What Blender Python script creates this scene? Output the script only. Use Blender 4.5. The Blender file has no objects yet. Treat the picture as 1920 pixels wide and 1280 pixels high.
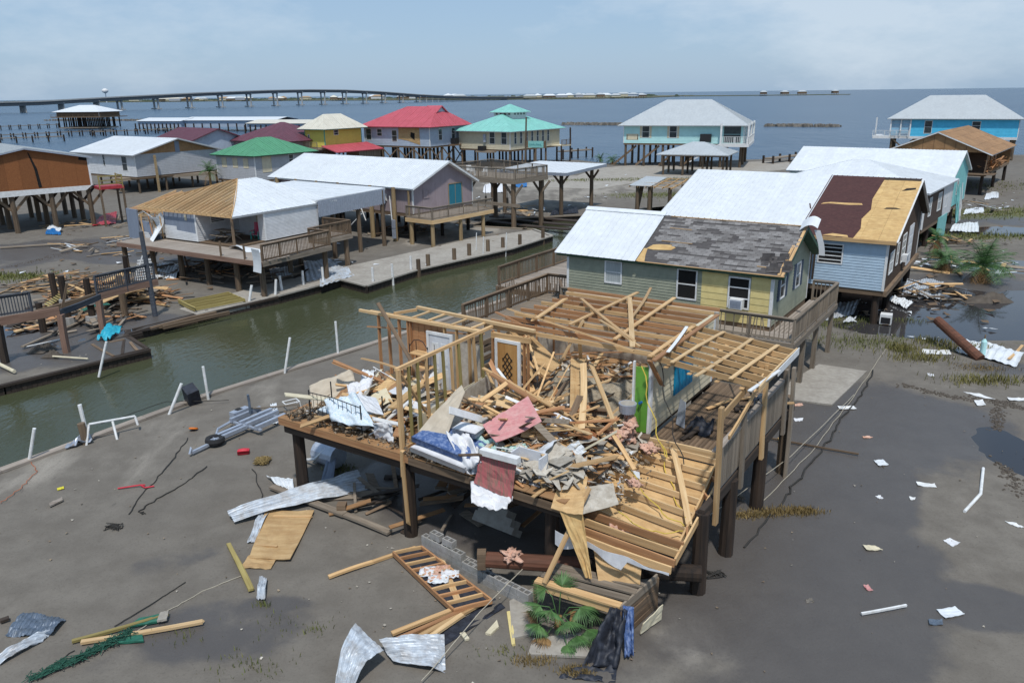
import bpy, math, random
from mathutils import Vector, Matrix, noise
from mathutils.geometry import delaunay_2d_cdt
R = math.radians
rnd = random.Random(7)
SC = bpy.context.scene
COL = SC.collection

# ------------------------------------------------------------------ camera, sky, sun
cam_d = bpy.data.cameras.new("camera"); cam = bpy.data.objects.new("camera", cam_d); COL.objects.link(cam)
cam_d.sensor_width = 36.0; cam_d.lens = 28.0; cam_d.clip_start = 0.3; cam_d.clip_end = 60000.0
cam.matrix_world = Matrix.Translation((0, 0, 12.5)) @ Matrix.Rotation(R(90 - 17.3), 4, 'X') @ Matrix.Rotation(-0.0125, 4, 'Z')
SC.camera = cam

SUN_DIR = Vector((0.03, -0.45, 0.89)).normalized()      # towards the sun
world = bpy.data.worlds.new("World"); SC.world = world; world.use_nodes = True
nt = world.node_tree; bg = nt.nodes['Background']
sky = nt.nodes.new('ShaderNodeTexSky'); sky.sky_type = 'NISHITA'; sky.sun_disc = False
sky.sun_elevation = math.asin(SUN_DIR.z); sky.sun_rotation = math.atan2(SUN_DIR.x, SUN_DIR.y)
sky.altitude = 0; sky.air_density = 1.0; sky.dust_density = 0.8; sky.ozone_density = 1.6
# thin broken cloud over the whole sky
tc = nt.nodes.new('ShaderNodeTexCoord'); mp = nt.nodes.new('ShaderNodeMapping'); mp.inputs['Scale'].default_value = (1, 1, 2.6)
n1 = nt.nodes.new('ShaderNodeTexNoise'); n1.inputs['Scale'].default_value = 3.2; n1.inputs['Detail'].default_value = 9; n1.inputs['Roughness'].default_value = .62
n2 = nt.nodes.new('ShaderNodeTexNoise'); n2.inputs['Scale'].default_value = 1.1; n2.inputs['Detail'].default_value = 3
mu = nt.nodes.new('ShaderNodeMath'); mu.operation = 'MULTIPLY'
cr = nt.nodes.new('ShaderNodeMapRange'); cr.inputs[1].default_value = .265; cr.inputs[2].default_value = .40; cr.inputs[3].default_value = 0.; cr.inputs[4].default_value = .6
mx = nt.nodes.new('ShaderNodeMix'); mx.data_type = 'RGBA'; mx.inputs[7].default_value = (6.2, 7.0, 7.8, 1)      # broken cloud
mh = nt.nodes.new('ShaderNodeMix'); mh.data_type = 'RGBA'; mh.inputs[0].default_value = .72; mh.inputs[7].default_value = (3.0, 4.5, 6.5, 1)   # even veil of moist air
L = nt.links.new
L(tc.outputs['Generated'], mp.inputs['Vector']); L(mp.outputs[0], n1.inputs['Vector']); L(mp.outputs[0], n2.inputs['Vector'])
L(n1.outputs['Fac'], mu.inputs[0]); L(n2.outputs['Fac'], mu.inputs[1]); L(mu.outputs[0], cr.inputs[0])
hs = nt.nodes.new('ShaderNodeHueSaturation'); hs.inputs['Saturation'].default_value = 1.0
L(sky.outputs[0], hs.inputs['Color']); L(hs.outputs[0], mh.inputs[6]); L(mh.outputs[2], mx.inputs[6]); L(cr.outputs[0], mx.inputs[0]); L(mx.outputs[2], bg.inputs[0])
bg.inputs[1].default_value = 0.10
sun_d = bpy.data.lights.new("sun", 'SUN'); sun_d.energy = 2.95; sun_d.angle = R(3.0); sun_d.color = (1, .965, .91)
sun = bpy.data.objects.new("sun", sun_d); COL.objects.link(sun); sun.location = (0, 0, 60)
sun.rotation_euler = SUN_DIR.to_track_quat('Z', 'Y').to_euler()
vs = SC.view_settings; vs.view_transform = 'Standard'; vs.look = 'None'; vs.exposure = 0.17; vs.gamma = 1.0; vs.use_curve_mapping = False
SC.cycles.max_bounces = 6; SC.cycles.volume_bounces = 1

# ------------------------------------------------------------------ materials
MATS = {}
def M(name, col, col2=None, rough=.75, scale=6, st=(1, 1, 1), bump=0., metal=0., rv=0., dirt=None, detail=5, spec=.4, contrast=(.35, .65), isl=0., coords='Object', glass=False, bdist=.02):
    """procedural surface: two tones broken up by noise, a bump of the same grain, an optional patchy stain"""
    m = bpy.data.materials.new(name); m.use_nodes = True; t = m.node_tree; b = t.nodes['Principled BSDF']; lk = t.links.new
    c = t.nodes.new('ShaderNodeTexCoord'); mpn = t.nodes.new('ShaderNodeMapping'); mpn.inputs['Scale'].default_value = st
    lk(c.outputs[coords], mpn.inputs['Vector'])
    n = t.nodes.new('ShaderNodeTexNoise'); n.inputs['Scale'].default_value = scale; n.inputs['Detail'].default_value = detail; n.inputs['Roughness'].default_value = .6
    lk(mpn.outputs[0], n.inputs['Vector'])
    col2 = col2 or tuple(x * .8 for x in col)
    rp = t.nodes.new('ShaderNodeValToRGB'); e = rp.color_ramp.elements
    e[0].position, e[1].position = contrast; e[0].color = (*col, 1); e[1].color = (*col2, 1)
    lk(n.outputs['Fac'], rp.inputs[0]); out = rp.outputs[0]
    if rv or isl:
        hv = t.nodes.new('ShaderNodeHueSaturation')
        if isl:
            src = t.nodes.new('ShaderNodeNewGeometry').outputs['Random Per Island']; amt = isl
        else:
            src = t.nodes.new('ShaderNodeObjectInfo').outputs['Random']; amt = rv
        mr = t.nodes.new('ShaderNodeMapRange'); mr.inputs[3].default_value = 1 - amt; mr.inputs[4].default_value = 1 + amt * .8
        lk(src, mr.inputs[0]); lk(mr.outputs[0], hv.inputs['Value']); lk(out, hv.inputs['Color']); out = hv.outputs[0]
    if dirt:
        dcol, amt, ds = dirt
        d = t.nodes.new('ShaderNodeTexNoise'); d.inputs['Scale'].default_value = ds; d.inputs['Detail'].default_value = 6; d.inputs['Roughness'].default_value = .7
        lk(c.outputs[coords], d.inputs['Vector'])
        dr = t.nodes.new('ShaderNodeMapRange'); dr.inputs[1].default_value = .42; dr.inputs[2].default_value = .72; dr.inputs[4].default_value = amt
        lk(d.outputs['Fac'], dr.inputs[0])
        mxn = t.nodes.new('ShaderNodeMix'); mxn.data_type = 'RGBA'; mxn.inputs[7].default_value = (*dcol, 1)
        lk(dr.outputs[0], mxn.inputs[0]); lk(out, mxn.inputs[6]); out = mxn.outputs[2]
    lk(out, b.inputs['Base Color'])
    b.inputs['Roughness'].default_value = rough; b.inputs['Metallic'].default_value = metal; b.inputs['Specular IOR Level'].default_value = spec
    if bump:
        bp = t.nodes.new('ShaderNodeBump'); bp.inputs['Strength'].default_value = bump; bp.inputs['Distance'].default_value = bdist
        lk(n.outputs['Fac'], bp.inputs['Height']); lk(bp.outputs[0], b.inputs['Normal'])
    MATS[name] = m; return m
GR = (.06, 1, 1)      # grain along a board's own length
M('pine', (.60, .40, .20), (.44, .27, .125), .7, 14, GR, .3, rv=.28)
M('pine_red', (.47, .255, .12), (.34, .165, .075), .7, 14, GR, .3, rv=.25)
M('pine_pale', (.66, .48, .27), (.52, .34, .165), .7, 14, GR, .3, rv=.2)
M('wood_green', (.33, .27, .10), (.23, .18, .06), .75, 12, GR, .3, rv=.2)
M('wood_grey', (.27, .225, .175), (.17, .135, .10), .85, 14, GR, .4, rv=.25)
M('wood_brown', (.20, .14, .09), (.12, .08, .05), .85, 12, GR, .4, rv=.25)
M('wood_rust', (.27, .17, .125), (.18, .105, .075), .85, 12, GR, .4, rv=.15)
M('rail_slate', (.075, .085, .105), (.045, .05, .06), .8, 12, GR, .3, rv=.2)
M('wood_dark', (.055, .040, .030), (.028, .02, .015), .85, 10, GR, .4, rv=.3)
M('deck_grey', (.36, .315, .27), (.24, .20, .165), .85, 12, GR, .4, rv=.18)
M('pile_black', (.016, .012, .010), (.042, .027, .018), .85, 9, (1, 1, .08), .5, rv=.3)
M('pile_brown', (.16, .115, .075), (.085, .06, .04), .85, 9, (1, 1, .08), .5, rv=.25)
M('pile_tan', (.36, .27, .15), (.24, .165, .085), .8, 9, (1, 1, .08), .4, rv=.2)
M('log_red', (.15, .06, .035), (.08, .035, .02), .8, 9, (.08, 1, 1), .5)
M('plywood', (.58, .40, .20), (.46, .29, .13), .75, 5, (.25, 1.6, 1), .15, rv=.15, dirt=((.25, .14, .06), .5, 2.2))
M('plywood_roof', (.62, .43, .19), (.52, .33, .13), .75, 5, (.4, 1.2, 1), .12, rv=.08, dirt=((.33, .18, .07), .6, 3.2))
M('plywood_brown', (.36, .21, .10), (.29, .155, .07), .8, 4, (.3, 1, 1), .15, rv=.12, dirt=((.14, .08, .04), .5, 1.3))
M('osb', (.27, .105, .035), (.17, .06, .02), .8, 26, (1, 1, 1), .2, rv=.1, contrast=(.4, .6))
M('dark_board', (.075, .045, .03), (.05, .03, .02), .85, 8, (4, 4, .2), .3)  # dark brown upright boards for the plywood house's inner wall
M('underlay', (.075, .028, .026), (.045, .018, .017), .85, 3, (1, 6, 1), .15, dirt=((.11, .05, .04), .5, 6))
M('shingle', (.215, .205, .20), (.15, .14, .135), .9, 40, isl=.42, bump=.3)
M('shingle_base', (.055, .05, .05), (.10, .092, .09), .9, 3, (1, 5, 1), .2)
M('roof_white', (.68, .71, .73), (.61, .64, .67), .5, 3, spec=.5, rv=.035, dirt=((.48, .50, .50), .38, 1.1))
M('roof_cream', (.66, .63, .54), (.58, .55, .46), .5, 3, dirt=((.4, .37, .3), .4, 1.0))
M('roof_grey', (.46, .49, .50), (.40, .43, .45), .42, 3, spec=.5, dirt=((.33, .35, .36), .4, .8))
M('roof_red', (.52, .105, .135), (.45, .085, .11), .5, 2, dirt=((.33, .06, .06), .5, .6))
M('roof_purple', (.15, .055, .075), (.12, .042, .06), .5, 2, dirt=((.10, .045, .055), .5, .6))
M('roof_green', (.10, .31, .17), (.08, .26, .14), .5, 2, dirt=((.07, .20, .12), .5, .6))
M('roof_aqua', (.25, .57, .50), (.21, .50, .44), .5, 2, dirt=((.2, .42, .38), .5, .5))
M('metal', (.56, .61, .66), (.44, .49, .55), .48, 7, (1, 1, 1), .15, .12, rv=.12, dirt=((.27, .22, .17), .75, 2.4))
M('metal_blue', (.13, .17, .23), (.10, .13, .17), .45, 5, metal=.2, dirt=((.07, .075, .08), .5, 2.5))
M('metal_red', (.42, .04, .05), (.34, .03, .04), .5, 4, dirt=((.2, .03, .03), .5, 2))
M('galv', (.42, .46, .53), (.33, .37, .44), .4, 6, metal=.35, rv=.1)
DT = (.30, .27, .22)
M('side_green', (.31, .325, .245), (.27, .285, .215), .7, 4, rv=.04, dirt=((.14, .16, .12), .4, 1.4))
M('side_yellow', (.72, .60, .27), (.66, .54, .23), .75, 3, rv=.05, dirt=((.42, .33, .14), .45, 1.7))
M('side_cream', (.64, .58, .43), (.58, .52, .37), .7, 4, rv=.04, dirt=((.36, .31, .2), .35, 1.5))
M('side_blue', (.43, .56, .68), (.39, .51, .62), .6, 4, rv=.04, dirt=((.27, .33, .38), .35, 1.2))
M('side_white', (.66, .67, .68), (.60, .61, .62), .6, 4, rv=.04, dirt=((.40, .40, .38), .4, 1.3))
M('side_grey', (.44, .45, .47), (.40, .41, .43), .65, 4, rv=.04, dirt=((.3, .3, .3), .4, 1))
M('side_turq', (.22, .54, .53), (.19, .48, .47), .65, 4, rv=.04, dirt=((.15, .34, .33), .4, 1))
M('side_aqua', (.46, .74, .74), (.42, .69, .69), .65, 2, dirt=((.28, .5, .5), .35, .6))
M('side_bright', (.09, .52, .78), (.07, .46, .70), .6, 2, dirt=((.05, .3, .45), .35, .6))
M('side_slate', (.40, .47, .56), (.36, .42, .51), .65, 2, dirt=((.22, .26, .31), .35, .5))
M('side_lemon', (.66, .57, .12), (.60, .51, .10), .7, 2, dirt=((.45, .38, .1), .4, .6))
M('side_buff', (.62, .56, .41), (.57, .51, .37), .7, 2, dirt=((.42, .37, .27), .35, .5))
M('side_lav', (.34, .275, .29), (.30, .245, .26), .75, 2, (4, 4, .3), dirt=((.20, .165, .17), .45, .8))
M('side_bluegrey', (.22, .26, .33), (.19, .225, .29), .75, 2, (3, 3, .3), dirt=((.14, .16, .2), .4, 1.2))
M('side_brown', (.085, .058, .042), (.055, .037, .027), .85, 7, (5, 5, .25), .3)
M('trim_white', (.74, .75, .75), (.66, .67, .67), .55, 4, rv=.05, dirt=((.45, .43, .38), .35, 2))
M('trim_green', (.012, .06, .04), (.02, .09, .06), .6, 6, dirt=((.15, .18, .12), .4, 6))
M('trim_blue', (.05, .075, .125), None, .6)
M('trim_teal', (.05, .38, .31), None, .6)
M('pvc', (.76, .77, .77), (.68, .69, .69), .4, 5, dirt=((.42, .38, .3), .4, 5))
M('black', (.006, .006, .006), (.012, .011, .01), .9, 3)
M('black_metal', (.02, .02, .022), None, .5)
M('rubber', (.022, .022, .023), None, .8)
M('glass', (.03, .04, .045), (.06, .075, .08), .12, 2, spec=.6)
M('curtain', (.025, .20, .27), (.015, .13, .19), .8, 3, (14, 14, .4), .4)
M('curtain_pale', (.42, .45, .45), (.30, .33, .33), .8, 3, (9, 9, .4), .4)
M('concrete', (.37, .345, .30), (.29, .265, .23), .9, 5, bump=.2, dirt=((.19, .165, .14), .6, .7))
M('concrete_grey', (.36, .35, .335), (.27, .26, .25), .9, 8, bump=.3, dirt=((.13, .13, .09), .5, 1.5))
M('drywall', (.52, .49, .43), (.40, .36, .30), .9, 5, rv=.3, isl=.35, bump=.2, dirt=((.22, .18, .13), .6, 3))
M('rubble', (.30, .24, .17), (.14, .10, .07), .95, 7, isl=.55, bump=.6)
M('insulation', (.60, .33, .23), (.70, .47, .37), .95, 9, bump=1.0, bdist=.06, dirt=((.30, .17, .11), .6, 4))
M('insulation_grey', (.36, .31, .23), (.22, .185, .135), .95, 9, bump=1.0, bdist=.06, dirt=((.42, .40, .34), .5, 4))
M('fabric_white', (.70, .71, .73), (.60, .61, .64), .9, 5, bump=.3, dirt=((.45, .43, .40), .4, 3))
M('fabric_blue', (.05, .10, .25), (.16, .22, .38), .85, 9, bump=.2, contrast=(.45, .6))
M('fabric_print', (.62, .67, .71), (.42, .56, .66), .9, 24, contrast=(.48, .6))
M('fabric_check', (.55, .66, .62), (.30, .52, .48), .9, 12, contrast=(.42, .58))
M('tarp_tan', (.50, .44, .35), (.42, .36, .28), .85, 3, bump=.3, bdist=.05)
M('tarp_blue', (.015, .30, .43), (.04, .40, .52), .5, 5, bump=.3)
M('tarp_black', (.012, .014, .02), (.03, .035, .05), .6, 6, bump=.4)
M('net_green', (.008, .045, .03), (.02, .09, .06), .9, 20, bump=.8)
M('board_green', (.02, .13, .085), (.015, .09, .06), .6, 5)
M('pink_panel', (.58, .25, .25), (.44, .185, .185), .85, 9, (.5, 5, 1), .25, dirt=((.62, .45, .40), .5, 5))
M('carpet', (.20, .12, .095), (.36, .10, .105), .95, 3, (7, .5, 1), .6, contrast=(.4, .6))
M('door_green', (.13, .34, .045), (.11, .29, .04), .55, 3, dirt=((.1, .2, .04), .4, 2))
M('door_wood', (.50, .28, .10), (.38, .19, .06), .55, 8, (1, 1, .1), .1)
M('shutter_blue', (.0, .28, .50), (.0, .23, .42), .5, 4, dirt=((.01, .16, .25), .4, 5))
M('door_white', (.64, .66, .69), (.56, .58, .62), .55, 4, dirt=((.38, .37, .35), .4, 2.5))
M('plastic_red', (.55, .03, .05), None, .5); M('plastic_orange', (.72, .20, .03), None, .5)
M('plastic_blue', (.02, .16, .42), None, .5); M('plastic_pink', (.62, .05, .12), None, .5); M('plastic_yellow', (.62, .55, .04), None, .5)
M('rope', (.42, .38, .30), None, .9); M('rope_dark', (.035, .033, .03), None, .9); M('wire_yellow', (.65, .48, .08), None, .5); M('rope_orange', (.45, .14, .06), None, .8)
M('rock', (.20, .18, .155), (.11, .10, .085), .95, 3, rv=.3, isl=.35, bump=.5)
M('mud', (.10, .083, .066), (.065, .052, .04), .8, 4, bump=.6)
M('straw', (.26, .19, .08), (.17, .12, .045), .9, 6, isl=.4)
M('grass', (.10, .135, .035), (.17, .16, .05), .9, 2, isl=.4, contrast=(.3, .7))
M('grass_dry', (.22, .19, .065), (.13, .13, .04), .9, 2, isl=.4)
M('palm_leaf', (.05, .12, .035), (.085, .17, .055), .55, 4, isl=.35)
M('palm_dry', (.25, .15, .06), (.17, .10, .04), .8, 4, isl=.3)
M('bridge', (.40, .40, .39), (.34, .34, .33), .9, .2)
M('bridge_deck', (.17, .175, .18), None, .9)
M('far_land', (.16, .145, .10), (.09, .105, .055), .95, .02, contrast=(.4, .6))
M('far_tree', (.05, .065, .04), (.035, .05, .03), .95, .05)
M('roof_brown', (.40, .28, .17), (.31, .21, .12), .8, 1.2, st=(1, 6, 1), dirt=((.2, .13, .08), .5, 1))

# ------------------------------------------------------------------ mesh helpers
class Frame:
    """a house's own axes: u to the right, v to the back"""
    def __init__(s, c, th): s.c = Vector((c[0], c[1], 0)); s.th = R(th); s.m = Matrix.Translation(s.c) @ Matrix.Rotation(s.th, 4, 'Z')
    def p(s, u, v, z=0): return s.m @ Vector((u, v, z))
def V(*a): return Vector(a if len(a) > 1 else a[0])
class MB:
    def __init__(s): s.v = []; s.f = []
    def add(s, vs, fs):
        k = len(s.v); s.v += [tuple(x) for x in vs]; s.f += [tuple(i + k for i in f) for f in fs]
    def box(s, lo, hi):
        x0, y0, z0 = lo; x1, y1, z1 = hi
        s.add([(x0, y0, z0), (x1, y0, z0), (x1, y1, z0), (x0, y1, z0), (x0, y0, z1), (x1, y0, z1), (x1, y1, z1), (x0, y1, z1)],
              [(0, 3, 2, 1), (4, 5, 6, 7), (0, 1, 5, 4), (1, 2, 6, 5), (2, 3, 7, 6), (3, 0, 4, 7)])
    def beam(s, a, b, w, h, up=(0, 0, 1)):
        a = V(a); b = V(b); d = (b - a).normalized(); u = V(up)
        if abs(d.dot(u)) > .97: u = V(1, 0, 0)
        sd = d.cross(u).normalized() * (w / 2); uu = sd.cross(d).normalized() * (h / 2)
        s.add([a - sd - uu, a + sd - uu, a + sd + uu, a - sd + uu, b - sd - uu, b + sd - uu, b + sd + uu, b - sd + uu],
              [(0, 1, 2, 3), (7, 6, 5, 4), (0, 4, 5, 1), (1, 5, 6, 2), (2, 6, 7, 3), (3, 7, 4, 0)])
    def cyl(s, a, b, r0, r1, n=8, caps=True, wob=0.):
        a = V(a); b = V(b); d = (b - a).normalized(); u = V(0, 0, 1) if abs(d.z) < .9 else V(1, 0, 0)
        x = d.cross(u).normalized(); y = d.cross(x)
        vs = []
        for p, r in ((a, r0), (b, r1)):
            for i in range(n):
                t = 2 * math.pi * i / n; rr = r * (1 + wob * rnd.uniform(-1, 1)); vs.append(p + x * rr * math.cos(t) + y * rr * math.sin(t))
        fs = [(i, (i + 1) % n, n + (i + 1) % n, n + i) for i in range(n)]
        if caps: fs += [tuple(range(n - 1, -1, -1)), tuple(range(n, 2 * n))]
        s.add(vs, fs)
    def tube(s, pts, r, n=5):
        pts = [V(p) for p in pts]; vs = []; N = len(pts)
        for i, p in enumerate(pts):
            d = (pts[min(i + 1, N - 1)] - pts[max(i - 1, 0)]).normalized(); u = V(0, 0, 1) if abs(d.z) < .9 else V(1, 0, 0)
            x = d.cross(u).normalized(); y = d.cross(x)
            for k in range(n): t = 2 * math.pi * k / n; vs.append(p + x * r * math.cos(t) + y * r * math.sin(t))
        fs = [(i * n + k, i * n + (k + 1) % n, (i + 1) * n + (k + 1) % n, (i + 1) * n + k) for i in range(N - 1) for k in range(n)]
        fs += [tuple(range(n)), tuple(range((N - 1) * n, N * n))]
        s.add(vs, fs)
    def plate(s, poly, fr, t0, t1):
        """a flat polygon (a, b) in the plane fr = (origin, e1, e2, normal), from t0 to t1 along the normal"""
        o, e1, e2, n = fr; k = len(poly)
        lo = [o + e1 * a + e2 * b + n * t0 for a, b in poly]; hi = [o + e1 * a + e2 * b + n * t1 for a, b in poly]
        s.add(lo + hi, [tuple(range(k - 1, -1, -1)), tuple(range(k, 2 * k))] + [(i, (i + 1) % k, k + (i + 1) % k, k + i) for i in range(k)])
    def grid(s, nx, ny, fn, thick=0.):
        k = len(s.v)
        for j in range(ny + 1):
            for i in range(nx + 1): s.v.append(tuple(fn(i / nx, j / ny)))
        w = nx + 1
        for j in range(ny):
            for i in range(nx): q = k + j * w + i; s.f.append((q, q + 1, q + w + 1, q + w))
    def build(s, name, mat, parent=None, smooth=False, recalc=False):
        me = bpy.data.meshes.new(name); me.from_pydata(s.v, [], s.f)
        me.materials.append(MATS[mat] if isinstance(mat, str) else mat)
        if smooth:
            for p in me.polygons: p.use_smooth = True
        o = bpy.data.objects.new(name, me); COL.objects.link(o); o.parent = parent
        return o
def tag(o, label=None, cat=None, group=None, kind=None):
    if label: o['label'] = label
    if cat: o['category'] = cat
    if group: o['group'] = group
    if kind: o['kind'] = kind
    return o
def thing(name, label, cat, loc=(0, 0, 0), rotz=0., group=None):
    o = bpy.data.objects.new(name, None); COL.objects.link(o); o.empty_display_size = .3
    o.location = loc if len(loc) == 3 else (*loc, 0); o.rotation_euler = (0, 0, rotz)
    return tag(o, label, cat, group)
def house_thing(name, label, fr, cat='house', group=None): return thing(name, label, cat, tuple(fr.c), fr.th, group)
def solid(o, t=.02):
    md = o.modifiers.new('thickness', 'SOLIDIFY'); md.thickness = t; md.offset = 0; return o
def inst(name, me, mat4, parent=None):
    o = bpy.data.objects.new(name, me); COL.objects.link(o); o.parent = parent; o.matrix_basis = mat4; return o
def boxmesh(name, mat, lo, hi):
    b = MB(); b.box(lo, hi); me = bpy.data.meshes.new(name); me.from_pydata(b.v, [], b.f); me.materials.append(MATS[mat]); return me
def orient(a, b, roll=0.):
    a = V(a); b = V(b); x = (b - a).normalized(); u = V(0, 0, 1) if abs(x.z) < .97 else V(0, 1, 0)
    y = u.cross(x).normalized(); z = x.cross(y)
    m = Matrix((x, y, z)).transposed().to_4x4(); m.translation = a
    return m @ Matrix.Rotation(roll, 4, 'X')
def board(name, a, b, w=.09, h=.04, mat='pine', parent=None, roll=0., warp=.012, split=0., label=None, cat=None, group=None):
    """a length of lumber from a to b: w across, h up, a little warped, its far end splintered if split > 0"""
    a = V(a); b = V(b); Ln = (b - a).length; q = MB(); n = 4 if Ln > 1.2 else 2; vs = []; wy = rnd.uniform(-1, 1) * warp; wz = rnd.uniform(-1, 1) * warp
    for i in range(n + 1):
        t = i / n; k = math.sin(math.pi * t); x = Ln * t
        for sy, sz in ((-1, -1), (1, -1), (1, 1), (-1, 1)):
            xx = x + (rnd.uniform(-split, split * .3) if i == n and split else 0)
            vs.append((xx, sy * w / 2 + wy * k * Ln, sz * h / 2 + wz * k * Ln))
    fs = [(3, 2, 1, 0), tuple(n * 4 + j for j in range(4))]
    for i in range(n):
        for j in range(4): fs.append((i * 4 + j, i * 4 + (j + 1) % 4, i * 4 + 4 + (j + 1) % 4, i * 4 + 4 + j))
    q.add(vs, fs); o = q.build(name, mat, parent); o.matrix_basis = orient(a, b, roll)
    return tag(o, label, cat, group)
def clip(poly, ax, c, keep_less):
    out = []; n = len(poly)
    for i in range(n):
        p, q = poly[i], poly[(i + 1) % n]; pi = (p[ax] <= c) == keep_less or abs(p[ax] - c) < 1e-9; qi = (q[ax] <= c) == keep_less or abs(q[ax] - c) < 1e-9
        if pi: out.append(p)
        if pi != qi:
            t = (c - p[ax]) / (q[ax] - p[ax]); r = [0, 0]; r[ax] = c; r[1 - ax] = p[1 - ax] + t * (q[1 - ax] - p[1 - ax]); out.append(tuple(r))
    return out
def strip(poly, ax, lo, hi):
    p = clip(poly, ax, lo, False)
    return clip(p, ax, hi, True) if len(p) > 2 else []
def span(poly, ax, c):
    xs = []
    for i in range(len(poly)):
        p, q = poly[i], poly[(i + 1) % len(poly)]
        if (p[ax] - c) * (q[ax] - c) <= 0 and abs(p[ax] - q[ax]) > 1e-9: xs.append(p[1 - ax] + (c - p[ax]) / (q[ax] - p[ax]) * (q[1 - ax] - p[1 - ax]))
    return (min(xs), max(xs)) if len(xs) > 1 else None
def slope_frame(p0, p1, p2):
    """plane with e1 along the eave p0-p1 and e2 up the slope towards p2"""
    o = V(p0); e1 = (V(p1) - o).normalized(); d = V(p2) - o; e2 = (d - e1 * d.dot(e1)).normalized(); n = e1.cross(e2)
    if n.z < 0: n = -n
    return (o, e1, e2, n)
def to2(fr, p): d = V(p) - fr[0]; return (d.dot(fr[1]), d.dot(fr[2]))
def metal_roof(pts, mat, par, pw=.9, rib=.3, split=False, name='roof_panel', lift=0., rh=.028):
    """sheets of ribbed metal over a planar slope pts (first two points are the eave); each sheet its own object when split"""
    fr = slope_frame(*pts[:3]); poly = [to2(fr, p) for p in pts]; a0 = min(p[0] for p in poly); a1 = max(p[0] for p in poly)
    q = MB(); a = a0; i = 0
    while a < a1 - .02:
        hi = min(a + pw, a1); st = strip(poly, 0, a, hi)
        if len(st) > 2:
            lf = lift + (.004 if i % 2 else 0)
            q.plate(st, fr, lf, lf + .012); r = a + .02
            while r < hi - .01:
                sp = span(poly, 0, r)
                if sp and sp[1] - sp[0] > .05: q.beam(fr[0] + fr[1] * r + fr[2] * (sp[0] + .005) + fr[3] * (lf + .012 + rh * .4), fr[0] + fr[1] * r + fr[2] * (sp[1] - .005) + fr[3] * (lf + .012 + rh * .4), .05, rh, up=fr[3])
                r += rib
            if split: q.build(name, mat, par); q = MB()
        a = hi; i += 1
    if not split: q.build('roof_sheeting', mat, par)
    return fr
def wall_frame(p0, p1, z0):
    """vertical face seen from outside with p0 on its left"""
    o = V(p0[0], p0[1], z0); e1 = V(p1[0] - p0[0], p1[1] - p0[1], 0).normalized(); e2 = V(0, 0, 1); return (o, e1, e2, e1.cross(e2))
def siding(fr, poly, step, mat, par, split=False, name='clapboard', skip=None, dep=.026, holes=()):
    """overlapping boards over a wall polygon; boards stop at the holes (a0, b0, a1, b1)"""
    b0 = min(p[1] for p in poly); b1 = max(p[1] for p in poly); q = MB(); b = b0; k = 0; o, e1, e2, n = fr
    while b < b1 - .02:
        st = strip(poly, 1, b, min(b + step, b1))
        if len(st) > 2:
            lo = span(st, 1, b + .002) or span(st, 1, b + .01); hi = span(st, 1, min(b + step, b1) - .002)
            if lo and hi:
                segs = [(lo, hi)]
                for h in holes:
                    if h[1] < b + step * .6 and h[3] > b + step * .4:
                        ns = []
                        for l, g in segs:
                            if h[0] > l[0]: ns.append(((l[0], min(l[1], h[0])), (g[0], min(g[1], h[0]))))
                            if h[2] < l[1]: ns.append(((max(l[0], h[2]), l[1]), (max(g[0], h[2]), g[1])))
                        segs = [x for x in ns if x[0][1] - x[0][0] > .02]
                t = min(step, b1 - b)
                for l, g in segs:
                    if skip and skip(l[0], l[1], b): continue
                    P = lambda a, bb, d: o + e1 * a + e2 * bb + n * d
                    q.add([P(l[0], b, .001), P(l[1], b, .001), P(g[1], b + t, .001), P(g[0], b + t, .001), P(l[0], b, dep), P(l[1], b, dep), P(g[1], b + t, .007), P(g[0], b + t, .007)],
                          [(0, 3, 2, 1), (4, 5, 6, 7), (0, 1, 5, 4), (1, 2, 6, 5), (2, 3, 7, 6), (3, 0, 4, 7)])
                    if split: q.build(name, mat, par); q = MB()
        b += step; k += 1
    if not split and q.v: q.build('siding', mat, par)
def window(fr, a, b, w, h, par, frame='trim_white', pane='glass', sash=True, fw=.07, out=.05, name='window', grid=(1, 2), shut=None, d0=.006):
    """frame and sashes standing proud of the wall with the pane set back between them"""
    o, e1, e2, n = fr; q = MB()
    def bar(a0, b0, a1, b1, t0=d0, t1=out): q.plate([(a0, b0), (a1, b0), (a1, b1), (a0, b1)], fr, t0, t1)
    bar(a, b, a + fw, b + h); bar(a + w - fw, b, a + w, b + h); bar(a + fw, b, a + w - fw, b + fw); bar(a + fw, b + h - fw, a + w - fw, b + h)
    if sash:
        for i in range(1, grid[0]): x = a + w * i / grid[0]; bar(x - .018, b + fw, x + .018, b + h - fw, d0, out - .012)
        for j in range(1, grid[1]): y = b + h * j / grid[1]; bar(a + fw, y - .025, a + w - fw, y + .025, d0, out - .01)
    wo = q.build(name, frame, par)
    q = MB(); q.plate([(a + fw, b + fw), (a + w - fw, b + fw), (a + w - fw, b + h - fw), (a + fw, b + h - fw)], fr, .0, .018); q.build('pane', pane, wo)
    if shut:
        for s in (-1, 1):
            x0 = a - .36 if s < 0 else a + w + .03
            q = MB(); q.plate([(x0, b), (x0 + .33, b), (x0 + .33, b + h), (x0, b + h)], fr, .01, .045)
            for k in range(int(h / .12)): q.plate([(x0 + .04, b + .05 + k * .12), (x0 + .29, b + .05 + k * .12), (x0 + .29, b + .11 + k * .12), (x0 + .04, b + .11 + k * .12)], fr, .045, .058)
            q.build('shutter', shut, par)
    return wo
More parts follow.
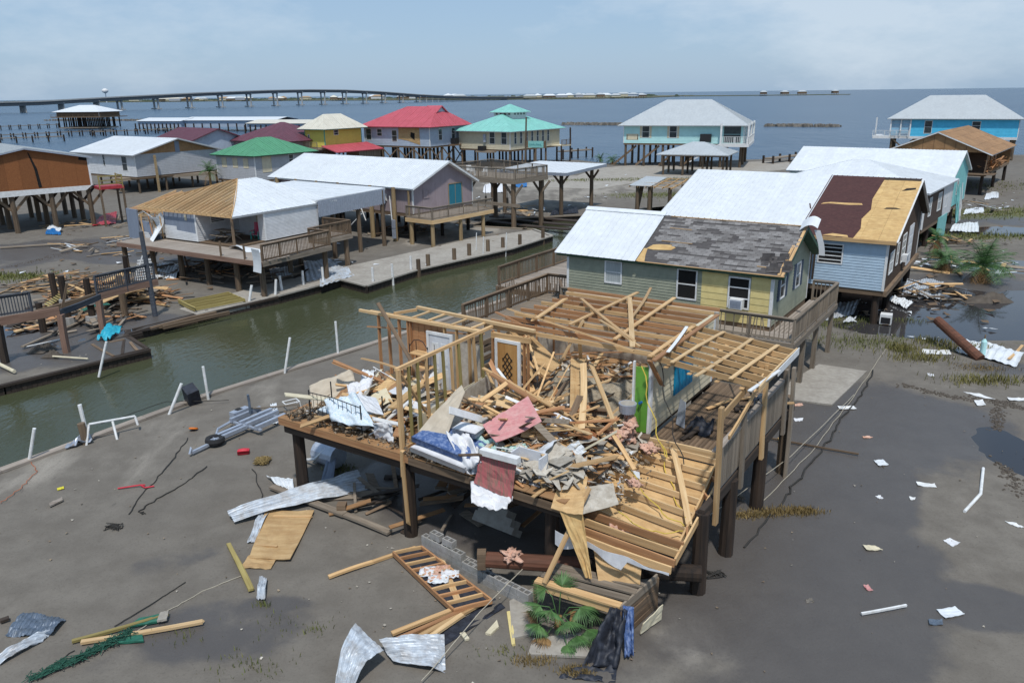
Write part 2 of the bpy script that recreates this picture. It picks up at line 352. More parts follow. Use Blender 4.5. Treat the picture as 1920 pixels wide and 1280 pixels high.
def ac_unit(fr, a, b, par, w=.62, h=.42, d=.42):
    q = MB(); q.plate([(a, b), (a + w, b), (a + w, b + h), (a, b + h)], fr, .02, d); c = q.build('air_conditioner', 'trim_white', par)
    q = MB()
    for k in range(9): y = b + .05 + k * (h - .1) / 9; q.plate([(a + .05, y), (a + w - .05, y), (a + w - .05, y + .022), (a + .05, y + .022)], fr, d, d + .012)
    q.plate([(a + .05, b + .05), (a + w - .05, b + .05), (a + w - .05, b + h - .05), (a + .05, b + h - .05)], fr, d + .001, d + .004); q.build('grille', 'galv', c)
def pile(par, x, y, z0, z1, r=.14, mat='pile_brown', lean=(0, 0), name='pile'):
    q = MB(); q.cyl((x + lean[0], y + lean[1], z0), (x, y, z1), r * 1.06, r * .95, 9, wob=.06); return q.build(name, mat, par)
def railing(par, a, b, zf, h=1.0, mat='wood_grey', gap=.16, pgap=1.9, split=True, missing=0., post=.1, bal=.035, over=.12, posts=True):
    """posts, cap, lower rail and balusters between the deck points a and b"""
    a = V(a[0], a[1], zf); b = V(b[0], b[1], zf); d = b - a; Ln = d.length; e = d / Ln; q = MB()
    npst = max(1, round(Ln / pgap))
    for i in range(npst + 1):
        if not posts: break
        p = a + e * (Ln * i / npst)
        if split: board('post', p - V(0, 0, over * 2), p + V(0, 0, h), post, post, mat, par, warp=.004)
        else: q.beam(p - V(0, 0, over), p + V(0, 0, h), post, post)
    if split:
        board('cap_rail', a + V(0, 0, h + .02), b + V(0, 0, h + .02), .15, .04, mat, par, warp=.002); board('lower_rail', a + V(0, 0, .1), b + V(0, 0, .1), .04, .09, mat, par, warp=.002)
        board('upper_rail', a + V(0, 0, h - .07), b + V(0, 0, h - .07), .036, .09, mat, par, warp=.002)
    else:
        q.beam(a + V(0, 0, h), b + V(0, 0, h), .14, .05); q.beam(a + V(0, 0, .1), b + V(0, 0, .1), .04, .08)
    n = int(Ln / gap); me = boxmesh('baluster', mat, (-.0, -bal / 2, -bal / 2), (h - .06, bal / 2, bal / 2)) if split else None
    for i in range(1, n):
        if rnd.random() < missing: continue
        p = a + e * (Ln * i / n)
        if split:
            sw = e * (rnd.uniform(-.25, .25) if missing and rnd.random() < .4 else rnd.uniform(-.015, .015))
            inst('baluster', me, orient(p + V(0, 0, .03), p + sw + V(0, 0, h)), par)
        else: q.beam(p + V(0, 0, .06), p + V(0, 0, h), bal, bal)
    if not split: q.build('railing', mat, par)
def decking(par, fr, u0, u1, v0, v1, z, along='u', bw=.14, mat='deck_grey', miss=0., split=True, jit=0.):
    """deck boards laid along u or v (house axes), each its own piece"""
    lo, hi = (v0, v1) if along == 'u' else (u0, u1); n = int((hi - lo) / (bw + .006)); q = MB()
    for i in range(n):
        c = lo + (i + .5) * (hi - lo) / n
        if rnd.random() < miss: continue
        e = rnd.uniform(-jit, jit); f = rnd.uniform(-jit, jit)
        if along == 'u': a, b = V(u0 + e, c, z), V(u1 + f, c, z)
        else: a, b = V(c, v0 + e, z), V(c, v1 + f, z)
        if split: board('deck_board', a, b, bw, .035, mat, par, warp=.0)
        else: q.beam(a, b, bw, .035)
    if not split: q.build('deck_boards', mat, par)
def fbm(x, y, s=1., o=3): return noise.fractal(V(x * s, y * s, 3.7), 1.0, 2.0, o)
# ------------------------------------------------------------------ ground, canal, bay
WL = -0.5
NEAR_BANK = [(-42, -12), (-30.4, 6), (-18.06, 25.44), (-13.52, 32.49), (-7.29, 39.97), (2, 52), (10, 63.5), (17.5, 75), (21, 85), (19, 92)]
FAR_BANK = [(15.5, 90), (12.8, 86.2), (7.5, 84.6), (-2.0, 82.6), (-4.2, 78.6), (2.2, 75.9), (3.77, 72.22), (0.1, 66.21), (-7.0, 58.18), (-9.92, 53.2), (-12.09, 55.27), (-15.3, 50.63), (-19.16, 46.1), (-21.46, 42.4), (-18.94, 39.53), (-23.52, 34.37), (-38, 18), (-60, -8)]
SHORE = [(-260, -8), (-260, 40), (-120, 118), (-78, 142), (-50, 156), (0, 160), (13, 158), (18, 149), (52, 155), (75, 160), (135, 152), (260, 118), (260, -30), (-42, -30)]
OUT = NEAR_BANK + FAR_BANK + SHORE
PONDS = [(*(27.90, 45.92, 0)[:2], 9.5, 4.6, -.2, .24), (*(22.60, 41.12, 0)[:2], 4.2, 1.6, -.3, .18), (*(24.60, 48.03, 0)[:2], 3.6, 1.7, .3, .17), (*(36.80, 56.89, 0)[:2], 4.5, 2.2, 0, .17),
         (*(44.98, 72.35, 0)[:2], 6, 2.0, 0, .16), (*(-28.25, 43.89, 0)[:2], 3.2, 1.1, .5, .17), (*(-25.12, 40.24, 0)[:2], 2.6, .5, .6, .13), (*(-22.88, 42.59, 0)[:2], 2.0, .5, .5, .13), (*(18.15, 25.91, 0)[:2], 1.0, 2.6, -.1, .13), (*(-23.40, 36.75, 0)[:2], .9, .35, .6, .12)]
WETS_AND_SHADE = [(*(10.97, 24.84, 0)[:2], 2.6, 7.5, -.42, 1.), (*(7.56, 19.07, 0)[:2], 3.6, 4.8, -.5, 1.), (*(15.23, 28.39, 0)[:2], 3.5, 5, -.3, .7), (*(3.43, 15.09, 0)[:2], 3.0, 1.8, 0, .55), (*(11.72, 17.08, 0)[:2], 1.6, .9, 0, .9), (*(-1.07, 22.21, 0)[:2], 5.5, 2.5, -.55, .7), (*(20.52, 34.34, 0)[:2], 4, 1.8, .2, .5),  # wet sand; the blob under the wreck paints the shade below its floor
        (*(-39.51, 68.12, 0)[:2], 16, 6, .3, .75), (*(-31.30, 65.24, 0)[:2], 8, 3, -.5, .7), (*(-24.19, 41.15, 0)[:2], 5.5, 4.5, .8, 1.), (*(-7.17, 16.62, 0)[:2], 2.8, 1.2, .1, .5), (*(26.22, 47.95, 0)[:2], 11, 6, .3, .8), (*(-9.59, 19.72, 0)[:2], 1.6, .7, .5, .35), (*(45.62, 76.03, 0)[:2], 14, 7, 0, .5), (*(-9.61, 15.69, 0)[:2], 2.0, .8, .5, .3), (*(-6.15, 17.67, 0)[:2], .9, .5, 0, .6)]
DRY = [(*(4.28, 16.19, 0)[:2], 1.2, 1.4, 0, .5), (*(12.62, 21.23, 0)[:2], 2.2, 4, -.4, .3), (*(-14.05, 29.30, 0)[:2], 6, 4, .9, .35), (*(10.95, 115.28, 0)[:2], 16, 14, 0, .55), (*(1.41, 91.20, 0)[:2], 6, 14, -.6, .5), (*(-5.34, 73.76, 0)[:2], 7, 3, .8, .6)]
GRN = [(*(15.34, 119.87, 0)[:2], 18, 2.2, -.1, 1.), (*(19.17, 101.89, 0)[:2], 6, 3, -.2, .9), (*(49.50, 82.80, 0)[:2], 13, 4, .1, .95), (*(41.40, 70.31, 0)[:2], 10, 2.5, .1, .9), (*(18.80, 39.34, 0)[:2], 3.0, 1.2, .3, .6), (*(-37.27, 57.56, 0)[:2], 3.5, 1.3, .1, .9), (*(18.18, 43.44, 0)[:2], 3.4, 1.2, .4, .7), (*(25.81, 39.05, 0)[:2], 2, .8, 0, .5), (*(3.57, 123.63, 0)[:2], 8, 2, 0, .5)]
def blob(x, y, lst):
    r = 0.
    for cx, cy, rx, ry, a, s in lst:
        dx, dy = x - cx, y - cy; c, sn = math.cos(a), math.sin(a); q = ((dx * c + dy * sn) / rx) ** 2 + ((-dx * sn + dy * c) / ry) ** 2
        if q < 2.2: r = max(r, s * max(0., min(1., (2.0 - q) / 1.6)))
    return r
def gz(x, y):
    z = .035 * fbm(x, y, .35) + .02 * fbm(x, y, 1.3, 2) if y < 110 else .05 * fbm(x, y, .2)
    for cx, cy, rx, ry, a, s in PONDS:
        dx, dy = x - cx, y - cy; c, sn = math.cos(a), math.sin(a); q = ((dx * c + dy * sn) / rx) ** 2 + ((-dx * sn + dy * c) / ry) ** 2
        q += .45 * fbm(x, y, .45, 4)
        if q < 1.5: z -= s * min(1., (1.5 - q) / .9)
    return z
def inside(x, y, poly):
    r = False; n = len(poly)
    for i in range(n):
        (x0, y0), (x1, y1) = poly[i], poly[i - 1]
        if (y0 > y) != (y1 > y) and x < (x1 - x0) * (y - y0) / (y1 - y0) + x0: r = not r
    return r
pts = [V(p[0], p[1]) for p in OUT]; nb = len(pts)
def sow(x0, x1, y0, y1, s, hole=None):
    for j in range(int((y1 - y0) / s) + 1):
        for i in range(int((x1 - x0) / s) + 1):
            x = x0 + i * s + rnd.uniform(-.3, .3) * s; y = y0 + j * s + rnd.uniform(-.3, .3) * s
            if hole and hole[0] < x < hole[1] and hole[2] < y < hole[3]: continue
            if inside(x, y, OUT): pts.append(V(x, y))
sow(-22, 30, 9, 48, .55); sow(-60, 62, 4, 90, 1.3, (-22, 30, 9, 48)); sow(-250, 250, -25, 158, 7., (-60, 62, 4, 90))
ov, oe, of = delaunay_2d_cdt(pts, [(i, (i + 1) % nb) for i in range(nb)], [], 1, 1e-4)[:3]
gm = bpy.data.meshes.new('ground'); gm.from_pydata([(p.x, p.y, gz(p.x, p.y)) for p in ov], [], [tuple(f) for f in of])
for p in gm.polygons: p.use_smooth = True
for an, lst in (('wet', WETS_AND_SHADE), ('dry', DRY), ('green', GRN)):
    at_ = gm.attributes.new(an, 'FLOAT', 'POINT'); at_.data.foreach_set('value', [blob(p.x, p.y, lst) for p in ov])
if sum(p.normal.z for p in gm.polygons) < 0: gm.flip_normals()
ground = bpy.data.objects.new('ground', gm); COL.objects.link(ground); tag(ground, 'grey storm-washed sand and mud between the stilt houses', kind='structure')
def sand_material():
    m = bpy.data.materials.new('sand'); m.use_nodes = True; t = m.node_tree; b = t.nodes['Principled BSDF']; lk = t.links.new; N = t.nodes.new
    pos = N('ShaderNodeNewGeometry').outputs['Position']
    def nz(s, d=6, r=.6, st=(1, 1, 1)):
        mp_ = N('ShaderNodeMapping'); mp_.inputs['Scale'].default_value = st; lk(pos, mp_.inputs[0]); n = N('ShaderNodeTexNoise'); n.inputs['Scale'].default_value = s; n.inputs['Detail'].default_value = d; n.inputs['Roughness'].default_value = r; lk(mp_.outputs[0], n.inputs['Vector']); return n.outputs['Fac']
    def att(n): a = N('ShaderNodeAttribute'); a.attribute_name = n; return a.outputs['Fac']
    def mth(op, a, b_, c=None):
        q = N('ShaderNodeMath'); q.operation = op; q.use_clamp = False
        for i, x in enumerate((a, b_, c)):
            if x is None: continue
            if isinstance(x, (int, float)): q.inputs[i].default_value = x
            else: lk(x, q.inputs[i])
        return q.outputs[0]
    def ramp(x, lo, hi, a=0., b_=1.):
        q = N('ShaderNodeMapRange'); q.interpolation_type = 'SMOOTHSTEP'; lk(x, q.inputs[0]); q.inputs[1].default_value = lo; q.inputs[2].default_value = hi; q.inputs[3].default_value = a; q.inputs[4].default_value = b_; return q.outputs[0]
    def mix(f, a, b_):
        q = N('ShaderNodeMix'); q.data_type = 'RGBA'
        if isinstance(f, (int, float)): q.inputs[0].default_value = f
        else: lk(f, q.inputs[0])
        for i, x in ((6, a), (7, b_)):
            if isinstance(x, tuple): q.inputs[i].default_value = (*x, 1)
            else: lk(x, q.inputs[i])
        return q.outputs[2]
    n_big = nz(.16, 7, .62); n_mid = nz(.9, 7, .65); n_fine = nz(14, 5, .7); n_str = nz(.5, 6, .6, (1, .35, 1))
    wet = ramp(mth('ADD', att('wet'), mth('MULTIPLY', mth('SUBTRACT', n_big, .5), 1.7)), .34, .60)
    dry = ramp(mth('ADD', att('dry'), mth('MULTIPLY', mth('SUBTRACT', n_str, .5), 1.5)), .28, .75)
    grn = ramp(mth('ADD', att('green'), mth('MULTIPLY', mth('SUBTRACT', n_mid, .5), 1.6)), .52, .86)
    c = mix(ramp(n_mid, .32, .68), (.182, .164, .139), (.134, .119, .100))
    c = mix(ramp(n_big, .3, .7), c, mix(.5, c, (.118, .104, .088)))
    c = mix(mth('MULTIPLY', dry, .75), c, (.34, .31, .265))
    c = mix(mth('MULTIPLY', ramp(n_fine, .5, .72), .5), c, (.082, .072, .061))
    c = mix(mth('MULTIPLY', wet, .7), c, (.066, .060, .059))  # wet sand, and the painted shade under the wreck
    c = mix(mth('MULTIPLY', grn, .75), c, (.115, .115, .04))
    # silt ripples left by the falling water: thin dark streaks
    st = ramp(nz(3.2, 8, .7, (1, .28, 1)), .60, .72); c = mix(mth('MULTIPLY', mth('MULTIPLY', st, ramp(n_str, .46, .58)), .6), c, (.07, .062, .056))
    lk(c, b.inputs['Base Color']); lk(mth('SUBTRACT', .92, mth('MULTIPLY', wet, .50)), b.inputs['Roughness']); b.inputs['Specular IOR Level'].default_value = .35
    bp = N('ShaderNodeBump'); bp.inputs['Strength'].default_value = .55; bp.inputs['Distance'].default_value = .05; lk(mth('ADD', mth('MULTIPLY', n_mid, 1.2), mth('MULTIPLY', n_fine, .35)), bp.inputs['Height']); lk(bp.outputs[0], b.inputs['Normal'])
    return m
gm.materials.append(sand_material())
def water_material(name, col, col2, rough, layers, strength, dist, scale=.06):
    m = bpy.data.materials.new(name); m.use_nodes = True; t = m.node_tree; b = t.nodes['Principled BSDF']; lk = t.links.new; N = t.nodes.new
    pos = N('ShaderNodeNewGeometry').outputs['Position']; h = None
    for s, st, w in layers:
        mp_ = N('ShaderNodeMapping'); mp_.inputs['Scale'].default_value = st; mp_.inputs['Rotation'].default_value = (0, 0, .5); lk(pos, mp_.inputs[0]); n = N('ShaderNodeTexNoise'); n.inputs['Scale'].default_value = s; n.inputs['Detail'].default_value = 4; lk(mp_.outputs[0], n.inputs['Vector'])
        q = N('ShaderNodeMath'); q.operation = 'MULTIPLY'; q.inputs[1].default_value = w; lk(n.outputs['Fac'], q.inputs[0])
        if h is None: h = q.outputs[0]
        else: a = N('ShaderNodeMath'); lk(h, a.inputs[0]); lk(q.outputs[0], a.inputs[1]); h = a.outputs[0]
    bp = N('ShaderNodeBump'); bp.inputs['Strength'].default_value = strength; bp.inputs['Distance'].default_value = dist; lk(h, bp.inputs['Height']); lk(bp.outputs[0], b.inputs['Normal'])
    n = N('ShaderNodeTexNoise'); n.inputs['Scale'].default_value = scale; n.inputs['Detail'].default_value = 5; lk(pos, n.inputs['Vector']); rp = N('ShaderNodeValToRGB'); rp.color_ramp.elements[0].position = .35; rp.color_ramp.elements[1].position = .65
    rp.color_ramp.elements[0].color = (*col, 1); rp.color_ramp.elements[1].color = (*col2, 1); lk(n.outputs['Fac'], rp.inputs[0]); lk(rp.outputs[0], b.inputs['Base Color'])
    b.inputs['Roughness'].default_value = rough; b.inputs['IOR'].default_value = 1.33; b.inputs['Specular IOR Level'].default_value = .22 if 'sea' in name else .5
    MATS[name] = m; return m
water_material('canal_water', (.046, .053, .027), (.060, .066, .037), .04, [(3.6, (1, .42, 1), 1.), (10., (1, .5, 1), .3), (.6, (1, 1, 1), .9)], .6, .05)
water_material('sea_water', (.030, .066, .115), (.050, .090, .140), .25, [(.9, (1, .3, 1), 1.), (.15, (1, .35, 1), 2.5), (3, (1, .4, 1), .25)], .8, .55, .012)
water_material('pond_water', (.03, .03, .034), (.045, .042, .042), .03, [(1.2, (1, 1, 1), .3), (7, (1, 1, 1), .1)], .15, .03)
q = MB(); q.add([(-12000, -400, WL - .12), (12000, -400, WL - .12), (12000, 12000, WL - .12), (-12000, 12000, WL - .12)], [(0, 1, 2, 3)]); tag(q.build('bay_water', 'sea_water'), 'blue-grey choppy bay reaching to the horizon', kind='structure')
cw = [(x, y) for x, y in NEAR_BANK] + [(x, y) for x, y in FAR_BANK]
q = MB(); q.v = [(x, y, WL) for x, y in cw]; q.f = [tuple(range(len(cw)))]; o = q.build('canal_water', 'canal_water'); tag(o, 'dark green rippled water of the narrow boat canal', kind='structure')
if o.data.polygons[0].normal.z < 0: o.data.flip_normals()
for i, (cx, cy, rx, ry, a, s) in enumerate(PONDS):
    q = MB(); n = 36; zz = -.055
    q.v = [(cx + math.cos(a) * rx * 1.5 * math.cos(k) - math.sin(a) * ry * 1.5 * math.sin(k), cy + math.sin(a) * rx * 1.5 * math.cos(k) + math.cos(a) * ry * 1.5 * math.sin(k), zz - .0015 * i) for k in (2 * math.pi * j / n for j in range(n))]
    q.f = [tuple(range(n))]; tag(q.build('puddle_water', 'pond_water'), 'still shallow floodwater lying on the mud', kind='structure')
# bank walls
def bank_wall(name, label, line, mat, top, w, zt, capmat, sk=.22):
    t = thing(name, label, 'bulkhead', (*line[0], 0)); off = V(-line[0][0], -line[0][1], 0); n = len(line)
    for i in range(n - 1):
        a = V(*line[i], 0) + off; b = V(*line[i + 1], 0) + off; Ln = (b - a).length; m = max(1, int(Ln / 2.6)); q = MB(); d = (b - a).normalized(); nn = V(-d.y, d.x, 0)
        k = 0; s = 0.
        while s < Ln - .05:                      # upright sheet boards of the wall
            e = min(Ln, s + sk); q.beam(a + d * s + V(0, 0, -.75) + nn * (.012 * (k % 2)), a + d * s + V(0, 0, zt - .02) + nn * (.012 * (k % 2)), e - s - .012, .07, up=nn); s = e; k += 1
        q.v = [(p[0], p[1], p[2]) for p in q.v]; tag(q.build('wall_boards', mat, t), kind='stuff')
        for j in range(m):
            p0 = a + d * (Ln * j / m + .006); p1 = a + d * (Ln * (j + 1) / m - .006)
            o = board('cap_board', p0 + V(0, 0, zt), p1 + V(0, 0, zt), w, top, capmat, t, warp=.002)
    return t
bank_wall('canal_bulkhead', 'pale timber-capped bulkhead edging the sand beside the wrecked house', NEAR_BANK[1:7], 'wood_dark', .09, .34, .06, 'deck_grey')
bank_wall('canal_bulkhead', 'dark bulkhead below the lavender house and its white pipes', FAR_BANK[5:12], 'wood_dark', .10, .30, .05, 'concrete')
bank_wall('canal_bulkhead', 'rotten black bulkhead along the broken dock on the left', FAR_BANK[11:17], 'wood_dark', .12, .26, -.05, 'wood_dark')
bank_wall('canal_bulkhead', 'bulkhead round the boat slip under the raised deck', FAR_BANK[0:6], 'wood_dark', .10, .35, .05, 'wood_grey')
# concrete pads
def pad(name, label, pts_, z, mat='concrete'):
    c = sum((V(*p[:2]) for p in pts_), V(0, 0)) / len(pts_); q = MB(); k = len(pts_)
    lo = [(p[0], p[1], -.3) for p in pts_]; hi = [(p[0], p[1], z) for p in pts_]
    q.add(lo + hi, [tuple(range(k, 2 * k))] + [(i, (i + 1) % k, k + (i + 1) % k, k + i) for i in range(k)]); o = q.build(name, mat); tag(o, label, kind='structure')
    if o.data.polygons[0].normal.z < 0: o.data.flip_normals()
pad('pavement', 'concrete walk along the canal below the white and lavender houses', [(-18.9, 46.2), (-15.1, 50.9), (-12.0, 55.6), (-9.9, 53.45), (-6.9, 58.45), (-0.1, 66.4), (3.45, 72.2), (2.0, 75.6), (-4.2, 70.5), (-9.5, 63.5), (-14, 58), (-18, 52.5), (-20.5, 47.6)], .055)
pad('pavement', 'concrete apron under the pale aqua stilt house', [(9.76, 124.48, 0), (27.40, 120.72, 0), (45.87, 133.01, 0), (51.39, 149.41, 0), (21.14, 143.61, 0), (15.01, 139.23, 0)], .06)
pad('pavement', 'concrete slab beside the deck of the green and yellow house', [(10.88, 31.65, 0), (13.15, 34.25, 0), (14.57, 35.77, 0), (16.40, 34.71, 0), (13.22, 30.66, 0)], .05)
pad('pavement', 'concrete road between the raised deck and the sandy lot', [(9.95, 126.94, 0), (26.16, 122.45, 0), (16.95, 114.59, 0), (11.76, 108.57, 0), (0.27, 113.07, 0), (-4.35, 117.04, 0)], .035)

# ------------------------------------------------------------------ far shore, bridge, bay things
def far_strip(name, label, pts, z, mat):
    q = MB(); k = len(pts); q.add([(x, y, WL - .4) for x, y in pts] + [(x, y, z) for x, y in pts], [tuple(range(k, 2 * k))] + [(i, (i + 1) % k, k + (i + 1) % k, k + i) for i in range(k)]); o = q.build(name, mat)
    if o.data.polygons[0].normal.z < 0: o.data.flip_normals()
    return tag(o, label, kind='structure')
far_strip('far_shore', 'low sandy island shore across the bay', [(-2600, 2900), (-1500, 2750), (-700, 2380), (-250, 1930), (-40, 1720), (160, 1660), (300, 1760), (420, 2050), (520, 2350), (200, 2600), (-900, 3400), (-2600, 4200)], 1.2, 'far_land')
far_strip('far_shore', 'thin sand spit far out in the bay', [(430, 2050), (700, 1940), (800, 1950), (790, 1985), (640, 2040), (470, 2230)], .9, 'far_land')
# scrub on the far shore, a dark mass nobody could count
q = MB()
for k in range(900):
    t = rnd.random(); x = -2500 + 2900 * t; y = 2850 - 1050 * max(0, t - .3) * 1.35 + rnd.uniform(60, 700); s = rnd.uniform(3, 9)
    q.cyl((x, y, .8), (x, y, .8 + s * .6), s * rnd.uniform(.8, 2.2), s * .4, 5, wob=.3)
tag(q.build('far_scrub', 'far_tree'), 'low dark scrub along the far island', 'scrub', kind='stuff')
def far_house(x, y, w, d, h, th, rmat='roof_white', bmat='side_buff', lab='white-roofed camp on the far island across the bay'):
    t = thing('far_house', lab, 'house', (x, y, 0), R(th), 'houses on the far island'); zf = rnd.uniform(2.5, 3.6)
    q = MB(); q.box((-w / 2, -d / 2, zf), (w / 2, d / 2, zf + h)); q.build('wall', bmat, t)
    q = MB(); e = .9; z0 = zf + h - .05; z1 = z0 + d * .27; q.add([(-w / 2 - e, -d / 2 - e, z0), (w / 2 + e, -d / 2 - e, z0), (w / 2 + e, d / 2 + e, z0), (-w / 2 - e, d / 2 + e, z0), (-w / 2 + d * .45, 0, z1), (w / 2 - d * .45, 0, z1)], [(0, 1, 5, 4), (1, 2, 5), (2, 3, 4, 5), (3, 0, 4), (3, 2, 1, 0)]); q.build('roof', rmat, t)
    me = boxmesh('pile', 'pile_brown', (-.25, -.25, 0), (.25, .25, zf))
    for i in range(4):
        for j in (0, 1): inst('pile', me, Matrix.Translation((-w / 2 + .4 + i * (w - .8) / 3, (-d / 2 + .4) if j == 0 else d / 2 - .4, 0)), t)
for fx, fy in ((43, 1700), (59, 1720), (83, 1705), (107, 1690), (124, 1720), (141, 1690), (155, 1740), (165, 1700), (188, 1720), (204, 1760), (216, 1690), (236, 1720), (254, 1700), (273, 1720)):
    far_house(fx, fy, rnd.uniform(14, 26), rnd.uniform(11, 15), rnd.uniform(3.2, 5.5), rnd.uniform(-40, 20), rnd.choice(['roof_white', 'roof_white', 'roof_grey']), rnd.choice(['side_buff', 'side_grey', 'wood_brown', 'side_white']))
for k in range(34):
    t = rnd.random(); x = -1150 + 1050 * t; y = 2520 - 800 * t + rnd.uniform(30, 330)
    far_house(x, y, rnd.uniform(16, 34), rnd.uniform(12, 18), rnd.uniform(3.5, 6), rnd.uniform(-40, 20), rnd.choice(['roof_white', 'roof_grey', 'roof_cream', 'roof_brown']), rnd.choice(['side_buff', 'side_grey', 'wood_brown', 'side_white']))
for fx, fy, w, wl in ((602, 1970, 16, 'leftmost of four'), (657, 1985, 17, 'second from the left'), (693, 1970, 20, 'third from the left, the largest'), (767, 1960, 13, 'rightmost of four')):
    far_house(fx, fy, w, 12, 5, rnd.uniform(-20, 20), 'roof_grey', 'wood_brown', 'stilt camp on the thin sand spit far out, ' + wl)
# bridge
BP = [(-760, 370, 6.5), (-600, 655, 7.5), (-487, 857, 9.6), (-440, 941, 13.2), (-383, 1043, 17.0), (-327, 1143, 19.6), (-290, 1210, 20.2), (-254, 1275, 19.6), (-212, 1350, 16.8), (-161, 1441, 11.6), (-110, 1530, 7.8), (-40, 1655, 5.2), (60, 1830, 4.4), (120, 1940, 4)]
def bpt(s):
    s = max(0, min(len(BP) - 1.001, s)); i = int(s); f = s - i; return V(BP[i]).lerp(V(BP[i + 1]), f)
br = thing('causeway_bridge', 'long concrete highway bridge humped over the bay channel', 'bridge', (-290, 1210, 0)); bo = V(290, -1210, 0)
dirv = V(.488, .873, 0); sid = V(.873, -.488, 0); q = MB(); q2 = MB(); N = 78
for i in range(N):
    a = bpt(i * 13 / N) + bo; b = bpt((i + 1) * 13 / N) + bo
    q.beam(a - V(0, 0, .2), b - V(0, 0, .2), 12.5, .5); q.beam(a - V(0, 0, 1.9), b - V(0, 0, 1.9), 10.5, 2.9)
    for s in (-1, 1): q2.beam(a + sid * 6.2 * s + V(0, 0, .55), b + sid * 6.2 * s + V(0, 0, .55), .4, 1.0)
q.build('deck', 'bridge_deck', br); q2.build('parapet', 'bridge', br)
for k in range(13):
    c = V(-440.6, 941.6, 0).lerp(V(-158, 1446, 0), k / 12); zt = min((bpt(s * .02) for s in range(650)), key=lambda p: (p.x - c.x) ** 2 + (p.y - c.y) ** 2).z - 2.0
    c = c + bo; q = MB(); q.beam(c + V(0, 0, WL + .2) - sid * 6.5, c + V(0, 0, WL + .2) + sid * 6.5, 5, 1.8)
    for s in (-1, 1): q.beam(c + sid * 3.6 * s + V(0, 0, .8), c + sid * 3.6 * s + V(0, 0, zt - 1), 1.9, 1.7)
    q.beam(c + V(0, 0, zt - .6) - sid * 6, c + V(0, 0, zt - .6) + sid * 6, 2, 1.3); q.beam(c + V(0, 0, zt - 2.2) - sid * 5.0, c + V(0, 0, zt - .9) - sid * 2.2, 1.8, 1.0); q.beam(c + V(0, 0, zt - 2.2) + sid * 5.0, c + V(0, 0, zt - .9) + sid * 2.2, 1.8, 1.0)
    q.beam(c + V(0, 0, zt - 1.6) - sid * 3, c + V(0, 0, zt - 1.6) + sid * 3, 1.6, .9)
    q.build('pier', 'bridge', br)
for k in range(44):
    s = k / 43; left = k < 14
    c = (V(-440, 941, 0) + V(-48, -84, 0) * (k + .7) * .42) if left else (V(-158, 1446, 0) + V(9, 16.5, 0) * (k - 13) * 1.0)
    zt = min((bpt(s_ * .02) for s_ in range(650)), key=lambda p: (p.x - c.x) ** 2 + (p.y - c.y) ** 2).z - 2.0; c = c + bo; q = MB()
    q.beam(c + V(0, 0, zt - .3) - sid * 6, c + V(0, 0, zt - .3) + sid * 6, 1.4, 1.1)
    for j in range(5): q.beam(c + sid * (j - 2) * 2.6 + V(0, 0, -1), c + sid * (j - 2) * 2.2 + V(0, 0, zt - .5), .95, .95)
    q.build('trestle_bent', 'bridge', br)
wt = thing('water_tower', 'small white water tower beyond the bridge', 'water tower', (-1207, 2500, 0)); q = MB(); q.cyl((0, 0, 0), (0, 0, 28), 1.6, 1.3, 8); q.build('column', 'side_white', wt)
q = MB()
for z0, z1, r0, r1 in ((26, 30, 2, 8.5), (30, 34, 8.5, 9.6), (34, 38, 9.6, 7.5), (38, 40.5, 7.5, 1.5)): q.cyl((0, 0, z0), (0, 0, z1), r0, r1, 14, False)
q.build('tank', 'trim_white', wt)
# rock breakwaters
for lab, a, b, n in (('rock breakwater off the pale aqua house', (97.74, 311.10, -0.4), (118.91, 299.33, -0.4), 260), ('rock breakwater between the cream and aqua houses', (24.39, 352.13, -0.4), (46.27, 338.84, -0.4), 240), ('rock breakwater behind the far-left stilt camp', (-292.96, 522.70, -0.4), (-221.15, 495.17, -0.4), 200)):
    q = MB(); a = V(a); b = V(b)
    for k in range(n):
        p = a.lerp(b, rnd.random()) + V(rnd.gauss(0, 1.2), rnd.gauss(0, 1.2), 0); r = rnd.uniform(.35, .95); q.cyl(p + V(0, 0, -.5), p + V(rnd.uniform(-.3, .3), rnd.uniform(-.3, .3), r * .9), r, r * .45, 6, wob=.3)
    tag(q.build('rock_breakwater', 'rock'), lab, 'breakwater', kind='stuff')
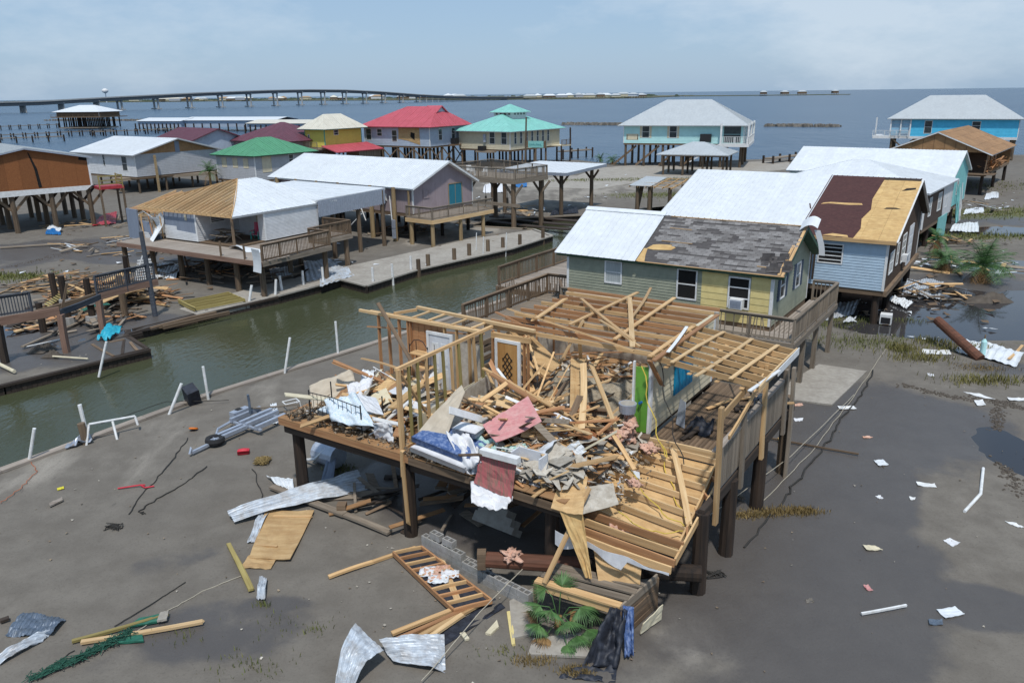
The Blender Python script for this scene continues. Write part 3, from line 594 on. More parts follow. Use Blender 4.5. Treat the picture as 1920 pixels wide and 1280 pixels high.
# ------------------------------------------------------------------ houses on stilts
def roof_polys(L, W, ze, rise, oh, kind, rv=None, oe=None, hip=(1, 1)):
    """slopes as lists of points, the first two along the eave; plus the gable height line"""
    oe = oh if oe is None else oe
    if kind == 'gable_u':
        rv = W / 2 if rv is None else rv; zf_ = ze - oh * rise / rv; zb = ze - oh * rise / (W - rv); zr = ze + rise
        return [[(-L - oe, -oh, zf_), (oe, -oh, zf_), (oe, rv, zr), (-L - oe, rv, zr)], [(oe, W + oh, zb), (-L - oe, W + oh, zb), (-L - oe, rv, zr), (oe, rv, zr)]]
    if kind == 'gable_v':
        m = -L / 2; zo = ze - oh * rise / (L / 2); zr = ze + rise
        return [[(oh, -oe, zo), (oh, W + oe, zo), (m, W + oe, zr), (m, -oe, zr)], [(-L - oh, W + oe, zo), (-L - oh, -oe, zo), (m, -oe, zr), (m, W + oe, zr)]]
    w2 = W / 2 if rv is None else rv; zr = ze + rise; k = oh * rise / w2; zo = ze - k
    if L >= W:
        a, b = -L + w2 * hip[0], -w2 * hip[1]; r0, r1 = (a, w2, zr), (b, w2, zr)
        return [[(-L - oh, -oh, zo), (oh, -oh, zo), r1, r0], [(oh, -oh, zo), (oh, W + oh, zo), r1], [(oh, W + oh, zo), (-L - oh, W + oh, zo), r0, r1], [(-L - oh, W + oh, zo), (-L - oh, -oh, zo), r0]]
    m = -L / 2; r0, r1 = (m, L / 2, zr), (m, W - L / 2, zr)
    return [[(-L - oh, -oh, zo), (oh, -oh, zo), r0], [(oh, -oh, zo), (oh, W + oh, zo), r1, r0], [(oh, W + oh, zo), (-L - oh, W + oh, zo), r1], [(-L - oh, W + oh, zo), (-L - oh, -oh, zo), r0, r1]]
def roof_deck(pts, par, mat='trim_white', th=.14):
    fr = slope_frame(*pts[:3]); q = MB(); q.plate([to2(fr, p) for p in pts], fr, -th, -.004); q.build('roof_deck', mat, par)
class House: pass
def stilt_house(name, label, C, th, Ln, W, zf, wh, kind, rise, oh, wall, rmat, rv=None, oe=None, step=0., split=False, rsplit=False, pw=.9, rib=.3, trim='trim_white', fascia='trim_white', wins=(), np_=(4, 3), pr=.15, pmat='pile_brown', brace=False, walls=None, hip=(1, 1), floor_in=0., cat='house', skip_roof=(), corner=True, gable=None):
    H = House(); fr = Frame(C, th); H.f = fr; t = house_thing(name, label, fr, cat); H.t = t; ze = zf + wh; walls = walls or {}
    faces = {'front': ((-Ln, 0), (0, 0)), 'right': ((0, 0), (0, W)), 'back': ((0, W), (-Ln, W)), 'left': ((-Ln, W), (-Ln, 0))}; H.fr = {}
    rvv = W / 2 if rv is None else rv
    for k, (a, b) in faces.items():
        f = wall_frame(a, b, zf); H.fr[k] = f; wdt = (V(*b) - V(*a)).length; poly = [(0, 0), (wdt, 0), (wdt, wh), (0, wh)]
        if kind == 'gable_u' and k in ('right', 'left'): poly = [(0, 0), (wdt, 0), (wdt, wh), (rvv if k == 'right' else W - rvv, wh + rise - .02), (0, wh)]
        if kind == 'gable_v' and k in ('front', 'back'): poly = [(0, 0), (wdt, 0), (wdt, wh), (wdt / 2, wh + rise - .02), (0, wh)]
        m = walls.get(k, wall)
        if m is None: continue
        q = MB(); q.plate(poly, f, -.14, 0); q.build('wall', m, t)
        if step and k in ('front', 'right'):
            siding(f, poly, step, m, t, split, holes=[(w[1] - .02, w[2] - .02, w[1] + w[3] + .02, w[2] + w[4] + .02) for w in wins if w[0] == k])
        if corner:
            q = MB(); q.plate([(-.03, 0), (.09, 0), (.09, wh), (-.03, wh)], f, .003, .036); q.build('corner_trim', trim, t); q = MB(); q.plate([(wdt - .09, 0), (wdt + .028, 0), (wdt + .028, wh), (wdt - .09, wh)], f, .003, .034); q.build('corner_trim', trim, t)
    for i, pts in enumerate(roof_polys(Ln, W, ze, rise, oh, kind, rv, oe, hip)):
        if i in skip_roof: continue
        roof_deck(pts, t, fascia)
        if rmat: metal_roof(pts, rmat, t, pw, rib, rsplit)
    q = MB(); q.box((-Ln + .02, .02, zf - .3), (-.02, W - .02, zf)); q.build('floor', 'wood_brown', t)
    nu, nv = np_
    for i in range(nu):
        for j in range(nv):
            pile(t, -Ln + .35 + (Ln - .7) * i / max(1, nu - 1), .35 + (W - .7) * j / max(1, nv - 1), -.3, zf - .28, pr, pmat)
    if brace:
        q = MB()
        for i in range(nu - 1):
            u0 = -Ln + .35 + (Ln - .7) * i / (nu - 1); u1 = -Ln + .35 + (Ln - .7) * (i + 1) / (nu - 1); q.beam((u0, .2, .3), (u1, .2, zf - .4), .06, .24); q.beam((u1, .12, .3), (u0, .12, zf - .4), .06, .24)
        for j in range(nv - 1):
            v0 = .35 + (W - .7) * j / (nv - 1); v1 = .35 + (W - .7) * (j + 1) / (nv - 1); q.beam((-.2, v0, .3), (-.2, v1, zf - .4), .06, .24); q.beam((-.12, v1, .3), (-.12, v0, zf - .4), .06, .24)
        q.build('cross_brace', 'wood_brown', t)
    for w in wins:
        k, a, b, ww, hh = w[:5]; o = dict(w[5]) if len(w) > 5 else {}; window(H.fr[k], a, b, ww, hh, t, d0=.012, **o)
    return H

# --- green and yellow house with the shingled roof
WY = [('front', 2.05, 1.02, .92, 1.12, dict(pane='curtain_pale')), ('front', 5.72, .72, .98, 1.42, dict(pane='black')), ('front', 8.12, .62, .98, 1.42, dict(pane='black', grid=(1, 3))),  # black panes stand in for the unlit rooms behind open windows
      ('right', 1.05, .95, .8, 1.2, dict(shut='trim_blue')), ('right', 3.55, .95, .8, 1.2, dict(shut='trim_blue'))]
GYL = 10.05
gy = stilt_house('shingled_house', 'green and yellow sided house with storm-torn grey shingles and a white metal roof end', (11.15, 33.05), -33.8, GYL, 6.0, 2.72, 2.42, 'gable_u', 1.55, .28, 'side_green', None, oe=.5, step=.0, wins=WY, np_=(4, 3), pmat='pile_brown', fascia='trim_green', corner=True)
t = gy.t; f = gy.fr['front']; wh = 2.42
holes = [(w[1] - .02, w[2] - .02, w[1] + w[3] + .02, w[2] + w[4] + .02) for w in WY if w[0] == 'front']
siding(f, [(.09, 0), (6.9, 0), (6.9, wh), (.09, wh)], .135, 'side_green', t, True, holes=holes)
siding(f, [(6.9, 0), (GYL - .09, 0), (GYL - .09, wh), (6.9, wh)], .30, 'side_yellow', t, True, holes=holes, dep=.022)
siding(gy.fr['right'], [(.09, 0), (5.91, 0), (5.91, wh), (3, wh + 1.5), (.09, wh)], .135, 'side_green', t, True, holes=[(w[1] - .02, w[2] - .02, w[1] + w[3] + .02, w[2] + w[4] + .02) for w in WY if w[0] == 'right'])
ac_unit(f, 8.3, .66, t, .58, .44, .34)
q = MB(); q.plate([(5.35, 2.2), (6.95, 2.2), (6.95, 2.4), (5.35, 2.4)], f, .03, .09); q.build('gutter_piece', 'trim_white', t)
rp = roof_polys(GYL, 6.0, 2.72 + wh, 1.55, .28, 'gable_u', None, .5)
fr = slope_frame(*rp[0][:3]); A1 = GYL + 1.0; B1 = to2(fr, rp[0][2])[1]
# white metal sheets over the left end, torn obliquely on the right
def on(fr, a, b, h=0.): return fr[0] + fr[1] * a + fr[2] * b + fr[3] * h
for i in range(5):
    a0 = -.06 + i * .9; a1 = a0 + .89
    P = [(a0, -.06), (min(a1, 4.25), -.06), (min(a1, 4.25), B1 + .02), (a0, B1 + .02)]
    q = MB(); q.plate(P, fr, .045 + .004 * (i % 2), .058 + .004 * (i % 2))
    for r in (0, .3, .6):
        if a0 + r + .05 < 4.25: q.beam(on(fr, a0 + r + .03, -.05, .067), on(fr, a0 + r + .03, B1, .067), .045, .026, up=fr[3])
    q.build('roof_panel', 'roof_white', t)
q = MB(); q.beam(on(fr, -.1, B1 + .02, .09), on(fr, 4.3, B1 + .02, .09), .3, .04, up=fr[3]); q.build('ridge_cap', 'roof_white', t)
metal_roof(rp[1], 'shingle_base', t)
q = MB(); q.plate([(4.25, 0), (A1, 0), (A1, B1), (4.25, B1)], fr, .0, .012); tag(q.build('roof_underlay', 'shingle_base', t), 'dark felt showing where shingles blew off')
# shingle tabs: courses from the eave up; missing in patches
tabs = []; cw_, ch_ = .3, .145; nr = int(B1 / ch_)
me_tab = boxmesh('shingle', 'shingle', (0, 0, 0), (cw_ - .012, ch_ + .03, .014))
cols_ = [M('shingle_tab_%d' % k, c, tuple(x * .72 for x in c), .92, 30, bump=.3, rv=.16) for k, c in enumerate(((.235, .225, .22), (.20, .19, .185), (.165, .155, .15)))]
mes = []
for k in range(3): m_ = me_tab.copy(); m_.materials.clear(); m_.materials.append(cols_[k]); mes.append(m_)
rest = MB()
for r in range(nr):
    b = r * ch_ + .015; a = 4.35 + (r % 2) * .15 + (.55 - .012 * r if r < 22 else 0) * (1 if r < 4 else .25)
    while a < A1 - .12 - cw_ * .4:
        g = noise.fractal(V(a * .8, b * 4.6, 1.3), 1.0, 2.0, 4); edge = a > A1 - 1.5 and b < 1.7 and rnd.random() < .35
        if not (g > .2 or edge or (1.0 < b < 1.45 and a < 5.5) or (a < 5.0 and b < 1.2)):
            tabs.append((a, b, g))
        a += cw_
tabs.sort(key=lambda s: s[1] - .15 * s[0])
mrot = Matrix((fr[1], fr[2], fr[3])).transposed().to_4x4()
for i, (a, b, g) in enumerate(tabs):
    p = on(fr, a, b, .014 + .004 * (int(b / ch_) % 2)); k = 0 if g < -.12 else (1 if g < .05 else 2); k = min(2, max(0, k + rnd.choice((-1, 0, 0, 0, 1))))
    if i < 300: inst('shingle', mes[k], Matrix.Translation(p) @ mrot @ Matrix.Rotation(rnd.uniform(-.02, .02), 4, 'Z') @ Matrix.Rotation(.06, 4, 'X'), t)
    else:
        fr2 = (p, fr[1], fr[2], fr[3]); rest.plate([(0, 0), (cw_ - .012, 0), (cw_ - .012, ch_ + .03), (0, ch_ + .03)], fr2, .0, .014)
tag(rest.build('shingle_courses', 'shingle', t), kind='stuff')
q = MB(); q.plate([(4.4, 1.0), (4.75, .95), (5.6, 1.05), (5.75, 1.25), (5.5, 1.42), (4.9, 1.40), (4.6, 1.32)], fr, .014, .03); q.plate([(4.27, .02), (4.7, .02), (4.55, .5), (4.45, 1.0), (4.27, 1.0)], fr, .013, .026); q.build('bare_sheathing', 'plywood_roof', t)
for (a, b, c, d) in ((4.6, B1 - .05, A1 - .1, B1 - .03), (4.9, 1.68, 6.4, 1.66), (4.9, 2.72, 6.0, 2.70), (A1 - .1, .05, A1 - .06, B1 - .05), (A1 - .25, .1, A1 - .22, 2.2), (4.4, .0, A1, .02), (A1 - 1.3, .55, A1 - .4, .5)):
    board('batten', on(fr, a, b, .03), on(fr, c, d, .03), .12, .022, 'pine', t, warp=.003)
for k in range(14):     # curled flaps on the torn right edge
    a = A1 - rnd.uniform(.1, 1.3); b = rnd.uniform(.1, 1.6); q = MB()
    q.grid(3, 2, lambda x, y: on(fr, a + x * .35, b + y * .2, .03 + .16 * y * y + .03 * x)); solid(q.build('curled_shingle', 'shingle_base', t), .012)
q = MB(); p0 = on(fr, A1 + .1, B1 - .35, .1); q.grid(8, 3, lambda x, y: p0 + fr[1] * (x * .75 - .35) + fr[2] * (y * .55 - .1) + V(0, 0, .25 * math.sin(x * 2.6) + .08 * y)); solid(q.build('torn_flashing', 'roof_white', t), .02)
q = MB(); q.grid(6, 2, lambda x, y: p0 + fr[1] * (.25 + .25 * y + .3 * math.sin(x * 1.5)) + V(0, 0, -x * 1.1)); solid(q.build('hanging_vinyl', 'side_white', t), .015)
q = MB(); q.beam((-.2, 5.9, 2.0), (-.0, 6.3, 2.6), .1, .1); 
# deck round the front and right side
zd = 2.52
decking(t, None, -9.9, 1.35, -1.25, -.02, zd - .02, 'u', split=True)
decking(t, None, .06, 1.35, -.02, 6.6, zd - .02, 'v', split=True)
board('rim_joist', (-9.9, -1.27, zd - .17), (1.38, -1.27, zd - .17), .05, .26, 'wood_grey', t, warp=.001); board('rim_joist', (1.38, -1.27, zd - .17), (1.38, 6.6, zd - .17), .05, .26, 'wood_grey', t, warp=.001)
railing(t, (-9.7, -1.2), (1.32, -1.2), zd, 1.0, gap=.19, missing=.06); railing(t, (1.32, -1.2), (1.32, 6.5), zd, 1.0, gap=.17); railing(t, (1.32, 6.5), (.2, 6.5), zd, 1.0, gap=.17)
for v in (-1.0, 1.15, 3.4, 6.4): pile(t, 1.15, v, -.3, zd - .04, .13, 'wood_grey') if v < 0 else board('post', (1.2, v, -.3), (1.2, v, zd - .04), .2, .2, 'wood_grey', t, warp=.003)
for u in (-2, -5, -8): board('post', (u, -1.0, -.3), (u, -1.0, zd - .04), .2, .2, 'wood_grey', t, warp=.003)
# rear deck over the canal and the walk that joins it
decking(t, None, -15.2, -10.15, 1.2, 9.2, zd - .05, 'u', split=True, jit=.05)
board('rim_joist', (-15.2, 1.17, zd - .22), (-10.4, 1.17, zd - .22), .05, .3, 'wood_brown', t, warp=.002); board('rim_joist', (-15.23, 1.2, zd - .22), (-15.23, 9.2, zd - .22), .05, .3, 'wood_brown', t, warp=.002)
railing(t, (-15.1, 1.3), (-15.1, 9.1), zd - .03, 1.0, mat='wood_brown', gap=.15); 
for k in range(26):
    u = -15.0 + k * .15; hh = rnd.choice((.25, .5, .85, .3, .6)); board('broken_baluster', (u, 1.12, zd - .35), (u + rnd.uniform(-.05, .05), 1.1, zd - .3 + hh), .04, .04, 'wood_brown', t, split=.06)
for u, v in ((-14.6, 1.6), (-14.6, 8.4), (-11, 8.4), (-11, 4)): pile(t, u, v, -1.2, zd - .2, .13)
decking(t, None, -11.9, -10.3, -6.0, 1.15, zd - .06, 'u', mat='wood_grey', split=True)
railing(t, (-11.9, -6.2), (-11.9, 1.1), zd - .03, 1.0, mat='wood_brown', gap=.15, missing=.05); railing(t, (-11.9, 1.1), (-9.8, 1.1), zd, 1.0, mat='wood_brown', gap=.14); railing(t, (-10.6, .2), (-9.7, -1.2), zd, 1.0, mat='wood_brown', gap=.14)
for v in (-6, -2.5, .9): pile(t, -11.6, v, -.6, zd - .1, .12)

# --- blue sided house with the bare plywood gable end
PL, PWD = 13.2, 12.6
ph = stilt_house('stripped_house', 'blue sided house with brown gable, its roof white metal, maroon felt and bare plywood', (20.35, 42.4), -33.4, PL, PWD, 1.9, 2.9, 'gable_u', 2.5, .3, 'side_blue', None, rv=7.3, oe=.35, wins=[('front', PL - 3.6, 1.25, 1.35, 1.15, dict(pane='black', grid=(1, 5))), ('right', 1.0, .7, 1.3, 1.25, dict(pane='curtain_pale', grid=(3, 2))), ('right', 3.3, .8, .75, 1.3, dict()), ('right', 5.2, .6, 1.4, 1.7, dict(grid=(2, 4)))], np_=(4, 4), pr=.2, pmat='pile_black', walls={'right': 'side_brown'}, fascia='wood_dark')  # the front window's black pane stands in for the dark interior
t = ph.t; siding(ph.fr['front'], [(.05, 0), (PL - .09, 0), (PL - .09, 2.9), (.05, 2.9)], .155, 'side_blue', t, True, holes=[(PL - 3.62, 1.2, PL - 2.23, 2.42)])
f = ph.fr['right']; ac_unit(f, 5.75, .62, t, .6, .42, .3)
q = MB(); q.plate([(7.6, .05), (9.3, .05), (9.3, 2.5), (7.6, 2.5)], f, .02, .07); d_ = q.build('door', 'door_white', t)
q = MB()
for k in range(4): q.plate([(7.75, .3 + k * .55), (9.15, .3 + k * .55), (9.15, .72 + k * .55), (7.75, .72 + k * .55)], f, .07, .085)
q.build('louvre_panel', 'trim_white', d_)
q = MB()
for k in range(28): a = k * .39 + .1; tp = 2.9 + (2.5 * a / 7.3 if a < 7.3 else 2.5 * (PWD - a) / (PWD - 7.3)); q.plate([(a, 0), (a + .03, 0), (a + .03, tp - .05), (a, tp - .05)], f, .0, .02)
q.build('wall_batten', 'side_brown', t)
board('sill_beam', (.1, 0, 1.75), (.1, PWD, 1.75), .2, .3, 'wood_brown', t, warp=.001)
rp = roof_polys(PL, PWD, 4.8, 2.5, .3, 'gable_u', 7.3, .35); fr = slope_frame(*rp[0][:3]); A1 = PL + .7; B1 = to2(fr, rp[0][2])[1]
q = MB(); k = 0; a = -.06
while a < 8.6:
    hi = min(a + .92, 8.75); q = MB(); q.plate([(a, -.06), (hi, -.06), (hi, B1 + .05), (a, B1 + .05)], fr, .012 + .004 * (k % 2), .026 + .004 * (k % 2))
    for r in (.02, .32, .62): q.beam(on(fr, a + r, -.05, .04), on(fr, a + r, B1, .04), .045, .028, up=fr[3])
    q.build('roof_panel', 'roof_white', t); a += .92; k += 1
q = MB(); q.plate([(8.75, .02), (11.75, .05), (11.9, 1.2), (11.7, 2.4), (11.95, 3.6), (11.75, 5.0), (11.9, B1), (8.75, B1)], fr, .004, .02); q.build('roof_underlay', 'underlay', t)
for k in range(3):
    for j in range(6):
        b0 = j * 1.28; b1 = min(B1 - .02, b0 + 1.27)
        if b1 - b0 < .2: continue
        q = MB(); q.plate([(11.2 + k * .92, b0), (11.2 + k * .92 + .91, b0), (11.2 + k * .92 + .91, b1), (11.2 + k * .92, b1)], fr, -.001 if k == 0 else .002, .001 if k == 0 else .016); q.build('plywood_sheet', 'plywood_roof', t)
q = MB(); q.plate([(9.1, 3.9), (9.5, 4.05), (10.6, 4.0), (11.4, 4.1), (11.3, 4.3), (10.4, 4.25), (9.6, 4.25), (9.2, 4.1)], fr, .018, .024); q.plate([(10.1, .1), (11.5, .08), (11.4, .3), (10.6, .4)], fr, .018, .024); q.build('bare_sheathing', 'plywood_roof', t)
q = MB(); q.plate([(12.6, 3.75), (13.5, 3.85), (13.2, 4.0), (12.7, 3.95)], fr, .004, .019); q.plate([(13.1, 6.2), (13.8, 6.5), (13.8, 6.75), (13.3, 6.6)], fr, .004, .019); q.build('roof_hole_dark', 'black', t)  # black patches on the plywood, painted as the dark inside holes
board('fascia_board', on(fr, 8.8, -.02, -.08), on(fr, A1 + .05, -.02, -.08), .05, .2, 'pine', t, warp=.002); board('fascia_board', on(fr, 0, -.02, -.08), on(fr, 8.7, -.02, -.08), .05, .2, 'wood_brown', t, warp=.002)
board('rake_board', on(fr, A1 + .02, 0, -.05), on(fr, A1 + .02, B1, -.05), .22, .04, 'trim_white', t, warp=.002); fb = slope_frame(*rp[1][:3]); board('rake_board', on(fb, -.02, 0, -.05), on(fb, -.02, to2(fb, rp[1][2])[1], -.05), .24, .04, 'trim_white', t, warp=.002)
metal_roof(rp[1], 'underlay', t)
q = MB(); q.tube([on(fr, 8.7, 3.2, .04), on(fr, 8.5, 3.8, .05)], .04); q.beam(on(fr, 6.0, .1, .09), on(fr, 8.6, .14, .09), .2, .06, up=fr[3]); q.build('torn_felt', 'underlay', t)
board('post', (-3.95, -.25, 2.2), (-3.95, -.25, 4.55), .18, .1, 'wood_dark', t); board('post', (-3.72, -.25, 2.2), (-3.72, -.25, 4.6), .1, .1, 'wood_dark', t)

# --- white roofed turquoise house behind it: hipped wing and gabled wing
hw = stilt_house('turquoise_house', 'long house with a white hipped metal roof and brown torn wall beside the turquoise gable', (32.0, 61.7), -37.3, 13, 11.8, 1.95, 2.95, 'hip', 1.75, .35, 'side_brown', 'roof_white', np_=(4, 4), pmat='pile_black', pr=.2, rsplit=True, wins=[('right', 1.6, .8, 1.0, 1.5, dict(pane='curtain_pale')), ('right', 5.2, .8, 1.5, 1.5, dict(pane='curtain_pale')), ('right', 8.4, .7, 1.2, 1.7, {})])
q = MB(); fw_ = hw.fr['right']; q.plate([(8.0, 0), (11.5, 0), (11.5, 2.9), (7.2, 2.9), (7.6, 1.4)], fw_, .004, .03); q.build('torn_siding', 'side_white', hw.t)
q = MB(); q.plate([(6.5, -1.9), (10.4, -1.9), (10.4, .1), (6.5, .1)], fw_, .0, .06); q.build('skirt_panel', 'side_turq', hw.t)
gw = stilt_house('turquoise_house', 'turquoise gabled house with a ribbed white metal roof, vinyl hanging from its wall', (39.7, 72.6), -37.0, 14.5, 9.2, 1.95, 3.0, 'gable_u', 1.9, .35, 'side_turq', 'roof_white', oe=.3, step=.2, split=False, rsplit=True, np_=(4, 3), pmat='pile_black', pr=.2, wins=[('right', 3.6, .9, .9, 1.3, {})])
fw_ = gw.fr['right']
for k in range(7): a = 3.2 + k * .45; q = MB(); q.tube([fw_[0] + fw_[1] * a + fw_[2] * rnd.uniform(.5, 2.2) + fw_[3] * .15, fw_[0] + fw_[1] * (a + rnd.uniform(-.3, .3)) + fw_[2] * rnd.uniform(-.6, 0) + fw_[3] * .3, fw_[0] + fw_[1] * (a + rnd.uniform(-.5, .5)) + fw_[2] * -1.7 + fw_[3] * .4], .05, 4); q.build('hanging_vinyl', rnd.choice(['side_turq', 'side_white']), gw.t)

# --- brown plywood house
eh = stilt_house('plywood_house', 'stilt house stripped to brown plywood roof and gable, its near wall open', (57.3, 97.4), -38.0, 11.5, 20.0, 2.5, 2.5, 'gable_v', 2.35, .5, 'plywood_brown', None, oe=.3, np_=(3, 3), pmat='pile_black', pr=.2, walls={'front': None, 'right': None}, fascia='trim_white', corner=False, wins=())
t = eh.t; f = eh.fr['front']; q = MB(); q.plate([(0, 2.5), (11.5, 2.5), (5.75, 4.83)], f, -.1, 0); q.build('gable_wall', 'plywood_brown', t)
for k in range(9):
    x = .5 + k * 1.22; tp = 2.5 + min(x, 11.5 - x) * .405; q = MB(); q.plate([(x, 2.5), (x + .03, 2.5), (x + .03, tp), (x, tp)], f, .0, .012); q.build('sheet_joint', 'wood_dark', t)
for i, pts in enumerate(roof_polys(11.5, 20.0, 5.0, 2.35, .5, 'gable_v', None, .3)):
    fq = slope_frame(*pts[:3]); poly = [to2(fq, p) for p in pts]; aw = max(p[0] for p in poly); bw = max(p[1] for p in poly)
    for a in range(int(aw / 2.44) + 1):
        for b in range(int(bw / 1.22) + 1):
            P = [(a * 2.44, b * 1.22), (min(aw, a * 2.44 + 2.42), b * 1.22), (min(aw, a * 2.44 + 2.42), min(bw, b * 1.22 + 1.2)), (a * 2.44, min(bw, b * 1.22 + 1.2))]
            q = MB(); q.plate(P, fq, .004, .02); q.build('plywood_sheet', 'plywood_brown', t)
q = MB(); q.box((-11.3, 2.0, 2.5), (-.4, 2.12, 5.0)); q.box((-3.2, .2, 2.5), (-3.1, 2, 5)); q.build('inner_wall', 'dark_board', t)
q = MB(); q.box((-.5, 2.1, 2.5), (-.4, 11, 5.0)); q.build('torn_wall', 'plywood_brown', t)
for v in (0, 3, 6, 9, 12): board('stud', (-.15, v, 2.5), (-.15 + rnd.uniform(-.1, .1), v, 5.0), .12, .1, 'wood_brown', t)
for u in (-11.3, -8.6, -5.8, -3): board('stud', (u, .1, 2.5), (u, .1, 5.0), .12, .1, 'wood_brown', t)
decking(t, None, -11.4, 1.0, -1.4, 2.0, 2.5, 'u', mat='wood_brown', split=False); q = MB()
for k in range(26): q.beam((rnd.uniform(-1.2, .6), rnd.uniform(0, 12), 2.6 + rnd.uniform(0, .8)), (rnd.uniform(-1.2, 1.2), rnd.uniform(0, 13), 2.6 + rnd.uniform(0, 1.6)), .2, .04)
tag(q.build('torn_boards', 'pine_red', t), kind='stuff')

# --- bright blue house with the grey hipped roof
bh = stilt_house('bright_blue_house', 'bright blue stilt house with a long grey hipped metal roof and white porch', (89.3, 144.0), -28.7, 20.5, 11.5, 4.0, 3.55, 'hip', 3.6, .7, 'side_bright', 'roof_grey', np_=(6, 3), pr=.2, rib=.45, brace=True, step=.25, wins=[('front', 5.6, .5, 1.3, 2.3, {}), ('front', 13.2, 1.2, 1.4, 1.5, {})], fascia='trim_white', rsplit=True, pw=1.8)
q = MB(); q.plate([(0, -.45), (20.5, -.45), (20.5, 0), (0, 0)], bh.fr['front'], .0, .06); q.build('skirt_trim', 'trim_white', bh.t)
q = MB(); q.plate([(0, 0), (3.2, 0), (3.2, 3.4), (0, 3.4)], bh.fr['front'], .004, .02); q.build('porch_recess', 'side_slate', bh.t)
for a in (-2.6, -.1, 1.6, 3.2): q = MB(); q.plate([(a, -.45), (a + .22, -.45), (a + .22, 3.35), (a, 3.35)], bh.fr['front'], .05, .3); q.build('porch_post', 'trim_white', bh.t)
railing(bh.t, (-23.4, -.6), (-17.4, -.35), 4.0, 1.0, 'trim_white', gap=.22, split=False); q = MB(); q.box((-23.4, -.6, 3.55), (-20.5, 6, 4.0)); q.build('porch_floor', 'trim_white', bh.t)

# --- pale aqua house with porch, and the pavilion before it
ah = stilt_house('aqua_house', 'pale aqua stilt house with a grey ribbed hipped roof and white corner porch', (38.9, 136.3), -20.0, 20.2, 12.5, 3.95, 3.5, 'hip', 3.6, .9, 'side_aqua', 'roof_grey', np_=(7, 3), pr=.22, rib=.5, step=.25, fascia='trim_white', rsplit=True, pw=2.0, wins=[('front', 3.2, .9, 1.3, 2.0, dict(shut='side_buff')), ('front', 7.9, .9, 1.3, 2.0, dict(shut='side_buff')), ('front', 16.9, .1, 2.9, 2.9, dict(pane='glass', frame='side_aqua')), ('right', 1.5, .1, 2.6, 2.9, dict(pane='glass')), ('right', 5.5, .1, 2.6, 2.9, dict(pane='glass'))])
t = ah.t; railing(t, (-3.6, -.9), (.9, -.9), 3.95, 1.2, 'trim_white', gap=.3, split=False, bal=.08); railing(t, (.9, -.9), (.9, 12.5), 3.95, 1.2, 'trim_white', gap=.3, split=False, bal=.08)
q = MB(); q.box((-3.8, -1.0, 3.5), (1.0, 0, 3.95)); q.box((0, 0, 3.5), (1.0, 12.6, 3.95)); q.build('porch_floor', 'trim_white', t)
for u, v in ((.8, -.8), (.8, 6), (.8, 12.4), (-3.6, -.8)): board('porch_post', (u, v, 3.95), (u, v, 7.3), .3, .3, 'trim_white', t)
q = MB(); q.beam((-3.8, -.6, 3.9), (-8.5, -.6, 1.0), 1.1, .2); q.build('stair', 'trim_white', t); q = MB(); q.plate([(13.2, .3), (15.0, .3), (15.0, 1.6), (13.2, 1.6)], ah.fr['front'], .02, .9); q.build('air_conditioner', 'black_metal', t)
q = MB(); q.plate([(.5, .55), (2.6, .55), (2.6, 1.55), (.5, 1.55)], ah.fr['front'], .02, .05); ws_ = q.build('wall_sign', 'side_buff', t)
for a_ in (.55, 2.4): q = MB(); q.plate([(a_, .62), (a_ + .14, .6), (a_ + .12, 1.4), (a_ + .03, 1.45)], ah.fr['front'], .05, .058); q.build('painted_figure', 'black', ws_)
for u in (-22, -18, -14, -10): q = MB(); q.beam((u, .4, .2), (u + 4, .4, 3.5), .08, .35); q.build('cross_brace', 'wood_brown', t)
pv = stilt_house('pavilion', 'open pavilion with a grey hipped metal roof on timber posts before the aqua house', (32.4, 122.3), -24.0, 9.8, 8.0, 3.2, .25, 'hip', 1.45, .6, None, 'roof_grey', np_=(4, 3), pr=.17, rib=.5, fascia='trim_white', cat='pavilion', corner=False, rsplit=True, pw=1.5)

# --- cream house with the aqua roof and lantern
ch = stilt_house('cream_house', 'cream stilt house with an aqua metal roof and windowed lantern on top', (.1, 143.0), -36.0, 11.5, 16.0, 3.0, 3.4, 'hip', 2.5, .9, 'side_buff', 'roof_aqua', np_=(4, 5), pr=.18, rib=.5, step=.28, fascia='trim_white', rsplit=True, pw=1.6,
    wins=[('front', 7.0, .9, 1.2, 2.2, {}), ('front', 9.6, .9, 1.2, 2.2, {})] + [('right', 1.2 + k * 1.75, .9, .7, 2.2, {}) for k in range(7)])
t = ch.t; q = MB(); q.box((-7.9, 5.9, 8.0), (-3.6, 10.2, 9.5)); q.build('lantern', 'side_white', t)
for a, b, nm in ((wall_frame((-7.9, 5.9), (-3.6, 5.9), 8.2), 4.3, 'w'), (wall_frame((-3.6, 5.9), (-3.6, 10.2), 8.2), 4.3, 'w')):
    for k in range(4): window(a, .35 + k * .95, .45, .62, .55, t, sash=False, out=.03)
pts = roof_polys(4.3, 4.3, 9.5, 1.1, .6, 'hip')
for P in pts: P2 = [(p[0] - 3.6, p[1] + 5.9, p[2]) for p in P]; roof_deck(P2, t); metal_roof(P2, 'roof_aqua', t, 1.2, .5)
q = MB(); q.plate([(5.8, 1.2), (6.3, 1.2), (6.3, 2.6), (5.8, 2.6)], ch.fr['front'], .02, .3); q.build('meter_box', 'galv', t); q = MB(); q.box((-6.5, -1.6, 2.5), (-3.0, 0, 2.75)); q.build('equipment_shelf', 'wood_grey', t); q = MB(); q.box((-6.2, -1.3, 2.75), (-5.0, -.3, 3.6)); q.build('air_conditioner', 'black_metal', t)
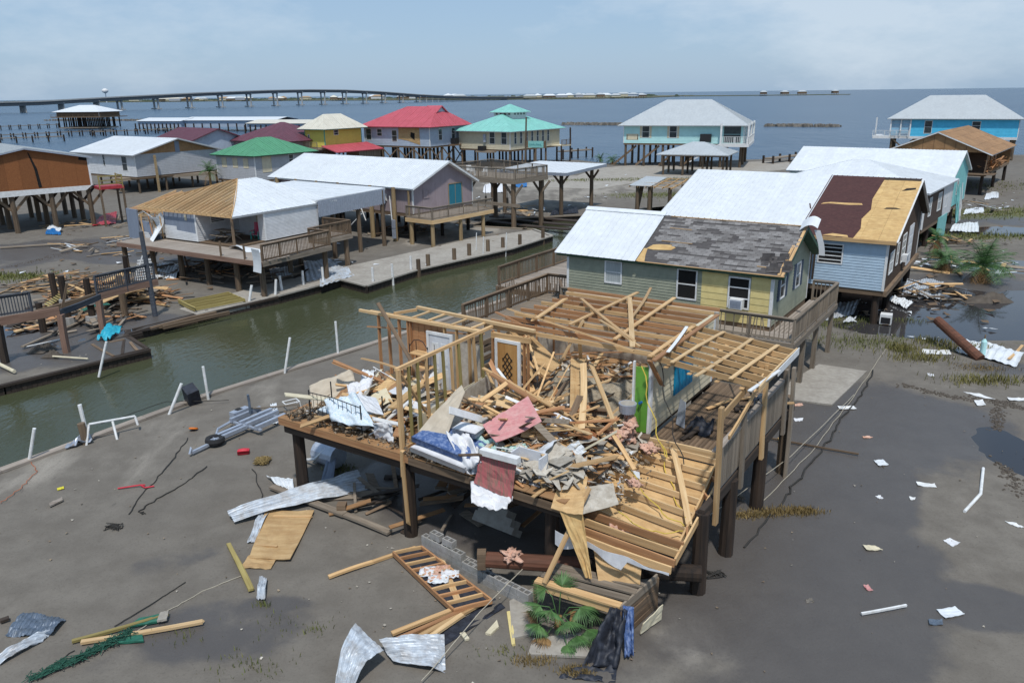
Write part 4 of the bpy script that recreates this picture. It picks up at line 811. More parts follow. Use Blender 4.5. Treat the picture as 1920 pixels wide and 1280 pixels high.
q = MB(); q.box((-.2, 13.2, 2.9), (2.4, 16.3, 3.1)); q.build('porch_floor', 'side_buff', t); railing(t, (2.3, 13.2), (2.3, 16.4), 3.1, 1.0, 'wood_brown', split=False, gap=.3); board('porch_post', (2.2, 16.3, 0), (2.2, 16.3, 6.2), .22, .22, 'pile_black', t); board('porch_post', (2.2, 13.2, 0), (2.2, 13.2, 3), .22, .22, 'pile_black', t)
q = MB(); q.cyl((0, 0, -.3), (.25, 0, 8.6), .17, .13, 8); o = tag(q.build('utility_pole', 'pile_brown'), 'bare timber utility pole beside the cream house', 'pole'); o.location = ch.f.p(4.0, -1.2)
sg = thing('house_sign', 'teal lettered name board on a post beside the cream house', 'sign', tuple(ch.f.p(4.9, .8)), R(-20)); q = MB(); q.box((-1.9, -.06, 3.5), (1.9, .06, 4.6)); q.build('board', 'trim_teal', sg)
for s in (-1, 1): q = MB(); q.box((s * 1.9 - (.5 if s > 0 else 0), -.1, 3.45), (s * 1.9 + (.5 if s < 0 else 0), -.06, 4.65)); q.build('end_panel', 'wood_brown', sg)
board('post', (0, .1, -.3), (0, .1, 4.4), .2, .2, 'pile_brown', sg)
M('sign_teal', (.23, .53, .50), None, .6); M('sign_ink', (.02, .22, .24), None, .6); sg.children[0].data.materials[0] = MATS['sign_teal']; q = MB(); r_ = random.Random(3)
for x0, n in ((-1.15, 6), (.12, 5)):        # weathered lettering: two short words
    for k in range(n): x = x0 + k * .19; z0 = 3.82 - (.1 if k == n - 1 else 0); q.beam((x, -.068, z0), (x + r_.uniform(-.04, .08), -.068, z0 + r_.choice((.3, .3, .45))), .05, .012, up=(0, 1, 0)); q.beam((x, -.0685, z0 + r_.choice((.02, .15, .3))), (x + .15, -.0685, z0 + r_.choice((.02, .15, .3))), .045, .012, up=(0, 1, 0))
q.build('lettering', 'sign_ink', sg)
# --- slate blue house with the red roof
jh = stilt_house('red_roofed_house', 'slate blue stilt house with a red metal roof and a torn plywood patch', (-13.9, 143.2), -31.0, 14.8, 11.5, 3.75, 3.75, 'hip', 2.9, .9, 'side_slate', 'roof_red', hip=(1, .42), np_=(5, 4), pr=.24, rib=.5, step=.28, brace=True, rsplit=True, pw=1.6,
    wins=[('front', .4, .9, 1.3, 2.0, {}), ('front', 3.0, 1.6, 1.2, 1.3, {}), ('front', 6.4, .7, 1.2, 2.0, {}), ('right', 2.6, .9, 1.1, 2.0, {}), ('right', 6.6, .9, 1.1, 2.0, {})], fascia='roof_red')
t = jh.t; q = MB(); q.plate([(7.9, 1.2), (8.0, 3.1), (12.6, 3.3), (12.7, .2), (11.5, .5), (10, .9)], jh.fr['front'], .02, .05); q.build('plywood_patch', 'plywood', t); q = MB(); q.plate([(10.6, 1.6), (11.5, 1.0), (11.6, 2.2), (10.7, 2.4)], jh.fr['front'], .045, .06); q.build('hole', 'black', t)  # the hole is a black patch painted for the darkness within
q = MB(); o0 = jh.fr['right']; q.plate([(5.6, -.2), (8, -.2), (8, .05), (5.6, .05)], o0, .1, 1.2); q.build('equipment_shelf', 'wood_brown', t); q = MB(); q.plate([(6.2, .05), (7.5, .05), (7.5, 1.1), (6.2, 1.1)], o0, .15, 1.0); q.build('air_conditioner', 'black_metal', t)
dz = 3.75 + 3.75 + 2.9; q = MB(); q.add([(-4.6, 5.75, dz + .04), (-1.2, 5.75, dz + .06), (-1.2, 3.6, dz - 1.3), (-1.2, 7.9, dz - 1.3), (-3.6, 5.75, dz - .2)], [(0, 2, 1), (0, 1, 3)]); solid(q.build('gablet_roof', 'roof_red', t), .16); q = MB(); q.add([(-1.5, 3.9, dz - 1.3), (-1.5, 7.6, dz - 1.3), (-1.5, 5.75, dz - .12)], [(0, 1, 2)]); solid(q.build('gable_vent', 'side_slate', t), .05)
# --- yellow house
kh = stilt_house('yellow_house', 'yellow stilt house with a cream hipped roof and teal trim', (-31.6, 140.5), -33.4, 4.8, 9.0, 4.0, 3.4, 'hip', 2.0, .9, 'side_lemon', 'roof_cream', np_=(2, 3), brace=True, rib=.5, step=.28, trim='trim_teal', fascia='trim_teal', wins=[('front', .8, .9, .4, 1.2, {}), ('right', 2.2, 1.9, 1.1, .9, dict(pane='glass'))], rsplit=True, pw=1.6)
t = kh.t; P = [(.05, -1.0, 4.0), (.05, 7.2, 4.0)]; Q = [(3.6, -.8, 3.3), (3.9, 10.5, 3.3)]
pts = [Q[0], Q[1], (.05, 10.2, 4.4), (.05, -1.0, 4.2)]; roof_deck(pts, t, 'roof_red'); metal_roof(pts, 'roof_red', t, 1.2, .5); q = MB(); q.box((.3, 4.6, 0), (3.4, 10.0, 3.3)); q.build('store_room', 'wood_brown', t)
for k in range(22): q = MB(); q.box((3.4, 4.6 + k * .25, 0), (3.43, 4.6 + k * .25 + .16, 3.3)); q.build('slat', 'wood_grey', t)
q = MB(); q.plate([(4.2, 0), (4.9, 0), (4.9, 1), (4.2, 1)], kh.fr['front'], 0, .05); railing(t, (-9.5, -1.4), (-.3, -1.6), 3.9, 1.0, 'wood_grey', split=False, gap=.22); q = MB(); q.box((-9.5, -1.6, 3.6), (0, .0, 3.9)); q.build('porch_floor', 'wood_grey', t)
# --- purple roofs, green roof, grey and white house
stilt_house('purple_roofed_house', 'house under a broad dark purple hipped metal roof', (-38.0, 137.6), -33.4, 13.0, 12.0, 2.6, 2.9, 'hip', 2.6, .8, 'side_lav', 'roof_purple', np_=(4, 3), rib=.5, fascia='roof_purple', rsplit=True, pw=1.8)
stilt_house('small_purple_house', 'pale blue gabled house with a purple roof beyond the green roof', (-54.0, 138.0), -40.0, 12, 11, 2.6, 2.8, 'gable_u', 1.9, .6, 'side_slate', 'roof_purple', np_=(3, 3), rib=.5, fascia='roof_purple', step=.0)
nh = stilt_house('green_roofed_house', 'shuttered grey house with a green hipped metal roof', (-34.2, 109.2), -33.4, 8.0, 10.5, 1.6, 3.5, 'hip', 1.9, .6, 'side_grey', 'roof_green', np_=(3, 4), rib=.45, fascia='trim_green', step=.22, rsplit=True, pw=1.5, wins=[('front', 1.2, 1.6, 1.0, 1.3, dict(pane='side_buff', sash=False, frame='side_buff')), ('front', 3.5, 1.6, 1.0, 1.3, dict(pane='side_buff', sash=False, frame='side_buff')), ('front', 5.7, 1.6, 1.0, 1.3, dict(pane='side_buff', sash=False, frame='side_buff')), ('right', 1.2, 1.0, 1.6, 2.2, dict(pane='side_buff', sash=False, frame='side_buff')), ('right', 5.9, 1.9, .9, 1.2, {}), ('right', 7.6, 2.2, .8, .6, {})])
oh_ = stilt_house('grey_clad_house', 'grey clapboard house with a broad white metal roof and torn gable', (-50.6, 110.0), -35.0, 15.0, 13.0, 2.25, 3.05, 'gable_u', 1.75, .6, 'side_grey', 'roof_white', np_=(4, 4), rib=.45, fascia='side_grey', wins=[('front', 11.8, .7, 1.3, 2.0, {}), ('front', 7.0, 1.2, .6, 1.6, {})], rsplit=True, pw=1.8, corner=True)

t = oh_.t; f = oh_.fr['right']; q = MB(); q.plate([(.4, 2.95), (12.6, 2.95), (6.5, 4.62)], f, .01, .03); q.build('bare_gable', 'plywood_brown', t)
q = MB(); q.plate([(6.2, 2.9), (6.9, 2.9), (6.9, 4.4), (6.2, 4.5)], f, .03, .06); q.build('gable_vent', 'side_bluegrey', t)
siding(f, [(.1, 0), (12.9, 0), (12.9, 2.95), (.1, 2.95)], .22, 'side_grey', t); siding(oh_.fr['front'], [(.1, 0), (14.9, 0), (14.9, 3.0), (.1, 3.0)], .22, 'side_white', t, holes=[(11.8, .7, 13.1, 2.7), (7, 1.2, 7.6, 2.8)])
board('boardwalk_beam', (-3, -1.8, 1.9), (1.5, 13.5, 1.9), 1.6, .35, 'wood_grey', t, warp=.001)
board('pole', (.6, 2.6, -.2), (.6, 2.6, 5.0), .25, .25, 'pile_tan', t)
# ------------------------------------------------------------------ houses across the canal
# --- lavender house
rh = stilt_house('lavender_house', 'lavender house with a white ribbed metal roof and teal curtained door above the canal', (-8.5, 70.0), -38.0, 19.5, 8.0, 2.5, 2.4, 'gable_u', 1.85, .45, 'side_lav', 'roof_white', rv=4.4, oe=.5, np_=(5, 3), pr=.16, pmat='pile_black', rsplit=True, pw=.9, rib=.3, wins=[('front', 15.6, .9, .7, .62, dict(sash=False)), ('right', 4.6, .1, 1.9, 2.1, dict(pane='curtain', frame='pile_tan', grid=(2, 1))), ('right', 1.3, 1.2, .75, .75, dict(sash=False, pane='side_lav', frame='side_lav'))], fascia='trim_white')
t = rh.t; ac_unit(rh.fr['front'], 15.7, .98, t, .55, .42, .4)
for f, ws in ((rh.fr['front'], [k * 1.22 for k in range(1, 16)]), (rh.fr['right'], [1.22, 2.9, 7.0])):
    for a in ws: q = MB(); q.plate([(a, 0), (a + .04, 0), (a + .04, 2.38), (a, 2.38)], f, .0, .015); q.build('wall_batten', 'side_lav', t)
for u in (-18.6, -15.5, -12.4, -9.3): pile(t, u, -.35, 3.3, 4.75, .2, 'pile_tan')
for u, v in ((-4.9, -.4), (-1.9, -.45), (-.2, -.3)): pile(t, u, v, -.3, 4.75 if u < -1 else 4.7, .2 if u < -1 else .1, 'pile_tan')
zd = 2.35; decking(t, None, .05, 3.2, -1.0, 7.2, zd, 'u'); board('rim_joist', (0, -1.02, zd - .2), (3.2, -1.02, zd - .2), .05, .34, 'pine_pale', t, warp=.001); board('rim_joist', (3.22, -1.0, zd - .2), (3.22, 7.2, zd - .2), .05, .34, 'pine_pale', t, warp=.001)
railing(t, (.1, -.95), (3.15, -.95), zd, 1.0, gap=.15, mat='wood_grey'); railing(t, (3.15, -.95), (3.15, 7.1), zd, 1.0, gap=.15, mat='wood_grey')
for u, v in ((3.0, -.8), (3.0, 2.8), (3.0, 5.9), (.5, -.8)): pile(t, u, v, -.3, zd - .1, .17, 'pile_tan')
q = MB(); q.plate([(0, 0), (.3, 0), (.3, .75), (0, .75)], (V(-1.85, -.72, 1.2), V(1, 0, 0), V(0, 0, 1), V(0, -1, 0)), 0, .2); q.plate([(0, -.9), (.3, -.9), (.3, -.05), (0, -.05)], (V(-1.85, -.72, 1.2), V(1, 0, 0), V(0, 0, 1), V(0, -1, 0)), 0, .2); q.build('meter_box', 'galv', t)
for a, b in (((-6.8, -.7, 4.4), (-5.2, -.9, 1.6)), ((-5.6, -1.0, 2.2), (-7.9, -1.6, .1)), ((-2.1, -.75, 4.0), (-1.9, -.8, 1.9))): q = MB(); q.tube([a, b], .05, 6); q.build('conduit', 'pvc', t)
# debris in the shade under it
# --- white house with stripped rafters
QF = Frame((-20.0, 56.4), -32.0); t = house_thing('stripped_porch_house', 'white house with rafters bared on the left and white roof on the right', QF)
zf, ze = 2.55, 4.72; PK = (-3.6, 4.2, 6.45); PKB = (-3.6, 6.0, 6.45)
rpts = [(1.7, -1.0, ze - .1), (1.7, 9.2, ze - .1), PKB, PK]; roof_deck(rpts, t); metal_roof(rpts, 'roof_white', t, .9, .45, True)
rpts = [(1.7, 9.2, ze - .1), (-9.2, 9.2, ze - .1), PKB]; roof_deck(rpts, t); metal_roof(rpts, 'roof_white', t, .9, .45, True)
E1, E0 = V(1.7, -1.0, ze - .1), V(-8.8, -1.0, ze - .1); LB = V(-8.8, 9.2, ze - .1)
board('hip_rafter', E1, PK, .05, .2, 'pine', t); board('hip_rafter', E0, PK, .05, .2, 'pine', t); board('eave_board', E0, E1, .05, .16, 'pine', t, warp=.002)
for k in range(20):
    u = -8.4 + k * .5; s = (u + 8.8) / 5.2 if u < -3.6 else (1.7 - u) / 5.3; board('rafter', (u, -1.05, ze - .06), (u, -1.0 + 5.2 * s, ze - .1 + 1.83 * s), .05, .16, 'pine_pale', t, warp=.003)
for k in range(9): board('ceiling_joist', (-8.6, -.4 + k * .6, ze - .12), (1.5, -.4 + k * .6, ze - .12), .05, .14, 'pine_red', t)
q = MB(); q.box((-8.7, -.7, ze - .24), (1.5, 5, ze - .21)); q.build('ceiling', 'osb', t)
for k in range(8): s = k / 8; board('rafter', (-8.85, -.8 + k * 1.2, ze - .06), (-8.8 + 5.2 * min(1, (.2 + k * 1.2) / 5.1 if k < 5 else (9.8 - k * 1.2) / 4.), -.8 + k * 1.2, ze - .1 + 1.83 * min(1, (.2 + k * 1.2) / 5.1 if k < 5 else (9.8 - k * 1.2) / 4.)), .05, .16, 'pine_red', t)
def qwall(a, b, z0, z1, m, st=.0, n_='wall'):
    f = wall_frame(a, b, z0); w = (V(*b) - V(*a)).length; q = MB(); q.plate([(0, 0), (w, 0), (w, z1 - z0), (0, z1 - z0)], f, -.12, 0); q.build(n_, m, t)
    if st: siding(f, [(0, 0), (w, 0), (w, z1 - z0), (0, z1 - z0)], st, m, t, True)
    return f
fA = qwall((-6.2, -.75), (-2.5, -.75), zf, ze - .2, 'side_bluegrey'); siding(fA, [(0, 0), (3.6, 0), (3.6, .62), (1.4, .62), (1.4, .95), (0, .95)], .11, 'side_white', t, True)
q = MB(); q.plate([(3.55, 0), (3.7, 0), (3.7, 1.95), (3.55, 1.95)], fA, .004, .03); q.build('corner_trim', 'trim_white', t); q = MB(); q.plate([(2.45, 1.45), (2.7, 1.45), (2.7, 1.85), (2.45, 1.85)], fA, .01, .03); q.build('notice', 'side_buff', t)
fB = qwall((-2.5, -.75), (-2.5, 3.0), zf, ze - .2, 'side_white', .13); window(fB, 1.2, 1.15, 1.3, .7, t, sash=False)
qwall((-2.5, 3.0), (.9, 3.0), zf, ze - .2, 'side_white', .13); fC = qwall((.9, 1.9), (1.55, 1.9), zf, ze - .2, 'side_white', .13); fD = qwall((1.55, 1.9), (1.55, 7.2), zf, ze - .2, 'side_white', .10); qwall((-8.4, 9), (-6.2, -.75), zf, ze - .2, 'side_bluegrey')
q = MB(); q.plate([(-.06, 0), (.08, 0), (.08, 2.1), (-.06, 2.1)], fD, .005, .035); q.build('corner_trim', 'trim_white', t); q = MB(); q.plate([(2.0, 0), (2.9, 0), (2.9, 2.0), (2.0, 2.0)], wall_frame((-2.5, 3.0), (.9, 3.0), zf), .01, .05); q.build('door', 'side_buff', t)
board('porch_post', (1.3, -.7, zf), (1.3, -.7, ze - .15), .14, .14, 'wood_brown', t)
q = MB(); q.box((-8.3, -.7, zf - .28), (1.5, 8.8, zf - .02)); q.build('floor', 'wood_brown', t)
# carport roof with the ribbed side skirt
rpts = [(1.75, 7.0, 4.86), (1.4, 15.4, 4.9), (-9.5, 15.4, 5.05), (-9.0, 9.0, 5.0)]; roof_deck(rpts, t); metal_roof(rpts, 'roof_white', t, 1.2, 4, True)
fS = wall_frame((1.72, 7.1), (1.4, 15.3), 3.55); q = MB(); q.plate([(0, 0), (8.2, .1), (8.2, 1.33), (0, 1.25)], fS, 0, .03)
for k in range(34): q.plate([(k * .24 + .03, .02), (k * .24 + .1, .02), (k * .24 + .1, 1.24), (k * .24 + .03, 1.24)], fS, .03, .055)
q.build('side_skirt', 'galv', t)
for v in (9, 12, 15): pile(t, 1.3, v, -.3, 4.8, .18, 'pile_brown'); pile(t, -4, v, -.3, 4.9, .18, 'pile_brown')
zd = 2.42
decking(t, None, -8.6, 6.9, -3.2, -.8, zd, 'u', miss=.05, jit=.12); decking(t, None, 1.6, 6.7, -.8, 3.2, zd, 'u'); decking(t, None, 1.6, 4.6, 3.2, 7.6, zd, 'u')
for a, b in (((-8.6, -3.22), (6.9, -3.22)), ((6.92, -3.2), (6.7, 3.2)), ((6.7, 3.22), (4.6, 3.22)), ((4.62, 3.2), (4.62, 7.6))): board('rim_joist', (*a, zd - .17), (*b, zd - .17), .05, .3, 'wood_grey' if a[0] > 0 else 'wood_rust', t, warp=.001)
for k in range(14): board('deck_joist', (-8.3 + k * .6, -3.2, zd - .13), (-8.3 + k * .6, -.8, zd - .13), .05, .2, 'wood_green', t)
railing(t, (1.9, -3.15), (6.85, -3.15), zd, 1.0, gap=.13, mat='wood_grey') if False else None
railing(t, (6.8, -3.1), (6.6, 3.1), zd, 1.05, gap=.13, mat='wood_brown', pgap=1.6); railing(t, (6.6, 3.15), (4.6, 3.15), zd, 1.05, gap=.13, mat='wood_brown'); railing(t, (4.55, 3.2), (4.55, 7.5), zd, 1.05, gap=.13, mat='wood_brown'); railing(t, (4.5, 7.5), (1.7, 7.5), zd, 1.05, gap=.13, mat='wood_brown')
for u in (2.9, 5.2): board('post', (u, -3.15, zd - .3), (u, -3.15, zd + 1.0), .1, .1, 'wood_brown', t)
for u, v in ((-8.3, -2.9), (-5.4, -2.6), (-2.8, -2.2), (.2, -2.3), (3.6, -2.6), (6.4, -2.9), (6.3, 2.9), (2.8, 2.8), (4.3, 7.2), (-2, 3), (-6, 3), (.5, 6)): pile(t, u, v, -.3, zd - .1, .19, 'pile_brown')
sh = thing('metal_sheet', 'white ribbed sheet hung over the deck corner of the white house', 'metal sheet', tuple(QF.p(6.6, -3.4, 0)), QF.th); q = MB(); q.grid(8, 6, lambda x, y: V(-.3 + .9 * x, -.1 + .35 * y * (1 - y) - .15 * x, 3.3 - 1.5 * y + .03 * math.sin(x * 25))); solid(q.build('sheet', 'roof_white', sh), .01)
q = MB(); q.grid(10, 4, lambda x, y: QF.p(1.2 + 3.2 * x, -1.2 + .7 * y - .4 * x, 2.5 + .25 * math.sin(x * 5) * (1 - y) + .1 * y)); tag(solid(q.build('metal_sheet', 'roof_white'), .01), 'bent white strip of roofing on the porch deck', 'metal sheet')
# porch furniture
pt = thing('picnic_table', 'weathered wooden picnic table under the stripped porch', 'picnic table', tuple(QF.p(-1.0, .6, zf)), QF.th)
for k in range(4): board('top_plank', (-.9, -.3 + k * .2, .75), (.9, -.3 + k * .2, .75), .18, .04, 'wood_grey', pt)
for s in (-.75, .75): board('bench_plank', (-.9, s, .45), (.9, s, .45), .26, .04, 'wood_grey', pt)
for x in (-.6, .6): board('leg', (x, -.75, 0), (x, .25, .74), .04, .09, 'wood_grey', pt); board('leg', (x, .75, 0), (x, -.25, .74), .04, .09, 'wood_grey', pt); board('crossbar', (x, -.8, .42), (x, .8, .42), .04, .09, 'wood_grey', pt)
def armchair(loc, rz, m1, m2, lab):
    c = thing('armchair', lab, 'chair', loc, rz, None)
    for k in range(5): board('back_slat', (-.24 + k * .12, .25, .35), (-.26 + k * .13, .5, 1.15), .1, .02, m1, c)
    for k in range(4): board('seat_slat', (-.27, -.25 + k * .15, .36), (.27, -.25 + k * .15, .36 - k * .02), .13, .02, m1, c)
    for s in (-1, 1): board('leg', (s * .28, -.28, 0), (s * .28, -.28, .58), .05, .09, m2, c); board('leg', (s * .28, .3, 0), (s * .28, .2, .58), .05, .09, m2, c); board('arm', (s * .31, -.33, .59), (s * .31, .35, .59), .12, .02, m1, c)
armchair(tuple(QF.p(.35, 2.1, zf)), QF.th + .4, 'plastic_pink', 'trim_teal', 'pink and teal slatted chair on the stripped porch')
# torn left end of that house: leaning walls and a twisted sheet
tw = thing('torn_wall', 'broken blue-grey wall standing at the torn left end of the white house', 'wall', tuple(QF.p(-9.6, -1.2, 0)), QF.th)
q = MB(); q.plate([(-.4, 2.3), (.9, 2.3), (.95, 4.5), (-.35, 4.55)], (V(0, 0, 0), V(1, 0, 0), V(0, 0, 1), V(0, -1, 0)), -.05, .05); q.build('panel', 'side_bluegrey', tw); q = MB(); q.plate([(.9, 2.35), (3.2, 2.35), (3.1, 2.8), (2.2, 2.9), (2.1, 3.6), (1, 3.7)], (V(0, .2, 0), V(1, 0, 0), V(0, 0, 1), V(0, -1, 0)), -.04, .04); q.build('panel', 'side_bluegrey', tw)
for k in range(4): board('siding_strip', (.8, .1, 2.42 + k * .13), (2.2 - k * .1, .08, 2.4 + k * .13), .03, .12, 'side_white', tw)
for k in range(7): board('broken_stud', (.5 + k * .45, .1 + rnd.uniform(-.2, .4), 2.4), (.5 + k * .45 + rnd.uniform(-.9, .9), .3 + rnd.uniform(-.2, .5), rnd.uniform(3.3, 4.6)), .09, .05, rnd.choice(['pine', 'wood_dark', 'pine_red']), tw, split=.1)
q = MB(); q.grid(14, 10, lambda x, y: QF.p(-7.5 + 1.3 * x + .5 * y - .3 * y * y, -1.5 + .7 * math.sin(3 * y + x), 4.3 - 1.9 * y + .25 * math.sin(5 * x + 2) * (1 - y) + .05 * math.sin(x * 38))); tag(solid(q.build('metal_sheet', 'roof_white'), .01), 'twisted white roofing sheet draped at the torn end of the white house', 'metal sheet')
# wrecked low roof behind it
wr = thing('fallen_roof', 'collapsed brown roof and wall of a wrecked shed behind the white house', 'shed', tuple(QF.p(-11.5, 5, 0)), QF.th)
q = MB(); q.box((-1.5, 0, 1.2), (5.2, .15, 3.7)); q.build('wall', 'side_lav', wr); window(wall_frame((-1.5, 0), (5.2, 0), 1.2), 2.2, 1.0, .9, 1.3, wr)
q = MB(); q.grid(6, 4, lambda x, y: V(-4.5 + 11 * x, -2.2 + 4.5 * y, 3.6 + .9 * y - .5 * x * (1 - y) + .12 * math.sin(9 * x))); solid(q.build('roof_deck', 'plywood_brown', wr), .06)
for k in range(9): board('rafter', (-4.3 + k * .8, -2.5, 3.35 + rnd.uniform(-.2, .3)), (-3.9 + k * .9, 2.2, 4.7), .05, .15, 'pine_pale', wr, split=.1)
# --- sheathed brown house on tall braced piles at the left edge
bp_ = stilt_house('sheathed_house', 'tall stilt house at the left edge with bare reddish sheathing on its gable', (-50.8, 75.0), -49.0, 12, 11.0, 4.1, 2.85, 'gable_u', 1.1, .35, 'osb', 'roof_grey', np_=(4, 4), pr=.24, pmat='pile_brown', brace=False, corner=False, fascia='galv', rsplit=True)
t = bp_.t; f = bp_.fr['right']
for k in range(9):
    a0 = k * 1.22; a1 = min(a0 + 1.205, 11.0); tp = lambda a: 2.85 + 1.08 * (a / 5.5 if a < 5.5 else (11 - a) / 5.5); q = MB(); q.plate([(a0, 0), (a1, 0), (a1, tp(a1)), (a0, tp(a0))], f, .003, .016); q.build('sheathing_panel', 'osb', t)
q = MB(); q.plate([(5.75, 3.5), (5.85, 3.5), (6.35, 1.9), (6.5, .1), (6.2, .1), (6.1, 1.9)], f, .016, .022); q.plate([(10.1, 2.55), (10.95, 2.4), (10.95, 2.8), (10.2, 2.95)], f, .016, .022); q.build('tear_dark', 'black', t)  # black strips painted for the dark behind the torn sheathing
q = MB(); q.plate([(-1, -.62), (10.4, -.45), (11, 0), (-1, 0)], f, .0, .05); q.build('skirt_board', 'trim_white', t); q = MB(); q.plate([(10.88, 0), (11.05, 0), (11.05, 2.8), (10.88, 2.8)], f, .02, .05); q.build('corner_trim', 'trim_white', t)
for v in (.4, 3.8, 7.3, 10.7):
    for s in (-1, 1): board('knee_brace', (-.4, v, 2.0), (-.4, v + s * 1.6, 3.7), .08, .25, 'wood_brown', t); board('knee_brace', (-4, v, 2.0), (-4, v + s * 1.6, 3.7), .08, .25, 'wood_dark', t)
lp = thing('landing', 'small yellow railed landing on a red beam beside the sheathed house', 'landing', tuple(bp_.f.p(.3, 12.4, 0)), bp_.f.th); q = MB(); q.box((-1, -1.2, 3.7), (1.2, 1.2, 4.0)); q.build('floor', 'metal_red', lp)
for s in ((1.15, -1.1), (1.15, 1.1), (-.9, 1.1)): board('post', (*s, 3.8), (*s, 5.1), .1, .1, 'wood_green', lp); board('leg', (*s, -.2), (*s, 3.7), .18, .18, 'pile_brown', lp)
for z in (4.2, 4.55, 5.0): board('rail', (1.15, -1.1, z), (1.15, 1.1, z), .04, .1, 'wood_green', lp); board('rail', (1.15, 1.1, z), (-.9, 1.1, z), .04, .1, 'wood_green', lp)
# --- raised timber deck and boat shelter behind the lavender house
SF = Frame((-.3, 75.8), -38.0); t = house_thing('raised_deck', 'raised timber deck with railings on braced posts over the boat slip', SF, 'deck')
zd = 4.6; decking(t, None, -9.0, .2, 1.0, 6.4, zd, 'v', mat='wood_grey', split=False); q = MB(); q.box((-9.0, 1.0, zd - .36), (.2, 1.06, zd - .02)); q.box((.15, 1.0, zd - .36), (.22, 6.4, zd - .02)); q.build('rim_joist', 'wood_grey', t)
railing(t, (-8.9, 1.05), (.15, 1.05), zd, 1.05, gap=.17, pgap=2.3, mat='wood_grey', bal=.045); railing(t, (.15, 1.05), (.15, 6.3), zd, 1.05, gap=.17, pgap=1.8, mat='wood_grey', bal=.045); railing(t, (-8.9, 1.05), (-9.6, 9.5), zd, 1.05, gap=.2, pgap=2.3, mat='wood_grey', split=False); railing(t, (-9.6, 9.5), (.15, 6.3), zd, 1.05, gap=.2, pgap=2.3, mat='wood_grey', split=False)
for u, v in ((-.3, 1.4), (-.3, 5.9), (-6.2, 1.4), (-6.2, 5.9), (-8.7, 8.6)):
    pile(t, u, v, -1, zd - .35, .24, 'pile_brown')
    for s in (-1, 1): board('knee_brace', (u, v, zd - 1.7), (u + s * 1.1, v, zd - .4), .1, .22, 'wood_grey', t)
board('cross_beam', (-9, 1.2, 2.35), (.6, 1.2, 2.2), .1, .3, 'wood_grey', t)
for a in (-.5, 2.2): q = MB(); q.tube([(a - 3, 1.0, 4.2), (a - 3.2, 1.4, 2.2), (a - 4, 1.5, .6)], .03, 4); q.tube([(a - 3.1, 1.2, 2.9), (a - 3.15, 1.3, 2.2)], .1, 6); q.build('lift_sling', 'rope_dark', t)
bs = thing('boat_shelter', 'flat white roofed boat shelter on tall posts beside the raised deck', 'shelter', (6.2, 86, 0), R(-38)); rpts = [(-7.5, -3.2, 4.55), (.9, -1.6, 4.5), (.2, 7.5, 4.75), (-8.5, 6.5, 4.8)]; roof_deck(rpts, bs, 'galv', .3); metal_roof(rpts, 'roof_white', bs, 1.2, .6)
for u, v in ((-.2, -1.0), (-6.6, -2.6), (-.6, 5.6), (-7, 5)): pile(bs, u, v, -1, 4.3, .22, 'pile_brown'); board('knee_brace', (u, v, 3.1), (u - 1.1, v, 4.25), .1, .22, 'wood_brown', bs); board('knee_brace', (u, v, 3.1), (u + .9, v, 4.25), .1, .22, 'wood_brown', bs)
for k, (u, v) in enumerate(((-7.6, 3.4), (-6.4, 2.6), (-5.2, 3.0))): 
    pc = thing('plastic_chair', 'white plastic chair tipped on the raised deck, ' + ('nearest its corner', 'middle one', 'by the rear rail')[k], 'chair', tuple(SF.p(u, v, zd)), rnd.uniform(0, 6)); q = MB(); q.box((-.25, -.25, .4), (.25, .25, .43)); q.build('seat', 'pvc', pc); q = MB(); q.box((-.25, .22, .43), (.25, .26, .9)); q.build('backrest', 'pvc', pc)
    for a in (-1, 1):
        for b in (-1, 1): board('leg', (a * .22, b * .22, 0), (a * .22, b * .22, .4), .05, .05, 'pvc', pc)
dk = thing('low_dock', 'low black dock finger in the boat slip', 'dock', (1, 79, 0), R(-38)); 
for k in range(3): board('plank', (-6, .4 + k * 2.4, .02), (5.5, .6 + k * 2.4, -.02), .9, .12, 'wood_dark', dk)
# --- shelter with half its roof gone and the leaning pile, at the canal end
hs_ = thing('dock_shelter', 'small dock shelter with blue-grey sheets over half its roof', 'shelter', (16.69, 83.70, 0), R(-36)); rpts = [(-4.0, -1.6, 3.1), (-4.0, 2.4, 3.7), (.8, 2.4, 3.7), (.8, -1.6, 3.1)]; metal_roof([(-4.0, -1.6, 3.1), (-1.6, -1.6, 3.1), (-1.6, 2.4, 3.7), (-4.0, 2.4, 3.7)], 'roof_grey', hs_, .9, .3)
for k in range(6): board('rafter', (-4 + k * .95, -1.6, 3.0), (-4 + k * .95, 2.4, 3.6), .06, .16, 'pine', hs_)
for k in range(4): board('purlin', (-4, -1.4 + k * 1.2, 3.1 + k * .18), (1, -1.4 + k * 1.2, 3.1 + k * .18), .1, .05, 'pine', hs_)
for u, v in ((-3.2, -1.2), (-1.8, -1.2), (.5, -1.2), (-3.2, 2), (.5, 2)): pile(hs_, u, v, -.8, 3.1, .2, 'pile_brown')
q = MB(); q.cyl((13.38, 85.14, 0), tuple(V((17.55, 106.11, 0)) * 0 + V((13.38, 85.14, 0)) + V(.7, .6, 3.1)), .24, .22, 9); tag(q.build('leaning_pile', 'pile_brown'), 'leaning brown mooring pile at the end of the canal', 'pile')
